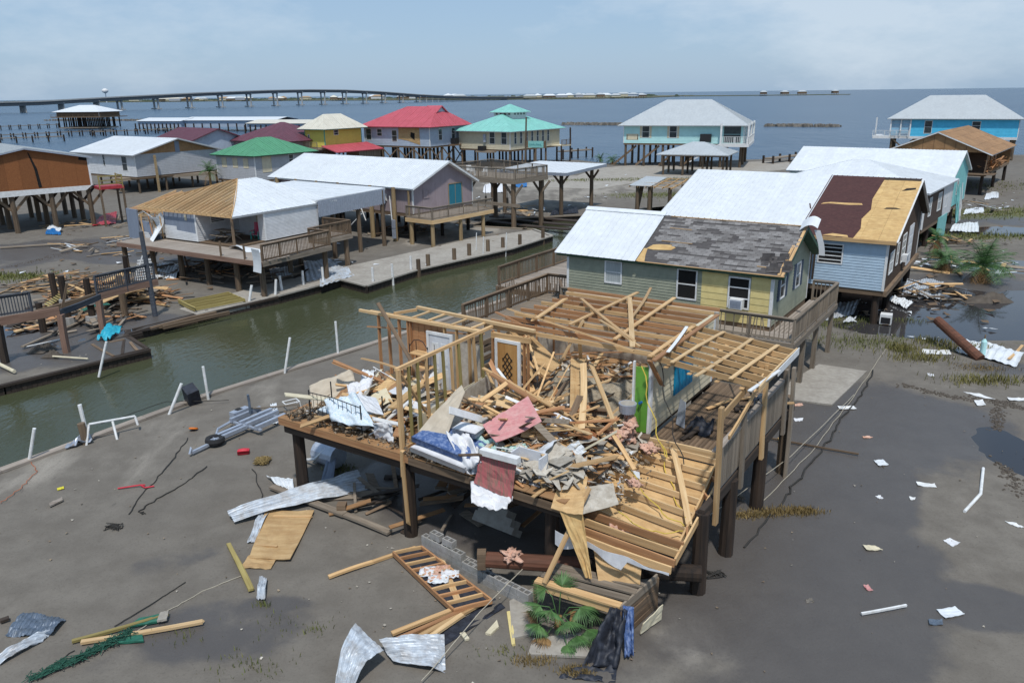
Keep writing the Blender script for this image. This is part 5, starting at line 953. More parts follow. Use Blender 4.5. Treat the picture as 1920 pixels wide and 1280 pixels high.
# --- broken dock on the left bank
ld = thing('broken_dock', 'broken raised dock with blue-grey railings on brown posts at the left', 'dock', (-23, 41, 0)); o_ = V(23, -41, 0)
def W3(x, y, z): return V(x, y, z) + o_
pa, pb, pc_, pd_, pe = (-25.2, 37.6), (-23.05, 39.3), (-23.0, 43.1), (-21.35, 46.1), (-24.2, 49.1)
board('beam', W3(-26.6, 36.4, 2.15), W3(*pb, 2.2), .12, .42, 'wood_rust', ld); board('beam', W3(*pc_, 1.95), W3(-21.1, 46.5, 2.0), .12, .36, 'wood_rust', ld); board('beam', W3(-24.9, 39.6, 1.9), W3(-22.4, 45.0, 2.1), .12, .3, 'wood_brown', ld); board('beam', W3(*pb, 2.1), W3(-22.6, 42.6, 2.1), .12, .3, 'rail_slate', ld)
for p, zt, m in ((pa, 2.0, 'wood_dark'), (pb, 2.0, 'wood_rust'), (pc_, 1.8, 'wood_rust')): board('post', W3(*p, -.3), W3(p[0] + .04, p[1], zt), .28, .28, m, ld)
q = MB(); q.cyl(W3(*pd_, -.3), W3(pd_[0] - .1, pd_[1], 5.1), .17, .13, 8); q.build('post', 'rail_slate', ld); q = MB(); q.cyl(W3(*pe, -.3), W3(pe[0] + .1, pe[1], 3.1), .17, .15, 8); q.build('post', 'pile_black', ld)
railing(ld, W3(-26.6, 36.4, 0), W3(-24.0, 38.6, 0), 2.35, 1.0, 'rail_slate', gap=.13, pgap=1.7); railing(ld, W3(*pc_, 0), W3(-21.2, 46.4, 0), 2.15, 1.0, 'rail_slate', gap=.13, pgap=1.7)
board('broken_post', W3(-23.0, 39.5, 2.3), W3(-22.7, 39.8, 3.5), .1, .1, 'wood_brown', ld)
for k, (x, y, zt, c) in enumerate(((-27.4, 46.6, 2.6, 0), (-25.6, 44.4, 2.9, 1), (-24.3, 44.6, 2.7, 1), (-26.3, 43.0, 1.7, 0), (-23.2, 46.2, 2.5, 0))):
    sp = thing('stub_pile', 'cut off black pile left of the broken dock, ' + ('leftmost of five', 'second of five, with concrete collar', 'third of five, with concrete collar', 'shortest of five', 'rightmost and brown')[k], 'pile', (x, y, 0)); q = MB(); q.cyl((0, 0, -.3), (0, 0, zt), .2, .18, 9); q.build('shaft', 'pile_black' if k < 4 else 'pile_brown', sp)
    if c: q = MB(); q.cyl((0, 0, 1.2), (0, 0, 1.55), .34, .32, 10); q.cyl((0, 0, -.1), (0, 0, .5), .42, .38, 10); q.build('collar', 'concrete_grey', sp)
fd = thing('sunken_dock_frame', 'open rotten timber dock frame at the water edge on the left', 'dock', (-19.5, 40, -.1)); o_ = V(19.5, -40, 0)
for a, b in (((-21.4, 42.1), (-19.0, 39.6)), ((-22.4, 40.6), (-20.2, 38.4)), ((-20.2, 38.4), (-19.0, 39.6)), ((-21.0, 41.3), (-19.9, 38.7)), ((-20.5, 40.9), (-19.4, 39.3)), ((-21.6, 40.9), (-21.0, 41.3)), ((-22, 41), (-20.6, 42.6)), ((-20, 43.9), (-17.2, 46.9)), ((-20.6, 43.6), (-18, 46.9)), ((-21.5, 43.4), (-18.6, 47.2))): board('timber', V(*a, .02) + o_, V(*b, .06) + o_, .14, .2, rnd.choice(['wood_dark', 'wood_brown']), fd)
# debris heap behind it
def heap(lab, grp, cx, cy, rx, ry, hz, n, mats_, lmax=3.2, seed=1, solo=0, slab='tangled boards'):
    """broken boards thrown over each other: the first ones single things, the rest one tangled mass for each tone"""
    r = random.Random(seed); qs = {m: MB() for m in mats_}
    for k in range(n):
        a = r.uniform(0, 6.28); d = math.sqrt(r.random()); x = cx + rx * d * math.cos(a); y = cy + ry * d * math.sin(a); z = hz * (1 - d) * r.uniform(.3, 1.1) + .06; l = r.uniform(.8, lmax); b = r.uniform(0, 3.14); w = r.choice([.09, .14, .2, .3]); m = r.choice(mats_)
        p0 = (x - math.cos(b) * l / 2, y - math.sin(b) * l / 2, max(.05, z + r.uniform(-.3, .3))); p1 = (x + math.cos(b) * l / 2, y + math.sin(b) * l / 2, max(.05, z + r.uniform(-.3, .3)))
        if k < solo: board('loose_board', p0, p1, w, .04, m, None, roll=r.uniform(-.5, .5), label=lab, cat='board', group=grp, split=.06)
        else: qs[m].beam(p0, p1, w, .04, up=(r.uniform(-.4, .4), r.uniform(-.4, .4), 1))
    for m, q in qs.items():
        if q.v: tag(q.build('debris_boards', m), slab, 'debris', kind='stuff')
heap('splintered board in the debris heap behind the broken dock', 'boards in the heap behind the dock', -26.2, 50.0, 4.2, 2.6, 2.0, 190, ['plywood_brown', 'pine_red', 'plywood', 'wood_brown', 'wood_grey', 'wood_dark'], 3.0, 3, 40, 'broken boards tangled in the heap behind the dock')
heap('dark board scattered in the mud beside the stub piles', 'boards beside the stub piles', -25.5, 45.2, 3.2, 3.0, .5, 70, ['wood_brown', 'wood_dark', 'wood_grey', 'pine_red'], 2.4, 4, 12, 'broken boards in the mud beside the stub piles')
heap('', '', *rh.f.p(-4.8, 3.4)[:2], 3.4, 2.6, .9, 30, ['wood_grey', 'wood_brown', 'pine_red'], 3.0, 14, 0, 'timber piled in the shade under the lavender house')
heap('', '', -31.0, 54.5, 4.0, 2.5, .9, 60, ['pine', 'wood_brown', 'wood_grey', 'plywood_brown'], 2.8, 15, 0, 'smashed timber left of the stripped white house'); heap('', '', -24.0, 58.5, 5.0, 3.0, .7, 50, ['wood_brown', 'wood_grey', 'pine_red'], 2.8, 16, 0, 'smashed timber under the white house'); heap('', '', -33, 70, 7, 5, .7, 60, ['wood_brown', 'pine', 'wood_grey', 'roof_white'], 3.0, 17, 0, 'scattered wreckage behind the white house'); heap('', '', -1, 88, 6, 4, .5, 40, ['wood_brown', 'pine', 'wood_grey', 'roof_white'], 2.6, 18, 0, 'scattered wreckage behind the raised deck'); heap('', '', 33, 57, 4, 3, .6, 46, ['wood_dark', 'pine', 'wood_grey', 'roof_white'], 2.6, 19, 0, 'scattered wreckage beside the brown torn wall'); heap('', '', 48, 88, 6, 6, .6, 60, ['wood_dark', 'pine', 'wood_grey', 'roof_white'], 2.8, 20, 0, 'scattered wreckage before the plywood house')
for lab, p, sx, sy, m, tz in (('brown plywood sheet leaning on the debris heap behind the dock', (-24.2, 48.2, .9), 2.6, 1.0, 'plywood', .5), ('green painted panel in the debris behind the dock', (-24.6, 45.6, .75), 1.6, .5, 'board_green', .2), ('yellow slatted pallet tilted among the stub piles', (-26.8, 45.8, 1.3), 1.5, .9, 'wood_green', .5)):
    o = thing('debris_panel', lab, 'panel', p, .8); q = MB()
    if 'slatted' in lab:
        for k in range(10): q = MB(); q.box((-sx / 2 + k * sx / 10, -sy / 2, 0), (-sx / 2 + k * sx / 10 + .08, sy / 2, .03)); c = q.build('slat', m, o); c.rotation_euler = (0, -tz, 0)
    else: q.grid(6, 3, lambda x, y: V(sx * (x - .5), sy * (y - .5), tz * (x - .5) + .08 * math.sin(4 * x))); solid(q.build('sheet', m, o), .03)
tr = thing('white_lattice', 'broken white louvred panel standing on the debris heap', 'panel', (-23.6, 50.2, 1.2), .6)
for k in range(8): board('louvre', (-.6 + k * .05, 0, .2 + k * .17), (.7 - k * .02, 0, .2 + k * .17), .03, .1, 'trim_white', tr)
board('frame', (-.6, 0, .1), (.1, 0, 1.7), .05, .06, 'trim_white', tr); board('frame', (.8, 0, .1), (.1, 0, 1.7), .05, .06, 'trim_white', tr)
# pallets and boards lying on the bank
pf = thing('joist_frame', 'greenish joist frame lying on the concrete by the white house', 'frame', (-18.9, 48.8, .1), R(42))
for k in range(5): board('joist', (-1.6, -1.2 + k * .6, .1), (1.6, -1.2 + k * .6, .14), .05, .2, 'wood_green', pf)
for x in (-1.6, 1.6): board('end_joist', (x, -1.3, .1), (x, 1.3, .12), .05, .2, 'wood_green', pf)
board('batten', (-1.6, -1.5, .25), (-1.55, 1.4, .27), .1, .04, 'wood_green', pf)
# bay: camp, piers, sheds at the far left
fl = stilt_house('bay_camp', 'white roofed camp standing in the bay at the far left on many piles', (-184.0, 372.0), -12.0, 22, 14, 4.6, 2.6, 'hip', 2.4, 1.3, 'wood_brown', 'roof_white', np_=(9, 4), pr=.3, pmat='pile_black', rib=.9)
q = MB(); q.box((-23.5, -2.2, 4.3), (2.5, 16, 4.6)); q.build('deck', 'wood_brown', fl.t); railing(fl.t, (-23.4, -2.1), (2.4, -2.1), 4.6, 1.1, 'wood_brown', gap=.5, pgap=3, split=False); q = MB(); q.box((-20, -2, -.3), (0, 12, .1)); q.build('lower_dock', 'wood_grey', fl.t)
def pier(lab, a, b, w=1.6, z=.9, gap=4.): 
    a = V(a[0], a[1], 0); b = V(b[0], b[1], 0); t = thing('pier', lab, 'pier', tuple(a)); d = b - a; n = max(2, int(d.length / gap)); q = MB(); q.beam((0, 0, z), d + V(0, 0, z), w, .22); q.build('walkway', 'wood_grey', t); e = d.normalized(); s = V(-e.y, e.x, 0)
    me = boxmesh('pile', 'pile_black', (-.16, -.16, -1.2), (.16, .16, z + .5))
    for k in range(n + 1):
        for sg_ in (-1, 1): inst('pile', me, Matrix.Translation(d * k / n + s * sg_ * w * .6), t)
for lab, a, b in (('long pier running behind the sheathed house', (-173.86, 280.91, 0.5), (-151.83, 314.94, 0.5)), ('pier walkway reaching toward the white sheds', (-150.29, 297.54, 0.5), (-130.54, 322.88, 0.5)), ('broken pier at the far left of the bay', (-230.01, 372.86, 0.3), (-214.71, 392.66, 0.3)), ('pier crossing the bay beyond the far-left camp', (-159.97, 258.15, 0.5), (-144.69, 267.17, 0.5)), ('pier off the bright blue house', (45.81, 144.16, 0.3), (54.00, 151.34, 0.3)), ('green slimed pier beside the cream house', (10.38, 168.20, 0.3), (16.92, 173.25, 0.3))): pier(lab, a, b)
for lab, p, L_, W_, h_, m in (('low white shed on the bay side at the left', (-143.40, 338.47, 0), 22, 14, 3.4, 'roof_white'), ('long white shed beyond the purple roofs', (-113.08, 329.75, 0), 46, 16, 3.6, 'roof_white'), ('pale shed with a rusty roof patch beyond the yellow house', (-85.59, 303.75, 0), 26, 14, 3.0, 'roof_cream')):
    st_ = thing('boat_shed', lab, 'shed', (p[0], p[1], 0), R(-20)); q = MB(); q.box((-L_ / 2, 0, 1.0), (L_ / 2, W_, h_)); q.build('wall', 'side_slate', st_); q = MB(); q.add([(-L_ / 2 - .5, -.6, h_ - .1), (L_ / 2 + .5, -.6, h_ - .1), (L_ / 2 + .5, W_ / 2, h_ + 1), (-L_ / 2 - .5, W_ / 2, h_ + 1), (L_ / 2 + .5, W_ + .6, h_ - .1), (-L_ / 2 - .5, W_ + .6, h_ - .1)], [(0, 1, 2, 3), (3, 2, 4, 5)]); solid(q.build('roof', m, st_), .1)
    me = boxmesh('pile', 'pile_black', (-.2, -.2, -1), (.2, .2, 2.4))
    for k in range(12): inst('pile', me, Matrix.Translation((-L_ / 2 + L_ * k / 11, -1.5, 0)), st_)
# ------------------------------------------------------------------ the wrecked house in the foreground
WF = Frame((-7.2, 23.3), -33.4); wk = house_thing('wrecked_house', 'roofless wrecked stilt house full of splintered lumber in the foreground', WF); t = wk
ZF = 2.75
for u, v, m in ((-.05, .5, 'pile_black'), (4.75, .3, 'pile_black'), (9.5, .5, 'pile_black'), (12.95, 2.1, 'pile_black'), (12.97, 4.25, 'pile_black'), (12.9, 7.3, 'pile_black'), (12.9, 10.2, 'pile_brown'), (0, 5, 'pile_black'), (4.75, 5.2, 'pile_black'), (9.6, 5.3, 'pile_black'), (4.75, 10.6, 'pile_black'), (9.6, 10.6, 'pile_black'), (12.95, .5, 'pile_black')):
    if (u, v) != (12.95, .5): pile(t, u, v, -.4, 2.33, .2, m)
for v in (.3, 5.1, 10.7): board('floor_beam', (-.35, v, 2.33), (10.1, v, 2.33), .16, .32, 'wood_dark', t, warp=.001)
board('floor_beam', (12.95, 2.0, 2.3), (12.95, 10.6, 2.3), .16, .3, 'wood_dark', t, warp=.001)
board('rim_joist', (-.38, .08, 2.6), (5.0, .08, 2.6), .05, .22, 'pine_red', t, warp=.002); board('rim_joist', (5.0, .08, 2.58), (10.0, .08, 2.5), .05, .22, 'wood_brown', t, warp=.003); board('rim_joist', (-.4, .08, 2.6), (-.4, 5.0, 2.6), .05, .22, 'pine_red', t)
for k in range(18):
    u = -.2 + k * .6
    if u < 10.1: board('floor_joist', (u, .1, 2.58), (u, 11.0, 2.58), .05, .2, 'wood_brown', t, warp=.001)
for i in range(9):
    for j in range(9):
        if (i, j) in ((0, 8), (0, 5), (0, 6), (0, 7), (1, 6), (1, 8), (2, 8)) or (i < 4 and j > 4): continue
        q = MB(); q.box((-.4 + i * 1.17, .05 + j * 1.22, ZF - .05), (-.4 + i * 1.17 + 1.16, .05 + j * 1.22 + 1.21, ZF - .02 + .002 * ((i + j) % 2))); q.build('floor_sheet', 'plywood_brown', t)
# stud wall between the rooms
board('sole_plate', (4.6, .3, ZF + .02), (4.6, 5.1, ZF + .02), .09, .045, 'pine', t); board('top_plate', (4.6, .2, 5.19), (4.45, 5.15, 5.19), .1, .09, 'pine', t, warp=.002)
for k in range(11):
    if k in (8,): continue
    v = .32 + k * .41; board('stud', (4.62, v, ZF + .04), (4.62 - .012 * k, v, 5.15), .045, .095, 'wood_green' if k % 3 else 'pine', t, roll=1.57, warp=.002)
board('brace', (4.56, .35, 5.1), (4.5, 1.9, 2.85), .1, .045, 'pine', t); board('corner_post', (4.66, .24, 2.1), (4.66, .24, 5.2), .1, .1, 'pine', t); board('broken_post', (4.75, .1, 2.0), (4.85, .02, 3.0), .1, .1, 'pine', t, split=.2); board('split_brace', (4.8, .05, 2.5), (4.95, -.02, .55), .12, .05, 'pine', t, split=.2)
q = MB(); q.plate([(1.1, 0), (4.9, 0), (4.9, .95), (1.1, .7)], (V(4.54, 0, ZF), V(0, 1, 0), V(0, 0, 1), V(-1, 0, 0)), 0, .015); q.build('wallboard', 'side_cream', t)
q = MB(); q.plate([(2.2, 0), (4.9, 0), (4.9, 1.0), (3.4, .9), (2.2, .5)], (V(4.68, 0, ZF), V(0, 1, 0), V(0, 0, 1), V(1, 0, 0)), 0, .015); q.build('wallboard', 'drywall', t)
# rear wall of the left room
for v, z, m in ((4.55, 5.15, 'pine_pale'), (4.68, 5.16, 'pine'), (4.62, 5.08, 'pine')): board('top_plate', (-.9 if v < 4.6 else -.5, v, z), (4.5, v, z), .09, .045 if m == 'pine' else .09, m, t, warp=.002)
for k, u in enumerate((-.05, .42, .9, 1.3, 1.42, 2.9, 3.4, 3.9, 4.4)): board('stud', (u, 4.6, ZF), (u, 4.6, 5.1), .05, .12, 'pine_red' if k < 5 else 'pine', t, warp=.003)
q = MB(); q.plate([(1.45, 1.0), (2.85, 1.0), (2.85, 2.3), (1.45, 2.3)], (V(0, 4.68, ZF), V(1, 0, 0), V(0, 0, 1), V(0, -1, 0)), 0, .02)
for k in range(5): q.plate([(1.5 + k * .28, .9), (1.7 + k * .28, .9), (1.7 + k * .28, 2.3), (1.5 + k * .28, 2.3)], (V(0, 4.68, ZF), V(1, 0, 0), V(0, 0, 1), V(0, -1, 0)), .02, .035)
q.build('board_panel', 'pine_red', t)
q = MB(); q.plate([(1.9, 0), (4.4, 0), (4.4, 1.9), (2.8, 1.85), (2.5, 1.2), (1.9, 1.1)], (V(0, 4.72, ZF), V(1, 0, 0), V(0, 0, 1), V(0, -1, 0)), 0, .015); q.build('wallboard', 'drywall', t)
dF = (V(2.35, 4.5, ZF + .02), V(1, 0, 0), V(0, 0, 1), V(0, -1, 0)); q = MB(); q.plate([(0, 0), (.85, 0), (.85, 2.0), (0, 2.0)], dF, .0, .045); d_ = q.build('door', 'door_white', t)
q = MB()
for a, b in ((.1, .12), (.48, .12), (.1, 1.0), (.48, 1.0)): q.plate([(a, b), (a + .27, b), (a + .27, b + .75), (a, b + .75)], dF, .045, .055)
q.build('door_panel', 'trim_white', d_); q = MB(); q.plate([(-.12, 0), (-.02, 0), (-.02, 2.12), (-.12, 2.12)], dF, .01, .07); q.plate([(.87, 0), (.97, 0), (.97, 2.12), (.87, 2.12)], dF, .01, .07); q.plate([(-.02, 2.02), (.87, 2.02), (.87, 2.12), (-.02, 2.12)], dF, .01, .07); q.build('door_frame', 'trim_white', t)
board('upper_beam', (.95, 5.55, 5.28), (6.1, 5.15, 5.28), .14, .09, 'pine_pale', t, warp=.002); board('upper_beam', (.95, 5.5, 5.2), (.6, 4.7, 5.2), .09, .09, 'pine', t)
for u in (1.5, 2.2, 3.2, 4.0): board('blocking', (u, 4.6, 5.2), (u + .1, 5.5, 5.24), .09, .045, 'pine_pale', t)
# ornate inner door in its white frame
dF = (V(4.78, 5.0, ZF + .05), V(1, 0, 0), V(0, 0, 1), V(0, -1, 0)); q = MB(); q.plate([(0, 0), (.78, 0), (.78, 1.98), (0, 1.98)], dF, 0, .045); d_ = q.build('door', 'door_wood', t); tag(d_, 'varnished wooden door with a carved lattice panel')
q = MB(); dd = .235
for k in range(-6, 8):
    for sg in (1, -1):
        seg = [(.39 + sg * (tt - .5) * .9, .3 + k * dd + tt * 1.3) for tt in (i / 24 for i in range(25))]; seg = [(x, z) for x, z in seg if abs(x - .39) < .22 - max(0, abs(z - 1.0) - .45) * .9 and .35 < z < 1.68]
        if len(seg) > 1: q.beam(dF[0] + V(seg[0][0], -.06 - .003 * sg, seg[0][1]), dF[0] + V(seg[-1][0], -.06 - .003 * sg, seg[-1][1]), .02, .018, up=(0, 1, 0))
q.build('lattice', 'wood_dark', d_); q = MB(); q.plate([(-.1, 0), (0, 0), (0, 2.08), (-.1, 2.08)], dF, -.02, .06); q.plate([(.78, 0), (.88, 0), (.88, 2.08), (.78, 2.08)], dF, -.02, .06); q.plate([(0, 1.98), (.78, 1.98), (.78, 2.08), (0, 2.08)], dF, -.02, .06); q.build('door_frame', 'trim_white', t)
board('header', (4.5, 5.05, 4.95), (6.0, 5.05, 4.98), .09, .2, 'pine', t)
for u in (4.55, 5.75, 5.9): board('stud', (u, 5.06, ZF), (u, 5.06, 5.1), .05, .1, 'pine_red', t)
# rear room: walls, ceiling joists
for k in range(11): v = 5.3 + k * .585; board('ceiling_joist', (4.25 + rnd.uniform(-.35, .1), v, 5.13), (10.05, v, 5.13), .045, .135, 'pine_red' if k % 3 else 'pine', t, warp=.003)
for a, b, w in (((6.63, 6.46, 5.26), (6.71, 11.59, 5.26), .14), ((8.62, 5.72, 5.26), (8.21, 11.52, 5.26), .14), ((6.91, 10.44, 5.33), (9.43, 5.26, 5.28), .16)): board('strongback', a, b, w, .04, 'pine' if w < .15 else 'pine_pale', t, warp=.002)
q = MB(); q.plate([(0, 0), (5.8, 0), (5.8, 2.35), (0, 2.35)], (V(4.3, 11.0, ZF), V(1, 0, 0), V(0, 0, 1), V(0, -1, 0)), 0, .1); q.build('wall', 'drywall', t)
q = MB(); q.plate([(0, 0), (5.6, 0), (5.6, 2.2), (3.2, 2.3), (2.6, 1.4), (.6, 1.7), (0, 1.1)], (V(4.4, 5.3, ZF), V(0, 1, 0), V(0, 0, 1), V(1, 0, 0)), -.08, 0); q.build('wall', 'drywall', t)
for v in (5.6, 6.4, 7.2, 8.0, 9.2, 10.4): board('stud', (4.4, v, ZF), (4.4, v, 5.05), .09, .045, 'pine_red', t)
fc = wall_frame((10.15, 5.05), (10.15, 10.35), ZF); q = MB(); q.plate([(0, 0), (5.3, 0), (5.3, 2.4), (0, 2.4)], fc, -.12, 0); q.build('wall', 'side_cream', t)
siding(fc, [(.1, 0), (5.2, 0), (5.2, 2.38), (.1, 2.38)], .2, 'side_cream', t, True)
q = MB(); q.plate([(-.06, 0), (.1, 0), (.1, 2.4), (-.06, 2.4)], fc, .003, .04); q.build('corner_trim', 'trim_white', t); q = MB(); q.plate([(5.2, 0), (5.34, 0), (5.34, 2.4), (5.2, 2.4)], fc, .003, .04); q.build('corner_trim', 'trim_white', t)
q = MB(); q.plate([(1.75, .62), (3.3, .62), (3.3, 2.15), (1.75, 2.15)], fc, .03, .06); s_ = q.build('shutter', 'shutter_blue', t); tag(s_, 'bright blue boarded-up window in the cream wall')
q = MB()
for k in range(5): q.plate([(1.77 + k * .31, .63), (1.77 + k * .31 + .27, .63), (1.77 + k * .31 + .27, 2.14), (1.77 + k * .31, 2.14)], fc, .06, .072)
q.build('shutter_board', 'shutter_blue', s_)
q = MB(); q.beam(V(9.74, 4.9, ZF + 1.05), V(10.12, 5.0, ZF + 1.05), .05, 2.05); d_ = q.build('door', 'door_green', t); tag(d_, 'bright green door edge-on at the end of the cream wall'); q = MB(); q.cyl((9.95, 4.9, 3.75), (9.93, 4.78, 3.75), .04, .04, 8); q.build('knob', 'plastic_blue', d_)
board('door_jamb', (10.16, 5.0, ZF), (10.16, 5.0, 5.1), .08, .14, 'trim_white', t); board('door_jamb', (9.7, 4.86, ZF), (9.7, 4.86, 5.0), .05, .1, 'trim_white', t)
for a, b, m in (((10.51, 4.34, 5.3), (10.41, 9.90, 5.3), 'pine_red'), ((10.40, 4.82, 5.24), (10.32, 9.57, 5.22), 'pine'), ((10.21, 4.75, 5.26), (10.17, 8.29, 5.26), 'pine')): board('top_plate', a, b, .14, .045, m, t, warp=.003)
board('trim_strip', (10.16, 7.72, 5.4), (10.66, 4.98, 5.4), .1, .02, 'trim_white', t); board('hanging_board', (10.29, 4.56, 5.2), (10.41, 5.33, 4.2), .14, .05, 'pine_red', t, split=.1)
# side deck, its rail and posts
decking(t, None, 10.3, 12.95, 4.6, 10.6, ZF - .08, 'v', bw=.13, mat='wood_brown')
for v0, v1 in ((2.75, 4.7), (4.7, 6.7), (6.7, 9.0)):
    board('cap_rail', (12.95, v0, 3.75), (12.95, v1, 3.75), .18, .045, 'deck_grey', t, warp=.002); board('lower_rail', (12.98, v0, 2.62), (12.98, v1, 2.62), .045, .2, 'deck_grey', t, warp=.002)
    n = int((v1 - v0) / .155)
    for k in range(n): v = v0 + .1 + k * (v1 - v0 - .1) / n; board('rail_board', (13.02, v, 2.6), (13.02, v, 3.72), .125, .02, 'wood_grey', t, roll=1.57, warp=.002)
for v, z0, z1 in ((2.7, 1.75, 5.0), (4.7, 1.9, 4.2), (6.65, 2.0, 4.95), (9.0, 1.9, 4.1), (9.9, -.1, 3.9)): board('post', (13.1, v, z0), (13.05, v, z1), .19, .1, 'pine' if z1 > 4.5 else 'wood_grey', t, roll=1.57)
board('rail_beam', (12.95, 2.75, 4.55), (12.95, 6.7, 4.75), .05, .2, 'pine', t); board('rail_beam', (13.2, 3.0, 4.1), (13.12, 6.0, 4.85), .05, .12, 'pine', t); board('rail_beam', (12.9, 6.7, 3.6), (11.0, 10.3, 3.6), .05, .15, 'wood_grey', t)
for k in range(5): board('blue_plank', (12.75, 7.0 + k * .14, 2.7), (12.7, 7.0 + k * .14, 3.7), .12, .03, 'metal_blue', t)
board('trim_strip', (13.25, 4.3, 4.95), (13.5, 6.2, 5.0), .1, .03, 'trim_white', t)
# porch roof grid
for k in range(7): v = 4.85 + k * .58; board('porch_joist', (10.1, v, 5.22), (13.35, v + .05, 4.9), .05, .16, 'pine', t, warp=.002)
for k, u in enumerate((11.0, 11.9, 12.7)): z = 5.3 - (u - 10.1) * .098; board('batten', (u - .1, 4.7 - .5 * (k == 1), z), (u + .15, 8.4, z), .12, .025, 'pine_pale', t); 
for k, u in enumerate((10.7, 11.4, 12.2, 12.9)): z = 5.06 - (u - 10.1) * .098; board('under_batten', (u, 4.75, z), (u, 8.4, z), .12, .025, 'pine', t)
board('fascia', (13.4, 4.7, 4.9), (13.4, 8.5, 4.92), .05, .18, 'pine_pale', t); q = MB(); q.plate([(1.6, -.12), (3.85, -.1), (3.85, .12), (1.6, .1)], wall_frame((13.44, 4.7), (13.44, 8.5), 4.9), .0, .02); q.build('fascia_trim', 'trim_white', t)
# sunken joist panel at the front right corner
TL, TR, BR, BL = V(9.3, 4.3, 2.72), V(12.5, 4.4, 2.66), V(12.7, 1.2, 1.75), V(9.9, 1.1, 2.15)
q = MB(); q.grid(2, 4, lambda x, y: TL.lerp(TR, x).lerp(BL.lerp(BR, x), y) - V(0, 0, .15)); solid(q.build('subfloor', 'plywood', t), .02)
for k in range(7): s = k / 6.; board('joist', TL.lerp(BL, s), TR.lerp(BR, s), .045, .17, 'pine_pale', t, warp=.003)
board('rim_joist', TR, BR, .05, .2, 'pine', t); board('rim_joist', TR + V(.3, 0, 0), V(12.95, .35, 1.85), .05, .2, 'pine', t)
for k in range(5): s = k / 5; board('outrigger', TR.lerp(BR, s), (TR + V(.3, 0, 0)).lerp(V(12.95, .35, 1.85), s), .05, .15, 'pine_red', t)
for k, (v0, z0) in enumerate(((.75, 2.12), (.5, 2.02), (.22, 1.92), (.02, 1.85))): board('edge_joist', (9.9 + .1 * k, v0, z0 + .1), (12.95, v0 + .1, z0 - .1), .05, .2, 'pine' if k % 2 else 'pine_red', t)
q = MB(); q.grid(20, 2, lambda x, y: V(9.9 + 3.05 * x, -.06 - .05 * math.sin(x * 17), 1.95 - .2 * x - (.28 + .14 * math.sin(x * 11 + 1)) * y * (1 if x < .65 else .35))); solid(q.build('torn_housewrap', 'fabric_white', t), .006)
board('deck_edge', (10.2, 4.55, ZF), (12.9, 4.6, ZF), .06, .22, 'pine_pale', t); board('rim_joist', (10.0, .1, 2.5), (10.4, .05, 2.3), .05, .25, 'wood_brown', t)
# water stained skirt of small rubble along the floor edge and in the rooms
def rubble(name, lab, regions, n, mat, smin, smax, flat=.3, seed=5, par=None, tilt=.45):
    r = random.Random(seed); q = MB()
    for _ in range(n):
        u0, u1, v0, v1, zfn = regions[r.randrange(len(regions))]; u, v = r.uniform(u0, u1), r.uniform(v0, v1); z = zfn(u, v) + r.uniform(-.05, .12); s = r.uniform(smin, smax); m = Matrix.Rotation(r.uniform(0, 6.3), 3, 'Z') @ Matrix.Rotation(r.gauss(0, tilt), 3, 'X') @ Matrix.Rotation(r.gauss(0, tilt), 3, 'Y'); k = r.choice((3, 4, 4, 5)); th = s * flat * r.uniform(.2, .6)
        an = sorted(r.uniform(0, 6.28) for _ in range(k)); ring = [(math.cos(a) * s * r.uniform(.5, 1), math.sin(a) * s * r.uniform(.4, .9)) for a in an]
        P = WF.p(u, v, z); lo = [P + m @ V(x, y, -th) for x, y in ring]; hi = [P + m @ V(x, y, th) for x, y in ring]
        q.add(lo + hi, [tuple(range(k - 1, -1, -1)), tuple(range(k, 2 * k))] + [(i, (i + 1) % k, k + (i + 1) % k, k + i) for i in range(k)])
    return tag(q.build(name, mat), lab, 'rubble', kind='stuff')
def mound(u, v):
    a = math.exp(-((u - 7.2) / 2.3) ** 2 - ((v - 3.0) / 1.6) ** 2) * .6; b = math.exp(-((u - 2.4) / 1.6) ** 2 - ((v - 2.4) / 1.4) ** 2) * .45; c = math.exp(-((u - 8.2) / 1.3) ** 2 - ((v - 1.4) / 1.0) ** 2) * .2; d = math.exp(-((u - 7.2) / 2.2) ** 2 - ((v - 7.6) / 1.6) ** 2) * .35
    return ZF + .02 + a + b + c + d
def edge(u, v): return ZF + .03
REG = [(.2, 4.3, .5, 4.4, mound), (5, 9.6, .4, 4.8, mound), (5, 9.8, 1.0, 4.5, mound), (4.6, 9.8, 5.5, 10.6, mound), (7.6, 9.9, .3, 2.6, mound)]
EDG = [(-.2, 4.6, .1, .9, edge), (4.8, 7.0, .05, .4, edge), (-.3, .4, .3, 3, edge)]
rubble('plaster_rubble', 'broken plasterboard and plaster crumbs strewn over the wrecked floor', REG, 620, 'drywall', .08, .42, .05, 5); rubble('wood_rubble', 'small splinters and crumbs of timber among the wreckage', REG + EDG, 800, 'rubble', .03, .16, .5, 6); rubble('wood_rubble', 'crumbled plaster and splinters along the front floor edge', EDG, 700, 'rubble', .02, .1, .6, 8); rubble('plaster_rubble', 'grey plasterboard heap sliding off the front of the wreck', [(8.3, 10.0, .4, 3.0, lambda u, v: ZF + .1 + .3 * max(0, 1 - abs(u - 9.2)))], 70, 'drywall', .25, .7, .03, 9, None, .2)
pl_ = lambda u, v: 2.2 + (v - 1.1) * .17 + .12
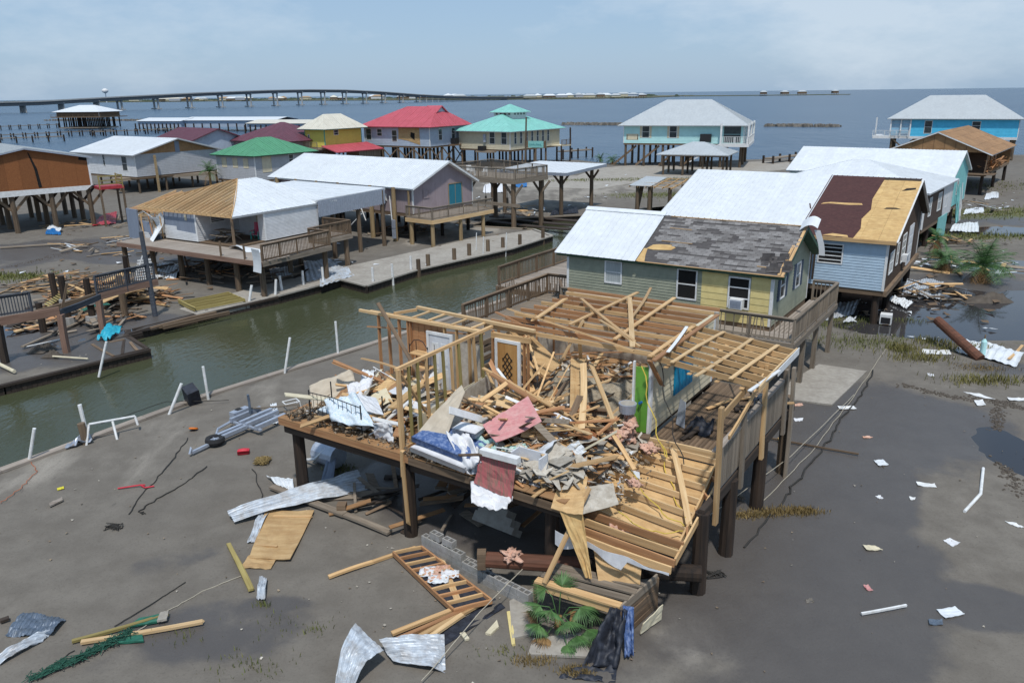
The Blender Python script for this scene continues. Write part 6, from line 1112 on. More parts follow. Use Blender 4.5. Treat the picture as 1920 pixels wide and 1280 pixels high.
rubble('plaster_rubble', 'torn plasterboard and foil spread over the left of the sunken joists', [(9.1, 10.5, 1.0, 4.3, pl_)], 110, 'drywall', .1, .45, .05, 61, None, .25); rubble('plaster_rubble', 'white foil scraps on the sunken joists', [(9.6, 10.9, 1.4, 4.2, pl_)], 40, 'roof_white', .06, .2, .1, 62, None, .4); rubble('wood_rubble', 'dark crumbs on the sunken joists', [(9.2, 11.2, 1.0, 4.3, pl_)], 160, 'rubble', .03, .12, .5, 63)
r6 = random.Random(31); qq = {m: MB() for m in ('pine', 'pine_pale', 'pine_red', 'wood_brown', 'trim_white')}
for k in range(520):
    u0, u1, v0, v1, zfn = REG[r6.randrange(5)]; u, v = r6.uniform(u0, u1), r6.uniform(v0, v1); l = r6.uniform(.15, .8); a = r6.uniform(0, 6.28); z = zfn(u, v) + r6.uniform(-.05, .15)
    qq[r6.choice(('pine', 'pine', 'pine_pale', 'pine_red', 'wood_brown', 'trim_white'))].beam(WF.p(u, v, z), WF.p(u + math.cos(a) * l, v + math.sin(a) * l, max(ZF + .02, z + r6.gauss(0, .3) * l)), r6.choice((.025, .04, .07, .1)), .025)
for m, q in qq.items(): tag(q.build('splinter_rubble', m), 'splintered lath and chips scattered through the heap', 'rubble', kind='stuff')
for lab, c, s, m, sd in (('grey matted insulation heap in the rear room of the wreck', (7.2, 6.4, 2.9), (2.2, 1.0, .9), 'insulation_grey', 1), ('grey insulation mound by the cream wall of the wreck', (8.7, 7.3, 2.9), (1.2, 1.0, .8), 'insulation_grey', 2)):
    q = MB(); q.grid(22, 16, lambda x, y: WF.p(c[0] + s[0] * (x * 2 - 1), c[1] + s[1] * (y * 2 - 1), c[2] - .2 + s[2] * max(0, math.cos((x - .5) * 3) * math.cos((y - .5) * 3)) * (1 + .5 * fbm(x * 6 + sd, y * 5, 1.))));  tag(q.build('insulation_heap', m, smooth=True), lab, 'insulation')
# loose lumber: the boards that can be told apart first
LUM = [((-0.12, 26.73, 5.36),(3.57, 22.03, 5.3),.14,'pine'),((2.38, 25.39, 5.3),(1.60, 25.21, 3.86),.14,'pine_pale'),((2.15, 24.32, 5.2),(2.26, 24.87, 4.06),.12,'pine'),((2.24, 23.72, 4.36),(1.91, 20.55, 3.46),.2,'pine_pale'),((2.46, 23.72, 4.36),(2.96, 20.39, 3.26),.15,'pine_pale'),((-0.91, 23.39, 4.36),(1.64, 21.32, 3.56),.13,'pine'),((-0.94, 21.36, 4.06),(-0.17, 22.29, 4.26),.14,'pine'),((0.78, 21.19, 3.36),(2.98, 20.90, 3.36),.14,'pine'),((1.47, 26.19, 3.86),(4.50, 26.61, 3.76),.2,'pine_red'),((1.46, 24.46, 3.66),(4.30, 24.73, 3.56),.2,'pine_red'),
 ((-0.66, 22.88, 4.36),(0.68, 21.81, 3.86),.2,'pine_red'),((-1.30, 22.30, 3.76),(0.45, 21.90, 3.66),.13,'pine_pale'),((-1.46, 22.12, 3.46),(0.59, 21.44, 3.46),.13,'pine'),((0.75, 21.55, 3.66),(1.76, 20.53, 3.26),.14,'pine_red'),((-5.13, 27.31, 4.62),(-1.37, 26.16, 4.62),.2,'pine_red'),((-4.64, 26.84, 5.6),(-2.57, 24.02, 3.16),.13,'wood_brown'),((-5.23, 26.43, 3.71),(-3.59, 24.24, 4.06),.15,'pine'),((-6.27, 26.45, 3.56),(-4.92, 25.58, 3.36),.16,'pine_red'),((-0.36, 26.58, 5),(0.68, 24.19, 4.06),.08,'pine'),((0.37, 26.10, 4.9),(0.84, 23.95, 3.96),.08,'pine_pale'),((1.97, 28.29, 5.3),(0.72, 25.47, 5.3),.2,'pine'),((-0.54, 26.54, 5.3),(0.89, 25.25, 4.9),.14,'pine_red'),
 ((0.71, 16.82, 1.08),(1.92, 18.12, 2.99),.13,'pine'),((4.49, 20.45, 2.9),(4.43, 17.85, 2),.16,'pine_pale'),((0.66, 21.08, 3.36),(-0.11, 20.31, 2.9),.12,'pine_red'),((1.10, 20.73, 3.26),(1.99, 19.70, 3.16),.15,'pine'),((0.39, 19.58, 2.95),(0.51, 18.78, 2.62),.09,'pine'),((2.35, 20.47, 3.36),(2.99, 20.84, 3.76),.1,'pine_red'),((3.22, 19.22, 2.9),(2.80, 20.46, 3.36),.12,'pine'),((-4.19, 22.10, 3.16),(-3.61, 22.64, 3.36),.12,'pine_pale'),((-3.15, 22.85, 3.36),(-2.85, 24.93, 3.66),.12,'pine'),((-4.36, 23.24, 3.36),(-5.50, 23.93, 3.36),.15,'pine'),((-3.65, 22.40, 3.46),(-2.92, 23.92, 3.66),.3,'plywood'),((-4.98, 22.94, 3.26),(-6.52, 22.37, 2.9),.14,'pine'),((2.53, 28.02, 5.36),(3.71, 22.96, 5.3),.13,'pine'),((2.92, 25.37, 5.3),(3.81, 22.58, 5.25),.1,'pine_pale'),((5.35, 29.78, 5.3),(3.89, 25.32, 5.3),.1,'pine')]
for k, (a, b, w, m) in enumerate(LUM): board('loose_board', tuple(a), tuple(b), w, .045, m, None, roll=rnd.uniform(-.4, .4), split=.1, label='long broken framing board lying across the wreck', cat='board', group='framing boards lying across the wreck')
r5 = random.Random(11)
for k in range(150):
    z = r5.random()
    if z < .62: u, v = r5.gauss(7.3, 1.3), r5.gauss(3.0, .95)
    elif z < .82: u, v = r5.uniform(.6, 4.2), r5.uniform(.9, 4.2)
    else: u, v = r5.uniform(4.8, 9.6), r5.uniform(5.4, 10.4)
    u = min(9.4, max(.4, u)); v = min(10.5, max(.5, v)); l = r5.uniform(.5, 2.3); a = r5.choice((0, 1.57, r5.uniform(0, 3.14), r5.uniform(0, 3.14))) + r5.gauss(0, .25); zz = mound(u, v) + r5.uniform(-.25, .28); dz_ = r5.gauss(0, .16) * l
    e0 = WF.p(u - math.cos(a) * l / 2, v - math.sin(a) * l / 2, max(ZF + .03, zz - dz_)); e1 = WF.p(u + math.cos(a) * l / 2, v + math.sin(a) * l / 2, max(ZF + .03, zz + dz_))
    board('loose_board', e0, e1, r5.choice((.09, .09, .14, .19)), .04, r5.choice(('pine', 'pine', 'pine_pale', 'pine_red', 'wood_brown')), None, roll=r5.uniform(-.7, .7), split=.12, label='splintered board in the heap on the wrecked floor', cat='board', group='splintered boards in the heap on the wrecked floor')
r8 = random.Random(51); qq = {m: MB() for m in ('pine', 'pine_pale', 'pine_red', 'wood_grey', 'trim_white', 'side_cream', 'wood_brown')}
for k in range(130):
    u, v = (r8.gauss(7.2, 1.3), r8.gauss(3.1, 1.0)) if k < 95 else (r8.uniform(.6, 4.2), r8.uniform(.9, 4.2)); u = min(9.3, max(.6, u)); v = min(4.9, max(.5, v)); l = r8.uniform(.5, 2.0); a = r8.uniform(0, 6.28); el = r8.gauss(.15, .3); z = mound(u, v) + r8.uniform(0, .3); e1 = WF.p(u + math.cos(a) * l, v + math.sin(a) * l, max(ZF + .05, z + l * math.sin(el)))
    qq[r8.choice(list(qq))].beam(WF.p(u, v, z), e1, r8.choice((.06, .09, .14, .2)), r8.choice((.02, .04)), up=(r8.gauss(0, .5), r8.gauss(0, .5), 1))
for m, q in qq.items(): tag(q.build('debris_boards', m), 'short broken trim and boards jumbled over the heap in the wreck', 'debris', kind='stuff')
def sheet(name, lab, cat, pts, mat, nx=8, ny=8, bend=0., th=.02, rough_=0., seed=0, smooth=False, group=None):
    """a sheet stretched between four corner points, bowed and rumpled"""
    a, b, c, d = [V(p) for p in pts]; n = (b - a).cross(d - a).normalized()
    q = MB(); q.grid(nx, ny, lambda x, y: (a.lerp(b, x)).lerp(d.lerp(c, x), y) + n * (bend * math.sin(math.pi * x) * .6 + bend * math.sin(math.pi * y) * .6 + rough_ * noise.noise(V(x * 4 + seed, y * 4, seed * 1.7)) + rough_ * .5 * noise.noise(V(x * 9, y * 9 + seed, 2))))
    o = q.build(name, mat, smooth=smooth); solid(o, th); return tag(o, lab, cat, group)
r7 = random.Random(41)
for k in range(36):
    u, v = (r7.gauss(7.3, 1.3), r7.gauss(2.6, 1.0)) if k < 18 else (r7.uniform(.8, 4.0), r7.uniform(.9, 3.8)); u = min(9.2, max(.8, u)); v = min(4.6, max(.6, v)); z = mound(u, v) + .18; a = r7.uniform(0, 6.28); l, w = r7.uniform(.5, 1.5), r7.uniform(.35, .9); tl_, tw_ = r7.gauss(0, .3), r7.gauss(0, .3); ca, sa = math.cos(a), math.sin(a)
    sheet('wallboard_piece', 'torn flat piece of wallboard lying on the heap in the wreck', 'panel', [tuple(WF.p(u + ca * l * x - sa * w * y, v + sa * l * x + ca * w * y, max(ZF + .05, z + tl_ * x * l + tw_ * y * w))) for x, y in ((-.5, -.5), (.5, -.45), (.45, .5), (-.5, .42))], r7.choice(('drywall', 'drywall', 'door_white', 'side_cream', 'plywood', 'pink_panel', 'fabric_white', 'plywood_brown')), 5, 5, .04, .014, .06, k, False, 'torn wallboard on the heap')
for k in range(15):
    u, v = r7.gauss(7.4, 1.4), r7.gauss(2.9, 1.0); u = min(9.0, max(5.0, u)); v = min(4.6, max(.8, v)); l = r7.uniform(1.4, 3.0); a = r7.gauss(.9, .8); el = r7.uniform(.12, .65); z = mound(u, v)
    board('loose_board', WF.p(u, v, z), WF.p(u + math.cos(a) * math.cos(el) * l, v + math.sin(a) * math.cos(el) * l, z + l * math.sin(el)), r7.choice((.09, .14, .19, .24)), .04, r7.choice(('pine', 'pine_pale', 'pine_red', 'plywood')), None, roll=r7.uniform(-.6, .6), split=.15, label='long plank leaning up out of the heap in the wreck', cat='board', group='planks leaning out of the heap')
SH = [('plywood_sheet', 'big plywood sheet tilted against the rear joists of the wreck', 'plywood', ((-0.33, 26.12, 4.6),(0.28, 26.15, 5),(1.63, 25.16, 3.86),(1.03, 24.47, 3.66)), 'plywood'), ('plywood_sheet', 'narrow plywood strip beside the black felt in the wreck', 'plywood', ((-0.63, 25.44, 4.36),(-0.27, 25.82, 4.46),(0.83, 24.69, 3.66),(0.51, 24.53, 3.46)), 'plywood'), ('plywood_sheet', 'upright plywood piece in the middle of the heap', 'plywood', ((1.90, 24.51, 4.26),(2.35, 24.49, 4.26),(2.11, 21.04, 3.36),(1.63, 21.25, 3.36)), 'plywood'), ('plywood_sheet', 'plywood sheet flat under the pink panel', 'plywood', ((-0.97, 21.82, 3.66),(-0.02, 22.90, 3.86),(0.78, 22.36, 3.76),(-0.49, 21.27, 3.46)), 'plywood'),
 ('pink_panel', 'pink painted board panel with a broken lower edge in the heap', 'panel', ((-0.85, 20.47, 3.71),(0.44, 21.35, 4.21),(0.79, 20.25, 3.88),(-0.47, 19.80, 3.46)), 'pink_panel'), ('felt_sheet', 'black roofing felt between the tilted plywood sheets', 'felt', ((0.44, 25.26, 4.16),(0.80, 25.52, 4.26),(1.23, 25.03, 3.76),(0.83, 24.69, 3.66)), 'tarp_black'), ('carpet_strip', 'striped red and brown carpet hanging over the front edge', 'carpet', ((-0.88, 19.14, 3.43),(0.07, 18.61, 3.43),(-0.08, 18.41, 2.47),(-1.06, 19.00, 2.68)), 'carpet'), ('hardboard_sheet', 'tan hardboard leaning from the mattress up to the stud wall', 'panel', ((-2.70, 21.00, 3.31),(-1.86, 20.60, 3.31),(-1.38, 21.58, 4.26),(-1.48, 21.89, 4.36)), 'tarp_tan'),
 ('plywood_sheet', 'torn plywood sheet hanging down from the front edge', 'plywood', ((1.24, 18.93, 2.98),(1.92, 18.70, 2.98),(1.67, 17.29, 2.66),(0.91, 17.62, 2.68)), 'plywood'), ('plywood_sheet', 'curled plywood tail dangling to the crate', 'plywood', ((1.11, 17.57, 2.66),(1.68, 17.44, 2.62),(1.87, 16.78, 1.2),(1.73, 16.92, 1.15)), 'plywood_roof'), ('plywood_sheet', 'square plywood sheet leaning on the fallen crate', 'plywood', ((1.98, 17.64, 1.6),(3.22, 17.46, 1.6),(3.05, 16.80, 1),(2.05, 16.91, 1)), 'plywood'), ('drywall_sheet', 'grey plasterboard sheet sloping off the front of the wreck', 'panel', ((1.83, 18.29, 2.9),(2.56, 18.48, 2.9),(2.66, 18.09, 2.5),(1.62, 17.75, 2.4)), 'drywall'),
 ('drywall_sheet', 'pale board lying in the left room of the wreck', 'panel', ((-5.01, 23.27, 3.66),(-4.19, 22.79, 3.66),(-3.86, 22.10, 3.36),(-4.57, 22.55, 3.36)), 'door_white'), ('drywall_sheet', 'plywood tray lying in the left room against the studs', 'panel', ((-4.00, 24.97, 3.66),(-3.44, 24.69, 3.66),(-4.01, 24.02, 3.36),(-4.53, 24.28, 3.36)), 'plywood')]
for n_, lab, cat, pp, m in SH: sheet(n_, lab, cat, [tuple(p) for p in pp], m, 8, 8, .05, .018, .05, len(lab))
CL = [('bed_sheet', 'white sheet bunched over the blue mattress', 'sheet', ((-1.88, 20.40, 3.56),(-1.21, 20.24, 3.51),(-0.82, 19.12, 3.16),(-1.33, 19.35, 2.9)), 'fabric_white', .22), ('bed_sheet', 'white sheet trailing off the floor below the mattress', 'sheet', ((-1.33, 20.09, 3.26),(-0.94, 19.91, 3.26),(-1.02, 19.31, 2.79),(-1.25, 19.37, 2.76)), 'fabric_white', .15), ('torn_cloth', 'ragged white cloth hanging below the striped carpet', 'cloth', ((-1.15, 19.18, 2.7),(-0.02, 18.50, 2.54),(-0.19, 18.10, 2.38),(-1.10, 18.34, 2.46)), 'fabric_white', .2), ('quilt', 'pale green checked quilt crumpled beside the pillow', 'quilt', ((-1.23, 20.58, 3.36),(-0.40, 20.37, 3.36),(-0.47, 19.77, 3.16),(-1.13, 19.85, 3.16)), 'fabric_check', .2), ('quilt', 'checked quilt bundle before the pink panel', 'quilt', ((-0.33, 19.96, 3.26),(0.33, 20.04, 3.31),(0.47, 19.84, 2.95),(-0.26, 19.70, 2.9)), 'fabric_check', .22), ('quilt', 'checked cloth hanging in the broken cabinet', 'quilt', ((0.69, 18.98, 2.9),(0.97, 19.03, 2.95),(0.93, 18.80, 2.6),(0.72, 18.70, 2.55)), 'fabric_check', .12),
 ('tarpaulin', 'tan tarpaulin draped over the left end of the wreck', 'tarpaulin', ((-6.73, 24.76, 3.36),(-5.44, 25.57, 3.66),(-5.23, 25.01, 3.21),(-6.48, 23.98, 2.84)), 'tarp_tan', .08), ('bed_cover', 'printed blue and white cover sliding off the iron bed', 'bedding', ((-5.79, 22.84, 3.61),(-4.80, 22.87, 3.76),(-4.00, 21.46, 3.26),(-5.44, 22.14, 3.16)), 'fabric_print', .2), ('bed_sheet', 'white sheet hanging off the left bed to the floor', 'sheet', ((-4.08, 21.51, 3.41),(-3.52, 21.41, 3.36),(-3.49, 21.34, 2.8),(-4.09, 21.66, 2.8)), 'fabric_white', .12), ('bed_sheet', 'white linen heap in the middle of the left room', 'sheet', ((-5.38, 24.27, 3.56),(-4.58, 24.73, 3.66),(-4.57, 23.55, 3.46),(-5.12, 23.33, 3.46)), 'fabric_white', .25), ('foil_wrap', 'crumpled white plastic by the tarpaulin', 'plastic', ((-4.94, 25.27, 3.66),(-4.57, 25.25, 3.76),(-4.69, 24.27, 3.46),(-5.16, 24.40, 3.36)), 'roof_white', .2)]
for n_, lab, cat, pp, m, rg in CL: sheet(n_, lab, cat, [tuple(p) for p in pp], m, 16, 14, .05, .02, rg, len(lab), True)
def soft_box(name, lab, cat, c, rz, L_, W_, H_, mat, tilt=(0, 0), puff=.04):
    q = MB(); n = 10
    for s in (1, -1): q.grid(n, n, lambda x, y: V((x - .5) * L_, (y - .5) * W_, s * (H_ / 2 + puff * math.sin(math.pi * x) * math.sin(math.pi * y) - .3 * H_ * max(0, max(abs(x - .5), abs(y - .5)) - .42) * 6)))
    w = n + 1; k2 = w * w
    ring = [i for i in range(w)] + [w * j + n for j in range(1, w)] + [n * w + i for i in range(n - 1, -1, -1)] + [w * j for j in range(n - 1, 0, -1)]
    for i in range(len(ring)): a, b = ring[i], ring[(i + 1) % len(ring)]; q.f.append((a, b, b + k2, a + k2))
    o = q.build(name, mat, smooth=True); o.location = c; o.rotation_euler = (tilt[0], tilt[1], rz); return tag(o, lab, cat)
soft_box('mattress', 'blue flowered mattress jutting over the front floor edge', 'mattress', WF.p(6.1, .62, 3.2), WF.th - .03, 1.95, 1.05, .22, 'fabric_blue', (.05, .08)); soft_box('mattress', 'white box spring under the blue mattress', 'mattress', WF.p(6.15, .48, 2.95), WF.th - .05, 1.95, 1.05, .2, 'fabric_white', (.02, .06)); soft_box('pillow', 'white pillow lying behind the blue mattress', 'pillow', tuple((-1.26, 20.57, 3.51)), WF.th + .1, .75, .5, .2, 'fabric_white', (0, .05), .08); soft_box('mattress', 'pale printed mattress on the iron bed in the left room', 'mattress', WF.p(2.0, .95, 3.05), WF.th - .02, 2.0, 1.0, .25, 'fabric_print', (.05, .03))
ib = thing('iron_bed', 'black iron bedstead with thin upright bars at the left front', 'bed', tuple(WF.p(.7, .45, ZF)), WF.th - .05)
for x in (0, 2.3): q = MB(); q.cyl((x, 0, 0), (x, 0, 1.0), .022, .022, 6); q.cyl((x, .9, 0), (x, .9, 1.0), .022, .022, 6); q.build('post', 'black_metal', ib)
q = MB(); q.tube([(0, 0, .92), (1.15, 0, .98), (2.3, 0, .92)], .016, 5); q.tube([(0, 0, .3), (2.3, 0, .3)], .016, 5); q.build('rail', 'black_metal', ib)
for k in range(1, 12): q = MB(); q.cyl((k * .19, 0, .3), (k * .19, 0, .95), .009, .009, 5); q.build('bar', 'black_metal', ib)
rk = thing('shelf_rack', 'black metal rack with wooden shelves in the left room', 'shelf', tuple(WF.p(1.75, 4.1, ZF)), WF.th)
for x in (0, .8):
    for y in (0, .35): q = MB(); q.cyl((x, y, 0), (x, y, 1.7), .015, .015, 5); q.build('post', 'black_metal', rk)
for z in (.4, .9, 1.35): q = MB(); q.box((-.03, -.03, z), (.83, .38, z + .025)); q.build('shelf', 'pine', rk)
q = MB(); q.tube([(0, 0, 1.6), (.2, 0, 1.85), (.4, 0, 1.9), (.6, 0, 1.85), (.8, 0, 1.6)], .015, 5); q.build('arch', 'black_metal', rk)
bk = thing('cooking_pot', 'grey metal pot lying on the heap by the green door', 'pot', tuple((3.37, 21.75, 3.51))); q = MB(); q.cyl((0, 0, 0), (0, 0, .28), .24, .27, 16); q.build('body', 'galv', bk); q = MB(); q.cyl((0, 0, .275), (0, 0, .285), .22, .22, 16); q.build('silt', 'concrete', bk)
q = MB(); q.grid(30, 8, lambda x, y: WF.p(9.35 + .9 * x + .1 * math.sin(5 * x), 5.0 - 1.15 * x, 3.45 - .62 * x) + V(.22 * (y - .5), 0, .12 * math.sin(math.pi * y)) + V(fbm(x * 8, y * 3) * .1, fbm(x * 7, y * 3 + 5) * .1, fbm(x * 9, y * 4 + 9) * .12)); tag(solid(q.build('insulation_roll', 'insulation', smooth=True), .08), 'pink insulation strip spilling down by the green door', 'insulation')
for k, (p, s, lab) in enumerate((((2.98, 20.68, 3.26), .3, 'pink insulation lump at the foot of the heap'), ((3.82, 20.43, 2.95), .28, 'pink insulation lump by the deck edge'), ((3.17, 18.85, 2.7), .2, 'pink insulation tuft among the sunken joists'), ((3.32, 21.00, 3.36), .25, 'pink insulation lump under the pot'), ((-0.07, 18.11, 1.05), .28, 'pink insulation clump caught on the fallen log'), ((0.61, 19.72, 2.85), .2, 'pink insulation tuft behind the striped carpet'), ((2.51, 17.85, 1.95), .26, 'pink insulation in the edge joists'), ((2.69, 17.68, 1.9), .22, 'insulation scrap near the torn house wrap'))):
    q = MB(); q.grid(28, 18, lambda x, y: (lambda d: d * s * (.75 + .75 * noise.fractal(d * 2.2 + V(k, 0, 0), .8, 2.2, 5)))(V(math.cos(6.2832 * x) * math.sin(3.1416 * y), math.sin(6.2832 * x) * math.sin(3.1416 * y), .5 * math.cos(3.1416 * y)))); o = q.build('insulation_clump', 'insulation', smooth=True); o.location = tuple(p); tag(o, lab, 'insulation')
cb = thing('broken_cabinet', 'open white cabinet carcass standing at the front edge', 'cabinet', tuple((0.52, 19.19, 2.72)), WF.th); q = MB(); q.box((-.45, -.02, 0), (.45, .02, .8)); q.build('back', 'door_white', cb); q = MB(); q.box((-.45, -.4, 0), (-.41, 0, .8)); q.build('side', 'door_white', cb); q = MB(); q.box((.41, -.4, 0), (.45, 0, .8)); q.build('side', 'door_white', cb); q = MB(); q.box((-.41, -.4, 0), (.41, 0, .03)); q.build('base', 'door_white', cb)
gt = thing('gutter_box', 'white boxed trim length lying across the carpet edge', 'trim', tuple((-0.84, 19.14, 3.46)), WF.th + .02); q = MB(); q.box((0, -.1, 0), (1.15, .1, .16)); q.build('box', 'trim_white', gt)
wf_ = thing('bed_rail_frame', 'white tubular frame lying before the pink panel', 'frame', tuple((-0.47, 19.85, 3.31)), WF.th); q = MB(); q.tube([(0, 0, 0), (.9, .1, .05), (.9, .1, -.3)], .02, 5); q.tube([(0, 0, 0), (0, 0, -.3)], .02, 5); q.build('tube', 'trim_white', wf_)
wb = thing('wicker_basket', 'brown wicker basket upside down in the heap', 'basket', tuple((2.06, 20.42, 2.85)), .4); q = MB(); q.cyl((0, 0, 0), (0, 0, .55), .34, .27, 12); q.build('body', 'osb', wb)
for k in range(5): q = MB(); q.cyl((0, 0, .05 + k * .1), (0, 0, .09 + k * .1), .345 - k * .012, .345 - k * .012, 12, False); q.build('weave_band', 'wood_brown', wb)
sheet('metal_sheet', 'crushed white ribbed metal in the middle of the front heap', 'metal sheet', [tuple(p) for p in ((1.12, 19.72, 3.16), (1.78, 19.91, 3.46), (1.98, 19.65, 3.26), (1.25, 19.38, 2.85))], 'roof_white', 14, 6, .03, .01, .12, 3)
for a, b, m, lab in (((3.70, 21.51, 5), (4.25, 20.12, 2.8), 'wire_yellow', 'yellow cable hanging past the green door'), ((4.21, 20.89, 2.9), (4.37, 18.08, 2.1), 'wire_yellow', 'yellow cable over the sunken joists'), ((3.11, 19.43, 2.8), (4.27, 17.77, 2.05), 'wire_yellow', 'yellow cable crossing the sunken joists'), ((2.63, 17.86, 2.4), (4.21, 17.60, 2), 'wire_yellow', 'yellow cable along the lowest joists'), ((4.25, 21.91, 5.1), (4.66, 19.81, 2.75), 'rope_dark', 'black twisted cable hanging down the cream wall')):
    p0, p1 = V(tuple(a)), V(tuple(b)); q = MB(); q.tube([p0.lerp(p1, k / 12) + V(.06 * math.sin(k * 1.3), .05 * math.cos(k * 1.7), -.25 * math.sin(math.pi * k / 12)) for k in range(13)], .016, 5); tag(q.build('cable', m), lab, 'cable')
# deck clutter under the porch
sheet('trim_panel', 'grey panel propped on the side deck', 'panel', [tuple(WF.p(*p)) for p in ((10.55, 6.2, 2.72), (10.9, 6.0, 2.72), (10.75, 6.4, 3.4), (10.5, 6.6, 3.4))], 'galv', 3, 3); sheet('rubber_sheet', 'black rubber sheet crumpled on the side deck', 'sheet', [tuple(WF.p(*p)) for p in ((11.0, 5.8, 2.75), (11.8, 5.7, 2.75), (11.7, 6.5, 2.9), (11.0, 6.7, 2.9))], 'tarp_black', 10, 10, .05, .01, .25, 2, True)
for k in range(10): u, v = rnd.uniform(10.5, 12.6), rnd.uniform(5, 9.8); a = rnd.uniform(0, 3); board('loose_board', WF.p(u, v, ZF), WF.p(u + math.cos(a) * 1.1, v + math.sin(a) * 1.1, ZF + .1), .14, .03, rnd.choice(('wood_brown', 'pine', 'wood_dark')), None, label='loose board lying on the side deck of the wreck', cat='board', group='boards on the side deck')
# ------------------------------------------------------------------ things on the ground and along the banks
def up(p, z): return (p[0], p[1], z)
def ribbed(name, lab, pts, mat='metal', ribs=9, amp=.025, bend=0., curl=0., rough_=.04, seed=1, ny=14, group=None, cat='metal sheet', ragged=0.):
    """corrugated sheet between four corners, bowed by bend, its far end curled up"""
    a, b, c, d = [V(p) for p in pts]; n = (b - a).cross(d - a).normalized(); n = n if n.z > 0 else -n; nx = ribs * 4; q = MB()
    def fn(x, y):
        p = a.lerp(b, x).lerp(d.lerp(c, x), y); rg = ragged * noise.noise(V(x * 9, seed, 0)) if y > .98 or y < .02 else 0
        return p + n * (amp * (1 if (x * ribs) % 1 < .3 else 0) + bend * math.sin(math.pi * y) + curl * y ** 3 + rough_ * 2 * noise.noise(V(x * 2.5 + seed, y * 3.5, seed)) - rough_ * 1.6 * abs(noise.noise(V(x * 3.1 - seed, y * 4.3, seed * 2.1))) + rough_ * .5 * noise.noise(V(x * 11, y * 13, seed))) + (c - b) * rg
    q.grid(nx, ny, fn); o = solid(q.build(name, mat), .006); return tag(o, lab, cat, group)
def flat(name, lab, pts, mat, cat='debris', th=.02, bend=.0, rough_=.02, group=None): return sheet(name, lab, cat, pts, mat, 6, 6, bend, th, rough_, len(lab), False, group)
def pipe(lab, a, b, r=.055, mat='pvc', name='pipe', group=None, cat='pipe'):
    q = MB(); q.cyl(a, b, r, r, 8); return tag(q.build(name, mat), lab, cat, group)
# white pipes and mooring stubs along the far bank
FP = [((-16.86, 49.23, -0.4), (.35, .25)), ((-15.60, 50.94, -0.4), (.2, .1)), ((-15.39, 52.22, -0.4), (-.1, 0)), ((-14.35, 53.69, -0.4), (0, .05)), ((-13.21, 54.73, -0.4), (0, 0)), ((-9.67, 54.45, -0.3), (0, 0)), ((-8.43, 55.53, -0.3), (-.03, 0)), ((-7.46, 58.28, -0.3), (0, 0))]
WHERE = ('leaning most, at the left end', 'second from the left end', 'third from the left end', 'fourth from the left end', 'beside the loose grey sheets', 'at the corner of the concrete slab', 'just past the slab corner', 'rightmost of the thick ones')
for (p, l), w in zip(FP, WHERE): pipe('white plastic pipe standing in the far canal bank, ' + w, (p[0], p[1], -.6), (p[0] + l[0], p[1] + l[1], 1.05), .085, group='white pipes along the far bank')
for p, w in (((-2.93, 65.70, 0), 'left of two'), ((-2.29, 63.82, 0), 'right of two'), ((-0.44, 65.53, 0), 'near the dock end')): pipe('thin white pipe at the canal edge before the lavender house, ' + w, (p[0], p[1], -.6), (p[0] + .1, p[1], 1.5), .04)
for p, h, w in (((-6.88, 58.18, 0), .85, 'leftmost'), ((-6.29, 59.48, 0), .95, 'second from the left'), ((-4.46, 61.79, 0), .95, 'third, topped with rope'), ((-3.36, 63.45, 0), 1.0, 'fourth from the left'), ((-1.89, 65.16, 0), 1.0, 'fifth from the left'), ((-0.67, 66.75, 0), .9, 'beside the thin pipes'), ((0.79, 67.89, 0), .95, 'near the dock end'), ((2.89, 70.89, 0), .95, 'at the dock end')):
    q = MB(); q.cyl((p[0], p[1], -.5), (p[0], p[1], h), .17, .16, 9, wob=.05); tag(q.build('mooring_post', 'pile_brown'), 'short timber mooring post on the far canal bank, ' + w, 'post', 'mooring posts on the far bank')
# pipes and odds along the near bank
for p, l, h, w in (((-17.65, 26.28, 0), (.5, .1), 1.25, 'furthest left and leaning right'), ((-14.39, 30.52, 0), (.75, .35), 1.25, 'leaning far over by the black box'), ((-13.19, 32.28, 0), (-.05, 0), 1.5, 'upright behind the trailer'), ((-10.85, 35.51, 0), (.45, .2), 1.7, 'leaning right near the tarpaulin'), ((-8.79, 38.24, 0), (0, 0), 1.75, 'upright left of the wreck studs'), ((-20.07, 36.46, 0), (.5, .3), 1.3, 'leaning against the rotten dock')): pipe('white plastic pipe at the canal edge, ' + w, (p[0], p[1], -.4), (p[0] + l[0], p[1] + l[1], h), .06)
p = (-16.17, 27.75, 0); q = MB(); q.cyl((p[0], p[1], -.3), (p[0] - .08, p[1], .85), .15, .14, 9, wob=.06); tag(q.build('mooring_post', 'pile_brown'), 'mossy mooring post with a white pipe behind it on the near bank', 'post'); pipe('white pipe standing behind the mossy mooring post', (p[0] - .05, p[1] + .25, -.3), (p[0] - .15, p[1] + .25, 1.5), .075)
pf_ = thing('pvc_frame', 'bent white pipe frame lying against the near bank', 'frame', up((-15.72, 27.93, 0), 0), .5)
for a, b in (((-.5, -.1, .0), (-.3, .1, .75)), ((-.3, .1, .75), (1.3, .5, .6)), ((1.3, .5, .6), (1.35, .4, .25)), ((.5, .25, .65), (.55, -.1, 0))): q = MB(); q.cyl(a, b, .045, .045, 7); q.build('pipe', 'pvc', pf_)
sheet('net_heap', 'crumpled grey net by the mossy post', 'net', [up((-16.68, 27.15, 0), .1), up((-15.93, 27.74, 0), .15), up((-16.33, 28.34, 0), .1), up((-16.62, 28.10, 0), .1)], 'galv', 10, 8, .05, .01, .25, 4)
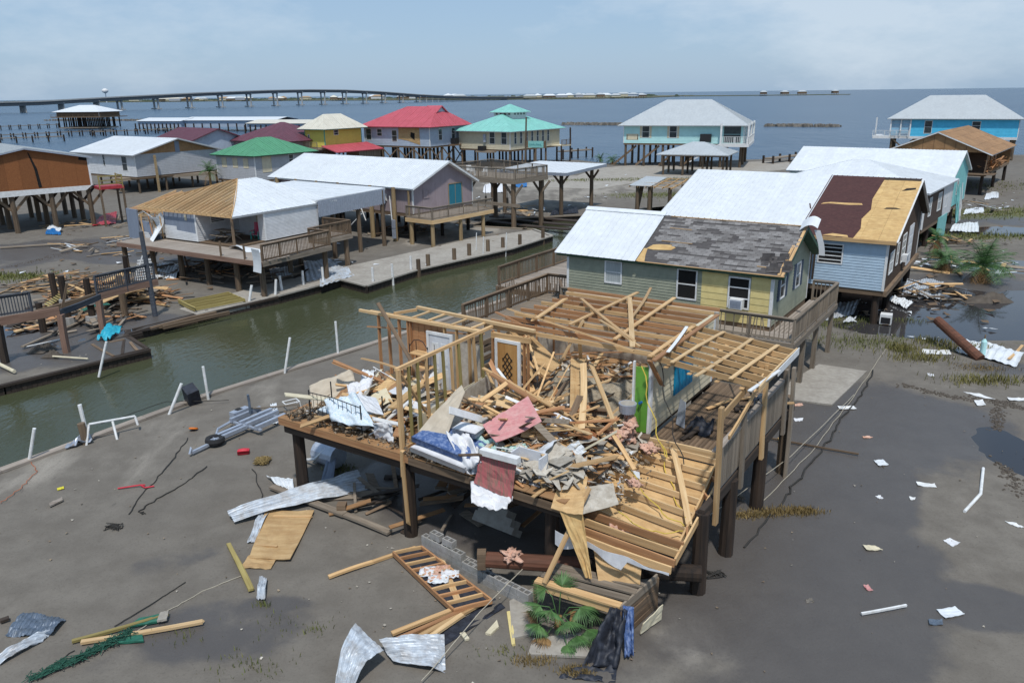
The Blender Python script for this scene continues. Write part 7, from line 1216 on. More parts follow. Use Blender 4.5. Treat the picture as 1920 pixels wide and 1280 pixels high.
bx = thing('black_cabinet', 'small black cabinet tipped on the bulkhead edge', 'cabinet', up((-13.68, 31.80, 0), .25), .7); q = MB(); q.box((-.25, -.3, -.2), (.25, .3, .55)); o = q.build('body', 'tarp_black', bx); o.rotation_euler = (.35, -.2, 0); q = MB(); q.box((.252, -.26, -.15), (.27, .26, .5)); o = q.build('door', 'wood_grey', bx); o.rotation_euler = (.35, -.2, 0)
# boat trailer
tl = thing('boat_trailer', 'battered galvanised boat trailer with its tyre flat on the sand', 'trailer', up((-10.19, 29.18, 0), 0), R(58))
for y in (-.72, -.18, .18, .72): q = MB(); q.box((-.6, y - .07, .25), (.9 if abs(y) > .5 else 1.0, y + .07, .42)); q.build('rail', 'galv', tl)
for y in (-.13, .13): q = MB(); q.box((-1.7, y - .07, .18), (-.55, y + .07, .32)); q.build('drawbar', 'galv', tl)
for x in (-.5, .75): q = MB(); q.box((x - .05, -.9, .2), (x + .05, .9, .28)); q.build('cross_member', 'galv', tl)
q = MB(); q.box((-.3, .85, .1), (.5, 1.15, .5)); q.build('fender', 'galv', tl); q = MB(); q.cyl((.1, .95, .24), (.1, 1.15, .24), .3, .3, 16); w_ = q.build('wheel', 'rubber', tl)
q = MB(); q.tube([(-.55, .8, .25), (-1.2, .75, .2), (-1.75, .2, .2)], .05, 6); q.build('brace', 'galv', tl); q = MB(); q.tube([(.2, .5, .4), (.25, .55, .9), (.2, .52, 1.2)], .05, 6); q.build('winch_post', 'metal_blue', tl)
q = MB()
n_ = 22
for i in range(n_):
    a0, a1 = 6.2832 * i / n_, 6.2832 * (i + 1) / n_
    for r_, z_ in ((0, 0),): pass
    P = lambda a, r, z: V(-1.95 + r * math.cos(a), -.02 + r * math.sin(a), .2 + z)
    ring = [(.19, -.09), (.33, -.11), (.37, 0), (.33, .11), (.19, .09)]
    for (r0, z0), (r1, z1) in zip(ring, ring[1:] + ring[:1]): q.add([P(a0, r0, z0), P(a1, r0, z0), P(a1, r1, z1), P(a0, r1, z1)], [(0, 1, 2, 3)])
ty = q.build('tyre', 'rubber', tl, smooth=True); q = MB(); q.cyl((-1.95, -.02, .14), (-1.95, -.02, .22), .19, .19, 14)
for k in range(5): a = k * 1.2566; q.beam((-1.95, -.02, .25), (-1.95 + .17 * math.cos(a), -.02 + .17 * math.sin(a), .24), .05, .03)
q.build('rim', 'galv', ty); q = MB(); q.beam((-2.2, -.05, .15), (-3.0, -.05, .12), .1, .1); q.tube([(-2.95, -.05, .1), (-3.0, -.02, .3), (-3.1, -.05, .1)], .05, 6); q.build('hitch', 'galv', tl)
st = thing('stool_frame', 'white tubular stool frame lying beyond the trailer', 'frame', up((-9.28, 31.11, 0), 0), .6)
for a, b in (((-.3, -.2, .3), (.3, -.2, .3)), ((.3, -.2, .3), (.3, .2, .3)), ((.3, .2, .3), (-.3, .2, .3)), ((-.3, .2, .3), (-.3, -.2, .3)), ((-.3, -.2, .3), (-.33, -.22, 0)), ((.3, -.2, .3), (.33, -.22, 0)), ((.3, .2, .3), (.33, .22, 0))): q = MB(); q.cyl(a, b, .022, .022, 6); q.build('tube', 'pvc', st)
board('loose_board', up((-10.63, 29.90, 0), .5), up((-8.90, 30.92, 0), .25), .1, .04, 'wood_grey', None, label='grey plank lying across the boat trailer', cat='board')
ribbed('metal_sheet', 'small white ribbed scrap leaning on the trailer end', [up((-10.04, 30.73, 0), .35), up((-9.81, 30.84, 0), .35), up((-9.31, 29.37, 0), .05), up((-9.58, 29.32, 0), .05)], 'roof_white', 3)
soft_box('life_vest', 'crumpled red bag lying beside the trailer wheel', 'bag', up((-9.88, 26.68, 0), .1), .2, .42, .22, .16, 'plastic_red', (0, 0), .05)
q = MB()
for k in range(40): a = rnd.uniform(0, 6.28); c = V((-8.97, 25.90, 0)); q.tube([c + V(.3 * math.cos(a + j * .7 + k) * rnd.uniform(.5, 1), .25 * math.sin(a + j * .9), .05 + .12 * rnd.random()) for j in range(6)], .014, 4)
tag(q.build('rope_tangle', 'straw'), 'tangled brown rope by the trailer hitch', 'rope')
q = MB(); q.cyl(V((-12.56, 28.89, 0)) + V(0, 0, .06), V((-12.56, 28.89, 0)) + V(0, .03, .12), .17, .17, 14); tag(q.build('orange_float', 'plastic_orange'), 'orange disc lying alone on the sand near the canal', 'float')
rc = thing('bent_red_bars', 'bent red metal frame on the sand at the left', 'frame', up((-12.63, 24.10, 0), .04), -.4)
for a, b in (((-.55, -.3, 0), (.05, .1, .05)), ((.05, .1, .05), (.3, .05, .02)), ((.15, .2, .02), (.05, .1, .05)), ((.3, .05, .02), (.5, .25, .02))): q = MB(); q.cyl(a, b, .025, .025, 6); q.build('bar', 'plastic_red', rc)
flat('plank_piece', 'pale grey plank piece lying on the sand at the left', [up((-15.01, 23.04, 0), .04), up((-14.81, 23.46, 0), .04), up((-14.66, 23.24, 0), .05), up((-14.88, 22.86, 0), .05)], 'deck_grey', 'board', .05); flat('yellow_scrap', 'small yellow strip on the sand at the left', [up((-15.35, 24.14, 0), .03), up((-15.18, 24.25, 0), .03), up((-15.08, 24.09, 0), .03), up((-15.25, 23.99, 0), .03)], 'plastic_yellow')
# metal, plywood and planks in front of the wreck
ribbed('metal_sheet', 'long white twisted roofing sheet lying under a plank before the wreck', [up((-8.88, 22.01, 0), .25), up((-8.55, 21.62, 0), .1), up((-4.80, 23.53, 0), .12), up((-5.33, 24.72, 0), .25)], 'metal', 7, .035, .1, .0, .045, 2, 20); ribbed('metal_sheet', 'narrow white roofing strip under the fallen plywood', [up((-7.95, 22.45, 0), .12), up((-7.63, 22.38, 0), .12), up((-7.61, 20.57, 0), .05), up((-7.82, 20.51, 0), .05)], 'metal', 3, .02, .05); ribbed('metal_sheet', 'white sheet end poking out near the first pile', [up((-8.47, 24.69, 0), .12), up((-7.46, 24.35, 0), .15), up((-7.23, 23.59, 0), .1), up((-7.90, 23.98, 0), .1)], 'roof_white', 5, .02, .06)
flat('plywood_sheet', 'large plywood sheet lying on the sand left of the wreck', [up((-7.78, 22.31, 0), .14), up((-6.26, 22.27, 0), .12), up((-6.30, 19.54, 0), .1), up((-7.49, 19.67, 0), .1)], 'plywood', 'plywood', .025, .05, .04); flat('plywood_sheet', 'broken ragged end of the fallen plywood', [up((-7.53, 19.81, 0), .07), up((-6.72, 19.60, 0), .07), up((-6.75, 19.18, 0), .05), up((-7.63, 19.25, 0), .05)], 'plywood', 'plywood', .02, .02, .05)
GP = [((-8.05, 23.91, .1),(-5.22, 21.94, .1),.25,'wood_grey','long grey plank slanting from the metal sheet toward the wreck'),((-5.37, 22.08, .1),(-3.67, 20.84, .1),.22,'wood_grey','grey plank end lying in line toward the second pile'),((-7.67, 22.00, .1),(-6.23, 21.90, .1),.1,'pine','thin batten across the top of the fallen plywood'),((-7.53, 20.35, .1),(-6.85, 20.22, .1),.08,'pine','thin batten low on the fallen plywood'),((-8.33, 20.42, .1),(-6.97, 18.12, .1),.12,'wood_green','greenish stud lying left of the fallen plywood'),((-8.10, 20.07, .1),(-6.92, 18.14, .1),.08,'wood_green','narrow stud beside the greenish one'),((-5.04, 18.69, .1),(-3.94, 19.38, .1),.12,'pine','pine rail lying left of the fallen ladder frame'),((-4.08, 19.31, .1),(-2.83, 20.07, .1),.12,'pine','pine rail reaching the top of the ladder frame'),((-2.38, 20.57, .1),(-1.48, 17.52, .1),.17,'pine_pale','pale plank lying across the ladder frame'),((-10.41, 16.11, .1),(-7.72, 16.82, .1),.13,'pine_pale','long pale beam at the lower left'),((-10.65, 16.15, .1),(-8.74, 17.14, .1),.1,'wood_green','greenish beam behind the long pale beam'),((-2.99, 16.28, .1),(-1.56, 17.17, .1),.13,'pine','pine plank at the foot of the ladder frame, uppermost'),((-2.83, 16.08, .1),(-1.16, 17.25, .1),.12,'pine_red','pine plank at the foot of the ladder frame, second'),((-2.67, 15.85, .1),(-0.83, 17.46, .1),.14,'pine','pine plank at the foot of the ladder frame, third'),((-2.37, 15.77, .1),(-1.29, 16.99, .1),.13,'pine_pale','pine plank at the foot of the ladder frame, lowest'),((-12.86, 16.95, .1),(-12.67, 17.07, .1),.14,'wood_dark','dark plank end at the left edge'),((9.83, 27.04, .1),(10.22, 27.03, .1),.3,'plywood_roof','short yellow timber block right of the wreck deck'),((9.21, 27.59, .1),(12.31, 25.87, .1),.06,'wood_brown','thin broken branchlike lath right of the deck'),((8.59, 16.84, .1),(9.85, 17.14, .1),.05,'pvc','thin grey pipe on the sand at the lower right'),((6.83, 23.77, .1),(7.32, 22.67, .1),.12,'wood_grey','plank between the right piles'),((-44.74, 69.18, .1),(-40.17, 70.68, .1),.35,'wood_grey','long washed-up timber at the left'),((-26.62, 45.15, .1),(-25.43, 46.51, .1),.25,'pine_pale','pale beam in the mud at the left'),((-25.72, 39.95, .1),(-24.99, 45.77, .1),.2,'wood_grey','long beam slanting through the mud at the left'),((-27.79, 42.79, .1),(-26.62, 45.15, .1),.25,'pine_pale','beam lying in the wet mud at the left')]
for a, b, w, m, lab in GP: board('loose_board', (a[0], a[1], .06 + w * .2), (b[0], b[1], .07 + w * .25), w, .05 + w * .12, m, None, label=lab, cat='board', split=.05 if w > .08 else 0)
q = MB(); q.box((-.14, -.14, 0), (.14, .14, .3)); o = q.build('post_stub', 'wood_brown'); o.location = up((-5.38, 22.25, 0), .05); tag(o, 'short square post stub nailed on the grey plank', 'post')
lf = thing('ladder_frame', 'fallen wall frame like a ladder with insulation between its rungs', 'frame', up((-2.02, 18.52, 0), 0)); o_ = -V(up((-2.02, 18.52, 0), 0)); c1, c2, c3, c4 = V(-3.42, 19.65, .18), V(-2.65, 19.9, .2), V(-.6, 17.35, .2), V(-1.55, 17.05, .15)
board('rail', c1 + o_, c4 + o_, .05, .14, 'pine_red', lf); board('rail', c2 + o_, c3 + o_, .05, .14, 'pine_red', lf)
for k in range(10): s = k / 9.; board('rung', c1.lerp(c4, s) + o_, c2.lerp(c3, s) + o_, .05, .12, 'pine_red' if k % 2 else 'pine', lf)
q = MB(); q.grid(3, 6, lambda x, y: c1.lerp(c2, x).lerp(c4.lerp(c3, x), y) + o_ - V(0, 0, .045)); solid(q.build('felt_backing', 'tarp_black', lf), .02)
for k in range(9): p = c1.lerp(c4, rnd.uniform(.1, .9)).lerp(c2.lerp(c3, .5), rnd.uniform(.3, .9)) + o_ + V(0, 0, .04); q = MB(); q.grid(6, 5, lambda x, y: p + V((x - .5) * .42, (y - .5) * .3, .07 * fbm(x * 6 + k, y * 6))); solid(q.build('insulation_scrap', rnd.choice(['insulation', 'fabric_white', 'roof_white']), lf, smooth=True), .03)
flat('felt_sheet', 'black roofing felt spread under the planks before the wreck', [up((-2.29, 16.32, 0), .03), up((-0.57, 17.78, 0), .03), up((-0.25, 17.33, 0), .03), up((-1.85, 15.77, 0), .03)], 'tarp_black', 'felt', .012, .02, .05)
# concrete block wall, each block with its hollow cells
bw_ = thing('block_wall', 'low wall of hollow concrete blocks half buried before the wreck', 'wall', (-2.64, 19.9, 0), math.atan2(17.31 - 19.9, .32 + 2.64))
def block(par, x, z, y=0.):
    q = MB(); Lb, Wb, Hb, w = .385, .19, .19, .035
    q.box((x, y, z), (x + Lb, y + w, z + Hb)); q.box((x, y + Wb - w, z), (x + Lb, y + Wb, z + Hb))
    for k in range(3): xx = x + k * (Lb - w) / 2; q.box((xx, y + w, z), (xx + w, y + Wb - w, z + Hb))
    q.build('block', 'concrete_grey', par)
for k in range(10):
    for j in range(3 if k < 4 else 2): block(bw_, k * .395, .0 + j * .198 - .0, .006 * (j % 2))
for k in range(2): block(bw_, .3 + k * .5, .6, .05)
for k in range(3): block(bw_, 1.0 + k * .42, .0, .35)
stp = thing('concrete_steps', 'fallen flight of concrete steps lying upside down under the wreck', 'steps', (-0.39, 20.93, 0), R(-38)); q = MB(); n_ = 5
prof = [(0, 0)] + [p for k in range(n_) for p in ((k * .28, .16 + (k % 2) * .0 + .14 * (k < 3)), ((k + 1) * .28, .16 + .14 * (k < 3)))]; 
fr = (V(-.8, 0, .1), V(1, 0, 0), V(.0, .6, .8), V(0, -.8, .6)); q.plate([(0, 0), (1.5, 0), (1.5, .2), (1.35, .2), (1.35, .42), (1.1, .42), (1.1, .62), (.85, .62), (.2, .78), (.2, .6), (.08, .6), (.08, .3), (0, .3)], fr, 0, .5); q.build('steps', 'concrete', stp)
q = MB(); q.cyl((-.74, 18.24, .85), (1.9, 17.95, .8), .21, .22, 12, wob=.03); lg = tag(q.build('fallen_pile', 'log_red'), 'thick fallen pile lying across under the front edge', 'log'); q = MB(); q.cyl((1.9, 17.95, .8), (4.75, 17.63, .75), .22, .22, 12, wob=.03); q.build('dark_end', 'pile_black', lg); q = MB(); q.box((-.98, 18.1, .62), (-.75, 18.4, 1.08)); q.build('end_block', 'wood_brown', lg)
q = MB(); q.box((.8, 18.0, -.1), (1.2, 18.2, .6)); q.box((3.2, 17.7, -.1), (3.5, 17.95, .55)); q.build('support_block', 'concrete_grey', lg)
cr_ = thing('fallen_landing', 'fallen timber landing box with grey planks on top at the front', 'landing', (2.0, 16.9, 0)); o_ = -V(2.0, 16.9, 0)
A, B, C_, D_ = V(.5, 17.05, 1.0), V(2.45, 15.98, .98), V(3.55, 17.25, 1.0), V(1.3, 18.0, 1.05)
for k in range(4): s = k * .2 + .03; board('plank', A.lerp(D_, s) + o_, B.lerp(C_, s) + o_, .22, .05, 'wood_grey' if k != 0 else 'pine', cr_)
board('rim', A + o_ - V(0, 0, .12), B + o_ - V(0, 0, .12), .05, .22, 'pine', cr_); board('rim', B + o_ - V(0, 0, .1), C_ + o_ - V(0, 0, .1), .05, .22, 'wood_grey', cr_)
for k in range(5): board('side_board', B + o_ - V(0, 0, .3 + k * .15), C_ + o_ - V(0, 0, .3 + k * .15), .03, .14, 'wood_brown', cr_)
for p in (A, B, C_): board('leg', p + o_ - V(0, 0, 1.1), p + o_ - V(0, 0, .1), .1, .1, 'wood_brown', cr_)
sheet('dark_cloth', 'blue-black cloth hanging from the landing to the sand', 'cloth', [(2.2, 15.9, 1.05), (2.6, 15.75, 1.05), (2.3, 15.0, .06), (1.5, 15.1, .06)], 'tarp_black', 14, 18, .1, .01, .35, 7, True); sheet('dark_cloth', 'denim blue cloth strip hanging at the landing corner', 'cloth', [(2.5, 15.85, 1.1), (2.75, 15.8, 1.1), (2.7, 15.3, .15), (2.5, 15.3, .1)], 'fabric_blue', 8, 16, .05, .01, .2, 8, True); sheet('dark_cloth', 'dark cloth trailing flat on the sand', 'cloth', [(1.3, 15.0, .05), (2.3, 15.1, .05), (2.2, 14.6, .05), (.9, 14.75, .05)], 'tarp_black', 14, 8, .02, .01, .2, 9, True)
flat('yellow_board', 'pale yellow board leaning on the landing side', [(3.0, 16.2, .05), (3.6, 16.75, .05), (3.62, 16.72, .5), (3.05, 16.18, .35)], 'side_cream', 'board', .02)
for lab, pp, m in (('broken concrete slab beside the palmetto', ((-0.15, 17.55, 0), (0.48, 18.11, 0), (0.49, 16.27, 0), (-0.09, 16.08, 0)), 'concrete'), ('concrete slab below the palmetto', ((0.42, 16.07, 0), (1.59, 16.25, 0), (1.76, 15.39, 0), (0.28, 15.51, 0)), 'concrete'), ('yellow board scrap beside the broken slab', ((-0.22, 17.11, 0), (-0.11, 17.15, 0), (-0.01, 15.89, 0), (-0.09, 15.85, 0)), 'side_yellow'), ('cream board scrap before the black felt', ((-0.73, 16.29, 0), (-0.46, 16.79, 0), (-0.41, 16.53, 0), (-0.60, 16.25, 0)), 'side_cream'), ('plaster scrap before the cream board', ((-1.35, 16.30, 0), (-1.23, 16.34, 0), (-1.11, 16.10, 0), (-1.21, 16.06, 0)), 'side_cream')): flat('slab_piece' if m == 'concrete' else 'board_scrap', lab, [up(p, .04) for p in pp], m, 'slab' if m == 'concrete' else 'board', .06, .0, .01)
ribbed('metal_sheet', 'crumpled blue-white roofing sheet arched at the bottom edge', [up((-4.01, 14.54, 0), .05), up((-3.57, 14.53, 0), .05), up((-3.01, 15.29, 0), .35), up((-3.78, 16.00, 0), .6)], 'metal', 6, .03, .35, .0, .05, 5, 18); ribbed('metal_sheet', 'blue-white roofing sheet with a rusty end at the bottom edge', [up((-3.20, 15.72, 0), .35), up((-2.81, 15.24, 0), .1), up((-1.59, 14.97, 0), .06), up((-1.69, 15.96, 0), .3)], 'metal', 6, .03, .08, .0, .05, 6, 18)
ribbed('metal_sheet', 'blue-grey ribbed sheet at the lower left', [up((-12.41, 16.40, 0), .08), up((-11.26, 16.41, 0), .08), up((-11.25, 17.01, 0), .12), up((-12.45, 17.24, 0), .15)], 'metal_blue', 12, .02, .04, .0, .05, 7); ribbed('metal_sheet', 'torn white roofing strip at the lower left edge', [up((-12.12, 15.70, 0), .08), up((-11.92, 15.37, 0), .06), up((-11.40, 16.20, 0), .06), up((-11.33, 16.62, 0), .1)], 'metal', 5, .03, .08, .0, .05, 8); ribbed('metal_sheet', 'small white roofing piece with grass beneath', [up((-6.71, 17.77, 0), .08), up((-6.47, 17.72, 0), .08), up((-6.68, 18.62, 0), .12), up((-6.90, 18.70, 0), .12)], 'metal', 3, .02, .06)
flat('green_board', 'dark green painted board under the long pale beam', [up((-9.53, 16.10, 0), .05), up((-8.93, 16.15, 0), .05), up((-9.07, 16.39, 0), .05), up((-9.60, 16.34, 0), .05)], 'board_green', 'board', .05); flat('green_board', 'dark green board with a grey block behind the long pale beam', [up((-9.55, 16.66, 0), .06), up((-8.91, 16.86, 0), .06), up((-8.77, 17.17, 0), .1), up((-9.40, 16.97, 0), .1)], 'board_green', 'board', .05); flat('grey_block', 'grey slab piece at the end of the green board', [up((-8.88, 16.81, 0), .12), up((-8.67, 16.89, 0), .12), up((-8.75, 17.21, 0), .12), up((-8.94, 17.15, 0), .12)], 'concrete', 'slab', .06)
q = MB()
for k in range(150):
    s0 = rnd.random(); ln = rnd.uniform(.08, .3); P = lambda s: V((-11.06, 14.74, 0)).lerp(V((-10.10, 15.66, 0)), min(1, s * 2)) if s < .5 else V((-10.10, 15.66, 0)).lerp(V((-9.44, 16.42, 0)), (s - .5) * 2)
    q.tube([P(min(1, s0 + ln * j / 4)) + V(rnd.gauss(0, .09), rnd.gauss(0, .09), .05 + abs(rnd.gauss(0, .05))) for j in range(5)], .011, 3)
tag(q.build('fishing_net', 'net_green'), 'dark green net twisted along the sand at the lower left', 'net')
# cables on the ground
def cable(lab, pts, r=.018, mat='rope_dark', wob=.05, z=.03, name='cable'):
    out = []
    for a, b in zip(pts, pts[1:]):
        a, b = V(a), V(b)
        for k in range(8): out.append(a.lerp(b, k / 8) + V(rnd.uniform(-wob, wob), rnd.uniform(-wob, wob), z if a.z < .01 and b.z < .01 else 0))
    out.append(V(pts[-1]) + V(0, 0, z)); q = MB(); q.tube(out, r, 5); tag(q.build(name, mat), lab, 'cable')
cable('thin black cable curving over the sand by the red frame', [(-12.14, 22.32, 0), (-12.24, 23.91, 0), (-12.29, 25.91, 0), (-12.49, 28.13, 0)]); cable('black cable looping on the sand left of the wreck', [(-11.59, 22.31, 0), (-11.84, 22.48, 0), (-11.76, 22.99, 0), (-11.22, 24.26, 0), (-10.86, 25.66, 0)]); cable('dark cable running from the trailer to the metal sheet', [(-9.14, 25.40, 0), (-8.24, 23.44, 0), (-7.86, 22.38, 0)]); cable('faint orange line on the sand at the left', [(-16.65, 23.12, 0), (-16.59, 24.21, 0), (-16.77, 25.40, 0), (-17.59, 26.41, 0)], .012, 'rope_orange'); cable('thin dark rope stretched from the post along the bulkhead', [up((-16.17, 28.95, 0), .3), up((-14.61, 31.29, 0), .3), up((-12.13, 31.81, 0), .1)], .015); cable('thick black cable lying on the sand right of the wreck', [(16.83, 34.84, 0), (14.86, 31.83, 0), (13.10, 29.25, 0), (11.34, 26.56, 0), (9.67, 24.28, 0), (8.65, 22.82, 0), (6.56, 19.96, 0)], .035, 'rope_dark', .08); cable('grey cable lying beside the thick black cable', [(18.74, 37.99, 0), (14.47, 31.53, 0), (10.70, 26.13, 0), (7.92, 22.66, 0)], .014, 'rope', .03)
cable('pale line slung from the wreck piles to the right', [up((1.90, 19.87, 0), 1.2), up((3.57, 19.89, 0), .85), up((5.12, 19.99, 0), .8), up((6.12, 20.93, 0), .8), up((9.51, 24.88, 0), .5), up((14.47, 31.53, 0), .1)], .012, 'rope', .01); cable('white rope running from the landing to the bottom edge', [up((0.49, 18.35, 0), .8), up((-0.87, 16.49, 0), .5), up((-2.10, 14.59, 0), .1)], .012, 'rope', .01); cable('thin cable from the plank to the green net at the lower left', [(-7.44, 18.89, 0), (-8.27, 18.17, 0), (-8.82, 17.39, 0), (-9.41, 16.36, 0)], .012, 'rope', .02); cable('dark thin rod on the sand above the green net', [(-8.89, 18.62, 0), (-9.35, 17.73, 0), (-9.93, 16.77, 0)], .014, 'rope_dark', .01); cable('thin line in the lower left corner', [(-10.47, 15.89, 0), (-10.92, 14.91, 0)], .012, 'rope_dark', .02)
for p, lab in (((-12.21, 21.52, 0), 'small tangle of black rope on the sand at the left'), ((5.39, 18.61, 0), 'snarl of wire at the base of the right pile')):
    q = MB(); c = V(p)
    for k in range(7): q.tube([c + V(rnd.uniform(-.3, .3), rnd.uniform(-.2, .2), rnd.uniform(.02, .1)) for _ in range(5)], .014, 4)
    tag(q.build('rope_tangle', 'rope_dark'), lab, 'rope')
pipe('curved white pipe, upper length, on the sand at the right', up((16.09, 24.70, 0), .05), up((14.98, 22.90, 0), .05), .05); pipe('curved white pipe, lower length, on the sand at the right', up((14.98, 22.90, 0), .05), up((13.87, 21.81, 0), .05), .05)
pipe('cream bent pipe lying on the rotten dock at the left', up((-23.16, 38.21, 0), .12), up((-21.18, 37.80, 0), .1), .05, 'side_cream'); pipe('thick cream pipe end at the left edge of the dock', up((-25.10, 36.97, 0), .15), up((-23.79, 35.99, 0), .1), .09, 'side_cream'); pipe('thin white pipe in the mud between the dock posts', up((-25.65, 40.08, 0), .05), up((-24.54, 41.36, 0), .05), .03)
for k, p in enumerate(((-23.41, 38.56, 0), (-24.59, 39.31, 0), (-24.34, 39.75, 0))): q = MB(); q.grid(10, 8, lambda x, y: V(p) + V((x - .5) * .9, (y - .5) * .6, .02 + .3 * max(0, math.sin(math.pi * x) * math.sin(math.pi * y)) * (.6 + abs(fbm(x * 6 + k, y * 6))))); tag(q.build('mud_lump', 'mud'), 'muddy lump of wreckage on the rotten dock, ' + ('beside the cream pipe', 'furthest left', 'behind the cream pipe')[k], 'mud')
# white litter on the right sand
LT = [('white board strip', (13.36, 23.83, 0), (13.90, 23.66, 0), (13.84, 23.41, 0), (13.29, 23.57, 0), 'trim_white'), ('ribbed white scrap near the cable', (12.67, 25.46, 0), (13.03, 25.54, 0), (13.04, 25.11, 0), (12.67, 25.04, 0), 'roof_white'), ('torn white panel under the pond', (19.38, 31.99, 0), (19.90, 31.72, 0), (20.20, 31.02, 0), (19.61, 31.41, 0), 'trim_white'), ('small white square', (19.25, 30.93, 0), (19.67, 31.04, 0), (19.47, 30.45, 0), (19.09, 30.41, 0), 'trim_white'), ('white strip at the right edge', (20.82, 31.25, 0), (21.49, 31.16, 0), (21.31, 30.87, 0), (20.73, 30.94, 0), 'trim_white'), ('crumpled white sheet lower right', (12.39, 20.22, 0), (12.63, 20.33, 0), (12.81, 20.09, 0), (12.47, 19.88, 0), 'fabric_white'), ('ribbed white panel scrap lower right', (10.55, 17.02, 0), (11.08, 17.14, 0), (11.16, 16.84, 0), (10.60, 16.68, 0), 'roof_white'), ('white panel by the grass', (20.50, 37.92, 0), (21.80, 37.70, 0), (21.51, 36.95, 0), (20.21, 37.16, 0), 'trim_white'), ('white strip at the far right', (14.78, 21.24, 0), (15.03, 21.17, 0), (15.13, 20.86, 0), (14.95, 20.93, 0), 'trim_white'), ('tan foam piece', (9.98, 20.05, 0), (10.31, 19.98, 0), (10.44, 19.76, 0), (9.99, 19.77, 0), 'side_cream'), ('white scrap near the tan foam', (11.60, 22.89, 0), (11.78, 22.95, 0), (11.79, 22.74, 0), (11.64, 22.71, 0), 'fabric_white'), ('pink shingle scrap', (9.17, 18.09, 0), (9.31, 18.11, 0), (9.33, 17.85, 0), (9.19, 17.88, 0), 'pink_panel'), ('orange brick-coloured scrap', (13.12, 27.50, 0), (13.42, 27.54, 0), (13.48, 27.39, 0), (13.14, 27.35, 0), 'insulation'), ('white flat box by the slab', (13.40, 30.54, 0), (14.05, 30.51, 0), (14.06, 30.22, 0), (13.35, 30.19, 0), 'trim_white'), ('white scrap by the deck slab', (11.17, 29.31, 0), (11.57, 29.35, 0), (11.41, 29.03, 0), (11.12, 29.04, 0), 'fabric_white'), ('pink scrap by the deck slab', (11.65, 30.83, 0), (12.06, 30.88, 0), (12.02, 30.64, 0), (11.65, 30.59, 0), 'insulation'), ('white scrap near the pond', (19.03, 34.39, 0), (19.24, 34.24, 0), (19.15, 33.96, 0), (18.90, 34.04, 0), 'fabric_white'), ('grey slab piece on the sand', (7.44, 17.50, 0), (7.63, 17.57, 0), (7.62, 17.39, 0), (7.41, 17.35, 0), 'rock'), ('white curl of trim', (12.65, 22.82, 0), (12.82, 22.75, 0), (12.72, 22.61, 0), (12.60, 22.65, 0), 'trim_white'), ('dark puddle board', (10.16, 16.65, 0), (10.50, 16.64, 0), (10.42, 16.44, 0), (10.08, 16.44, 0), 'metal_blue')]
for lab, a, b, c, d, m in LT: flat('litter_piece', lab + ' on the sand right of the wreck', [up(p, .035) for p in (a, b, c, d)], m, 'debris', .015, .02, .03)
# litter too small to pick apart
def scatter(name, lab, spots, n, mat, smin, smax, seed):
    r = random.Random(seed); q = MB()
    for _ in range(n):
        cx, cy, rx, ry = spots[r.randrange(len(spots))]; x = r.gauss(cx, rx); y = r.gauss(cy, ry)
        if not inside(x, y, OUT): continue
        s = r.uniform(smin, smax); a = r.uniform(0, 6.28); z = max(gz(x, y), -.05) + .015; k = r.choice((3, 4, 4)); ring = [(x + math.cos(a + j * 6.28 / k) * s * r.uniform(.4, 1), y + math.sin(a + j * 6.28 / k) * s * r.uniform(.25, 1), z + r.uniform(0, s * .5)) for j in range(k)]
        q.add(ring + [(p[0], p[1], p[2] + .01) for p in ring], [tuple(range(k - 1, -1, -1)), tuple(range(k, 2 * k))] + [(i, (i + 1) % k, k + (i + 1) % k, k + i) for i in range(k)])
    tag(q.build(name, mat), lab, 'litter', kind='stuff')
SP = [(9, 24, 4, 6), (-12, 24, 3, 4), (-5, 19, 3, 2.5), (2, 17, 3, 2), (14, 27, 5, 6), (20, 40, 6, 4), (34, 60, 8, 6), (-10, 60, 8, 6), (8, 90, 10, 14), (-28, 50, 6, 5), (-24, 40, 2.5, 2.5), (42, 80, 8, 10), (-40, 76, 8, 5), (18, 37, 3, 3)]
scatter('storm_litter', 'tiny pale scraps strewn over the sand by the storm', SP, 260, 'drywall', .015, .07, 21); scatter('storm_litter', 'tiny dark chips strewn over the sand by the storm', SP, 420, 'rubble', .015, .06, 22); scatter('storm_litter', 'white roofing scraps scattered between the far houses', [(30, 58, 5, 4), (38, 72, 4, 6), (52, 92, 8, 6), (0, 86, 8, 8), (-14, 62, 5, 4), (-42, 84, 6, 4), (-30, 60, 4, 3), (22, 45, 3, 3), (12, 100, 8, 12)], 160, 'roof_white', .08, .5, 23); scatter('storm_litter', 'broken timber scraps scattered between the far houses', [(30, 58, 5, 4), (38, 72, 4, 6), (55, 95, 8, 6), (-4, 80, 6, 6), (-30, 60, 6, 4), (-44, 82, 8, 4), (24, 46, 3, 2)], 260, 'wood_brown', .08, .45, 24)
def clods(lab, line, n, w, seed):
    r = random.Random(seed); q = MB(); ln = [V(*p[:2], 0) for p in line]
    for k in range(n):
        i = r.randrange(len(ln) - 1); p = ln[i].lerp(ln[i + 1], r.random()) + V(r.gauss(0, w), r.gauss(0, w), 0); s_ = r.uniform(.02, .09); q.cyl((p.x, p.y, gz(p.x, p.y) - .03), (p.x, p.y, gz(p.x, p.y) + s_ * .45), s_, s_ * .5, 5, wob=.35)
    tag(q.build('mud_clods', 'mud'), lab, 'mud', kind='stuff')
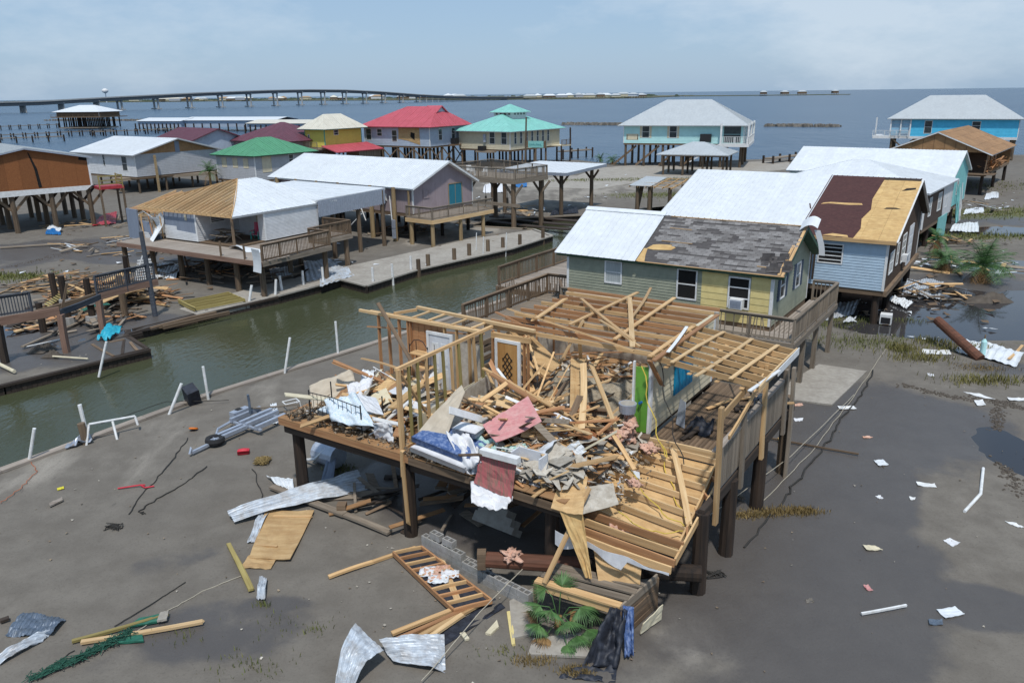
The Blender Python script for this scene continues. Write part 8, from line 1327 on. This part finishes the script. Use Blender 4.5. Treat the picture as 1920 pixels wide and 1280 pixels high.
clods('churned mud clods along the tyre track at the right edge', [(20.33, 30.90, 0), (18.64, 28.28, 0), (17.24, 25.50, 0), (16.19, 22.80, 0)], 500, .16, 1); clods('churned mud clods of the track crossing to the pond', [(17.16, 32.92, 0), (18.69, 31.38, 0), (20.33, 30.90, 0), (20.84, 30.11, 0)], 420, .14, 2); clods('line of trodden mud in the left lot', [(-39.21, 61.46, 0), (-37.96, 66.12, 0), (-34.53, 69.79, 0)], 260, .3, 3)
# debris under the houses across the canal and on the right
RS = [('white roofing sheets in a heap under the left end of the white deck', ((-25.92, 56.57, 0), (-24.05, 55.94, 0), (-24.91, 59.62, 0), (-27.20, 60.74, 0)), 'roof_white', .5, .25), ('loose grey roofing sheets at the canal edge below the white deck', ((-14.34, 54.57, 0), (-11.81, 57.00, 0), (-14.24, 61.98, 0), (-16.13, 61.07, 0)), 'metal', .25, .1), ('second grey sheet on the bank below the white deck', ((-13.03, 52.89, 0), (-11.32, 56.44, 0), (-12.38, 58.88, 0), (-13.78, 56.23, 0)), 'metal', .15, .05), ('grey sheet under the white deck', ((-17.05, 55.55, 0), (-15.83, 56.70, 0), (-16.37, 59.11, 0), (-18.13, 58.65, 0)), 'metal', .3, .1), ('red roofing sheet lying beyond the white house', ((-42.80, 81.35, 0), (-41.05, 82.94, 0), (-44.30, 90.11, 0), (-44.64, 87.72, 0)), 'metal_red', .5, .2), ('blue sheet lying under the sheathed house', ((-44.95, 76.68, 0), (-43.17, 76.24, 0), (-44.91, 79.18, 0), (-46.39, 79.95, 0)), 'plastic_blue', .2, .1), ('white bent sheet over the blue one', ((-46.24, 79.28, 0), (-43.85, 77.21, 0), (-44.22, 78.49, 0), (-46.82, 81.32, 0)), 'roof_white', .4, .2), ('white roofing sheet lying at the corner of the blue sided house', ((23.17, 47.44, 0), (23.41, 45.53, 0), (24.07, 46.11, 0), (23.95, 48.07, 0)), 'roof_white', .35, .1), ('ribbed sheet wrapped round debris by the pond', ((25.25, 48.00, 0), (26.48, 47.67, 0), (28.24, 50.68, 0), (27.87, 52.24, 0)), 'metal', .6, .3), ('second crumpled sheet by the pond', ((24.59, 48.72, 0), (25.68, 48.52, 0), (27.49, 51.48, 0), (26.50, 52.00, 0)), 'metal', .5, .2), ('pale sheets lying under the blue sided house', ((17.65, 43.24, 0), (19.73, 44.28, 0), (21.20, 46.89, 0), (18.99, 46.36, 0)), 'metal', .35, .12), ('white sheet on the grass under the blue sided house', ((18.51, 42.77, 0), (19.08, 42.85, 0), (19.63, 43.60, 0), (19.16, 43.62, 0)), 'roof_white', .05, .0), ('long white roofing sheet behind the fallen pile', ((21.93, 37.43, 0), (23.47, 34.97, 0), (24.88, 36.65, 0), (23.30, 38.97, 0)), 'roof_white', .25, .1), ('white sheet arched on the grass beyond the turquoise house', ((39.84, 71.85, 0), (42.24, 71.38, 0), (44.40, 75.48, 0), (42.02, 75.03, 0)), 'roof_white', .4, .25), ('white sheet crumpled behind the turquoise house', ((46.53, 81.91, 0), (49.24, 82.82, 0), (50.58, 85.48, 0), (48.52, 84.85, 0)), 'roof_white', .3, .2), ('sheet near the plywood house piles', ((55.09, 93.09, 0), (57.49, 94.33, 0), (59.67, 98.26, 0), (58.14, 97.88, 0)), 'roof_white', .3, .2), ('grey tarp bundle on the far dock', ((4.14, 84.77, 0), (7.39, 86.46, 0), (7.37, 89.79, 0), (5.21, 88.70, 0)), 'tarp_black', .4, .3), ('blue plastic sheet beyond the raised deck', ((0.27, 111.75, 0), (2.33, 111.52, 0), (2.48, 118.41, 0), (0.45, 118.65, 0)), 'plastic_blue', .4, .1), ('white plastic pile beyond the lavender house', ((-3.62, 105.97, 0), (-0.81, 105.67, 0), (-1.23, 113.24, 0), (-3.48, 113.49, 0)), 'fabric_white', .7, .3)]
for k, (lab, pp, m, h, b) in enumerate(RS): ribbed('metal_sheet', lab, [up(pp[0], .08), up(pp[1], .08), up(pp[2], .08 + h * .6), up(pp[3], .08 + h * .4)], m, 8, .04, b * .6, .0, .07, 30 + k, 12)
sheet('tarpaulin', 'bright blue tarpaulin on the rotten dock corner', 'tarpaulin', [up((-22.37, 41.07, 0), .12), up((-21.61, 41.04, 0), .1), up((-21.82, 43.07, 0), .15), up((-22.58, 42.89, 0), .45)], 'tarp_blue', 14, 10, .1, .01, .3, 3, True)
lg = thing('leaning_log', 'reddish timber pile lying aslant beside the floodwater', 'log', (22.48, 36.17, 0)); q = MB(); q.cyl((0, 0, .05), tuple(V(1.15, 0, 1.9) * 0 + V(-.95, 2.6, 1.3)), .25, .22, 12, wob=.04); q.build('shaft', 'log_red', lg)
gc = thing('gas_cylinder', 'pale gas cylinder standing beside the leaning pile', 'gas cylinder', up((22.87, 36.73, 0), 0)); q = MB(); q.cyl((0, 0, 0), (0, 0, .75), .13, .13, 12); q.cyl((0, 0, .75), (0, 0, .9), .13, .04, 12); q.build('body', 'side_aqua', gc); q = MB(); q.cyl((0, 0, .9), (0, 0, 1.1), .035, .03, 8); q.build('valve', 'wood_brown', gc)
board('loose_board', up((23.55, 35.73, 0), .2), up((25.25, 37.47, 0), .3), .12, .05, 'pine', None, label='pine board lying on the long white sheet at the right', cat='board')
wa = thing('air_conditioner', 'white window air conditioner standing on the mud under the blue house', 'air conditioner', up((20.85, 42.66, 0), 0), -.5); q = MB(); q.box((-.3, -.28, 0), (.3, .28, .55)); q.build('case', 'trim_white', wa); q = MB(); q.box((-.24, -.3, .06), (.24, -.282, .4)); q.build('grille', 'black_metal', wa)
heap('dark broken board in the wreckage beside the blue sided house', 'boards beside the blue sided house', 26.5, 49.0, 2.6, 1.6, .9, 34, ['wood_dark', 'wood_brown', 'wood_grey', 'pine'], 2.6, 6, 10, 'wreckage of boards beside the blue sided house'); heap('broken board strewn under the turquoise house', 'boards under the turquoise house', 36.5, 65.5, 3, 3, .6, 30, ['wood_dark', 'wood_brown', 'pine', 'wood_grey'], 2.6, 7, 0, 'broken boards strewn under the turquoise house'); heap('board strewn in the shade of the sheathed house', 'boards under the sheathed house', -42, 84, 7, 4, .5, 30, ['wood_brown', 'wood_grey', 'pine'], 3, 8, 0, 'boards strewn in the shade of the sheathed house'); heap('dark board lying beneath the wrecked floor', 'boards beneath the wrecked floor', -1.5, 23.0, 4.2, 2.0, .4, 40, ['wood_dark', 'wood_brown', 'wood_grey', 'plywood_brown'], 2.0, 9, 0, 'dark boards lying beneath the wrecked floor'); heap('grey board under the deck of the white house', 'boards under the white house', -20, 57, 5, 3, .5, 26, ['wood_brown', 'wood_grey', 'wood_dark'], 2.6, 10, 0, 'grey boards under the deck of the white house')
hp_ = thing('white_cistern', 'grey-white tank and bent pipes on the sand under the left end of the wreck', 'tank', up((-6.54, 25.75, 0), 0), -.6); q = MB(); q.cyl((-.5, 0, .4), (.5, 0, .4), .4, .4, 14); q.build('tank', 'galv', hp_); q = MB(); q.tube([(-.9, -.4, .1), (-.2, -.5, .35), (.1, -.2, .7)], .05, 6); q.build('pipe', 'pvc', hp_)
flat('wall_fragment', 'broken grey wall fragment leaning under the wreck', [up((-6.52, 24.32, 0), .05), up((-6.13, 24.43, 0), .05), up((-6.26, 26.62, 0), .9), up((-6.49, 26.62, 0), .9)], 'side_bluegrey', 'panel', .05)
# vegetation
def blades(name, lab, spots, mat, h=.35, seed=1, w=.018):
    r = random.Random(seed); q = MB()
    for cx, cy, rx, ry, n in spots:
        for _ in range(n):
            x = r.gauss(cx, rx); y = r.gauss(cy, ry); hh = h * r.uniform(.4, 1.2); a = r.uniform(0, 6.28); l = r.uniform(.1, .5) * hh; z = gz(x, y) - .02; dx, dy = math.cos(a), math.sin(a)
            if not inside(x, y, OUT): continue
            q.add([(x - dy * w, y + dx * w, z), (x + dy * w, y - dx * w, z), (x + dx * l * .4 + dy * w * .6, y + dy * l * .4 - dx * w * .6, z + hh * .65), (x + dx * l, y + dy * l, z + hh)], [(0, 1, 2), (0, 2, 3)])
    return tag(q.build(name, mat), lab, 'grass', kind='stuff')
blades('grass_patch', 'green grass tufts growing through the mud right of the yellow house', [(*(18.60, 38.89, 0)[:2], 1.2, .7, 380), (*(17.71, 39.39, 0)[:2], 1.4, .6, 380), (*(17.84, 42.58, 0)[:2], 2.0, .6, 420), (*(19.96, 43.36, 0)[:2], 1.2, .4, 300), (*(22.32, 43.25, 0)[:2], 1.0, .4, 240)], 'grass', .24, 1)
blades('grass_patch', 'dry yellow grass tufts beside the floodwater', [(*(19.53, 37.96, 0)[:2], .35, .3, 420), (*(19.76, 36.52, 0)[:2], .8, .4, 420), (*(22.12, 38.30, 0)[:2], .8, .4, 260), (*(22.99, 37.82, 0)[:2], .6, .4, 420), (*(20.77, 33.27, 0)[:2], .9, .35, 260), (*(21.58, 33.24, 0)[:2], .8, .3, 220), (*(21.64, 39.22, 0)[:2], .4, .2, 160)], 'grass_dry', .32, 2)
blades('grass_patch', 'low grass patches on the sand between the far houses', [(*(15.34, 119.87, 0)[:2], 9, 1.0, 1600), (*(18.97, 100.81, 0)[:2], 3, 1.5, 700), (*(48.97, 82.84, 0)[:2], 6, 2.0, 1800), (*(41.10, 69.77, 0)[:2], 5, 1.4, 1500), (*(-36.86, 57.54, 0)[:2], 2.0, .8, 800), (*(66.13, 105.71, 0)[:2], 8, 3, 900)], 'grass', .28, 3, .04)
blades('grass_patch', 'sparse green weeds on the sand in the foreground', [(*(-6.28, 15.26, 0)[:2], .5, .3, 90), (*(-5.64, 16.79, 0)[:2], .6, .25, 60), (*(-8.28, 16.44, 0)[:2], .4, .2, 50), (*(-6.46, 17.56, 0)[:2], .1, .06, 50), (*(-6.03, 25.31, 0)[:2], .3, .2, 260), (*(-4.93, 16.57, 0)[:2], .2, .1, 30), (*(-0.34, 15.70, 0)[:2], .3, .2, 60)], 'grass', .16, 4, .012)
blades('grass_patch', 'brown straw wrack left on the sand', [(*(7.86, 21.92, 0)[:2], .35, .14, 900), (*(8.86, 21.96, 0)[:2], .3, .12, 900), (*(7.15, 21.75, 0)[:2], .25, .1, 400), (*(1.30, 14.99, 0)[:2], .16, .08, 400), (*(0.40, 15.32, 0)[:2], .25, .12, 260), (*(1.47, 14.91, 0)[:2], .12, .06, 300), (*(21.89, 35.03, 0)[:2], .7, .3, 500)], 'straw', .14, 5, .014)
def feather_palm(name, lab, base, nf, fl_, h, seed, droop=.9, dry=4):
    r = random.Random(seed); t = thing(name, lab, 'palm', base); q = MB(); q.cyl((0, 0, -.2), (.05, 0, h), .2, .15, 9, wob=.12); q.build('trunk', 'palm_dry', t)
    for k in range(nf + dry):
        isd = k >= nf; q = MB(); a = 6.283 * k * .382 + r.uniform(-.3, .3); el = r.uniform(.2, 1.45) if not isd else r.uniform(-.9, -.3); L_ = fl_ * r.uniform(.75, 1.1); pts_ = []; p = V(.05, 0, h); d = V(math.cos(a) * math.cos(el), math.sin(a) * math.cos(el), math.sin(el)); n = 14
        for i in range(n): pts_.append(p.copy()); p = p + d * (L_ / n); d = (d + V(0, 0, -droop * .13)).normalized()
        for i in range(2, n):
            P = pts_[i]; D = (pts_[i] - pts_[i - 1]).normalized(); S = D.cross(V(0, 0, 1)).normalized(); ll = fl_ * .3 * math.sin(math.pi * (i / n) ** .8 * .93 + .15)
            for s in (-1, 1):
                for jj in (0, .5): b = P - D * (L_ / n * jj); tip = b + S * s * ll * r.uniform(.8, 1.1) + D * ll * .55 + V(0, 0, -ll * r.uniform(.15, .45)); q.add([b, b + D * .035, tip], [(0, 1, 2)])
        q.tube(pts_, .014, 3); q.build('dead_frond' if isd else 'frond', 'palm_dry' if isd else 'palm_leaf', t)
feather_palm('palm', 'bushy green palm standing at the edge of the floodwater', up((31.63, 52.35, 0), 0), 40, 2.5, 1.0, 3, .85, 12); feather_palm('palm', 'smaller battered palm left of the bushy one', up((30.78, 55.78, 0), 0), 26, 1.9, .8, 4, 1.0, 12); feather_palm('palm', 'ragged palm fronds against the brown wall of the blue sided house', up((33.01, 61.11, 0), 0), 12, 1.5, 1.2, 5, 1.6, 4); feather_palm('palm', 'green palm top beside the grey clapboard house', (-41.5, 112.0, 0), 20, 2.2, 2.6, 6, 1.2, 2); feather_palm('palm', 'small palm on the shore left of the aqua house', up((18.58, 147.32, 0), 0), 18, 2.2, .6, 7, 1.2, 6); feather_palm('palm', 'low bush of fronds beside the shore palm', up((17.16, 154.68, 0), 0), 16, 1.8, .3, 8, 1.0, 0)
def fan_palm(lab, base, spots, seed):
    r = random.Random(seed); t = thing('palmetto', lab, 'palm', base); q = MB(); q.cyl((0, 0, -.1), (0, 0, .3), .12, .1, 8, wob=.15); q.build('stump', 'palm_dry', t)
    for k, (dx, dy, dz, s) in enumerate(spots):
        tip = V(dx, dy, dz); q = MB(); q.tube([V(0, 0, .15), V(dx * .5, dy * .5, dz * .75 + .1), tip], .012, 4); o = q.build('stalk', 'palm_leaf', t); q = MB(); out = V(dx, dy, .25).normalized(); sd = out.cross(V(0, 0, 1)).normalized(); n = 34
        for i in range(n):
            a = (i / (n - 1) - .5) * 4.2; d = (out * math.cos(a) + sd * math.sin(a) + V(0, 0, -.25 - .15 * abs(a))).normalized(); l = s * r.uniform(.85, 1.1) * (1 - .1 * abs(a)); w = d.cross(V(0, 0, 1)).normalized() * .017; m = tip + d * l * .5; m2 = tip + d * l * .8 + V(0, 0, -.06 * l)
            q.add([tip, m + w, m2 + w * .5, tip + d * l + V(r.uniform(-.03, .03), 0, -r.uniform(.14, .3) * l), m2 - w * .5, m - w], [(0, 1, 5), (1, 2, 4, 5), (2, 3, 4)])
        q.build('leaf_fan', 'palm_dry' if k >= 11 else 'palm_leaf', o)
fan_palm('green palmetto growing beside the fallen landing', (1.05, 16.55, 0), [(.5, -.25, .75, .55), (.75, .05, .5, .5), (.2, -.5, .55, .5), (-.2, -.35, .75, .5), (-.45, -.1, .7, .5), (-.3, .3, .9, .45), (.1, .2, 1.05, .5), (.4, -.65, .25, .45), (.65, -.5, .3, .45), (-.5, -.4, .4, .45), (.15, -.8, .12, .4), (-.35, -.55, .15, .4), (.3, .1, .3, .4), (-.55, .1, .3, .35)], 5)
heap_ = thing('mud_mound', 'dark mound of mud and roots at the edge of the floodwater', 'mound', up((29.22, 47.40, 0), 0)); q = MB(); q.grid(14, 10, lambda x, y: V((x - .5) * 3.2, (y - .5) * 1.2, -.1 + .5 * max(0, math.sin(math.pi * x) * math.sin(math.pi * y)) * (1 + fbm(x * 5, y * 5)))); q.build('mud', 'mud', heap_, smooth=True)
# haze over the bay
hz = MB(); hz.box((-13000, -500, -3.0), (-32.14, 6.21, 46)); ho = hz.build('haze', 'black'); ho.data.materials.clear(); hm = bpy.data.materials.new('haze'); hm.use_nodes = True; tn = hm.node_tree; tn.nodes.remove(tn.nodes['Principled BSDF']); pv_ = tn.nodes.new('ShaderNodeVolumePrincipled'); pv_.inputs['Color'].default_value = (.88, .94, 1, 1); pv_.inputs['Density'].default_value = .00008; pv_.inputs['Anisotropy'].default_value = .0
tn.links.new(pv_.outputs[0], tn.nodes['Material Output'].inputs['Volume']); ho.data.materials.append(hm); tag(ho, 'thin sea haze over the bay', 'haze', kind='stuff')
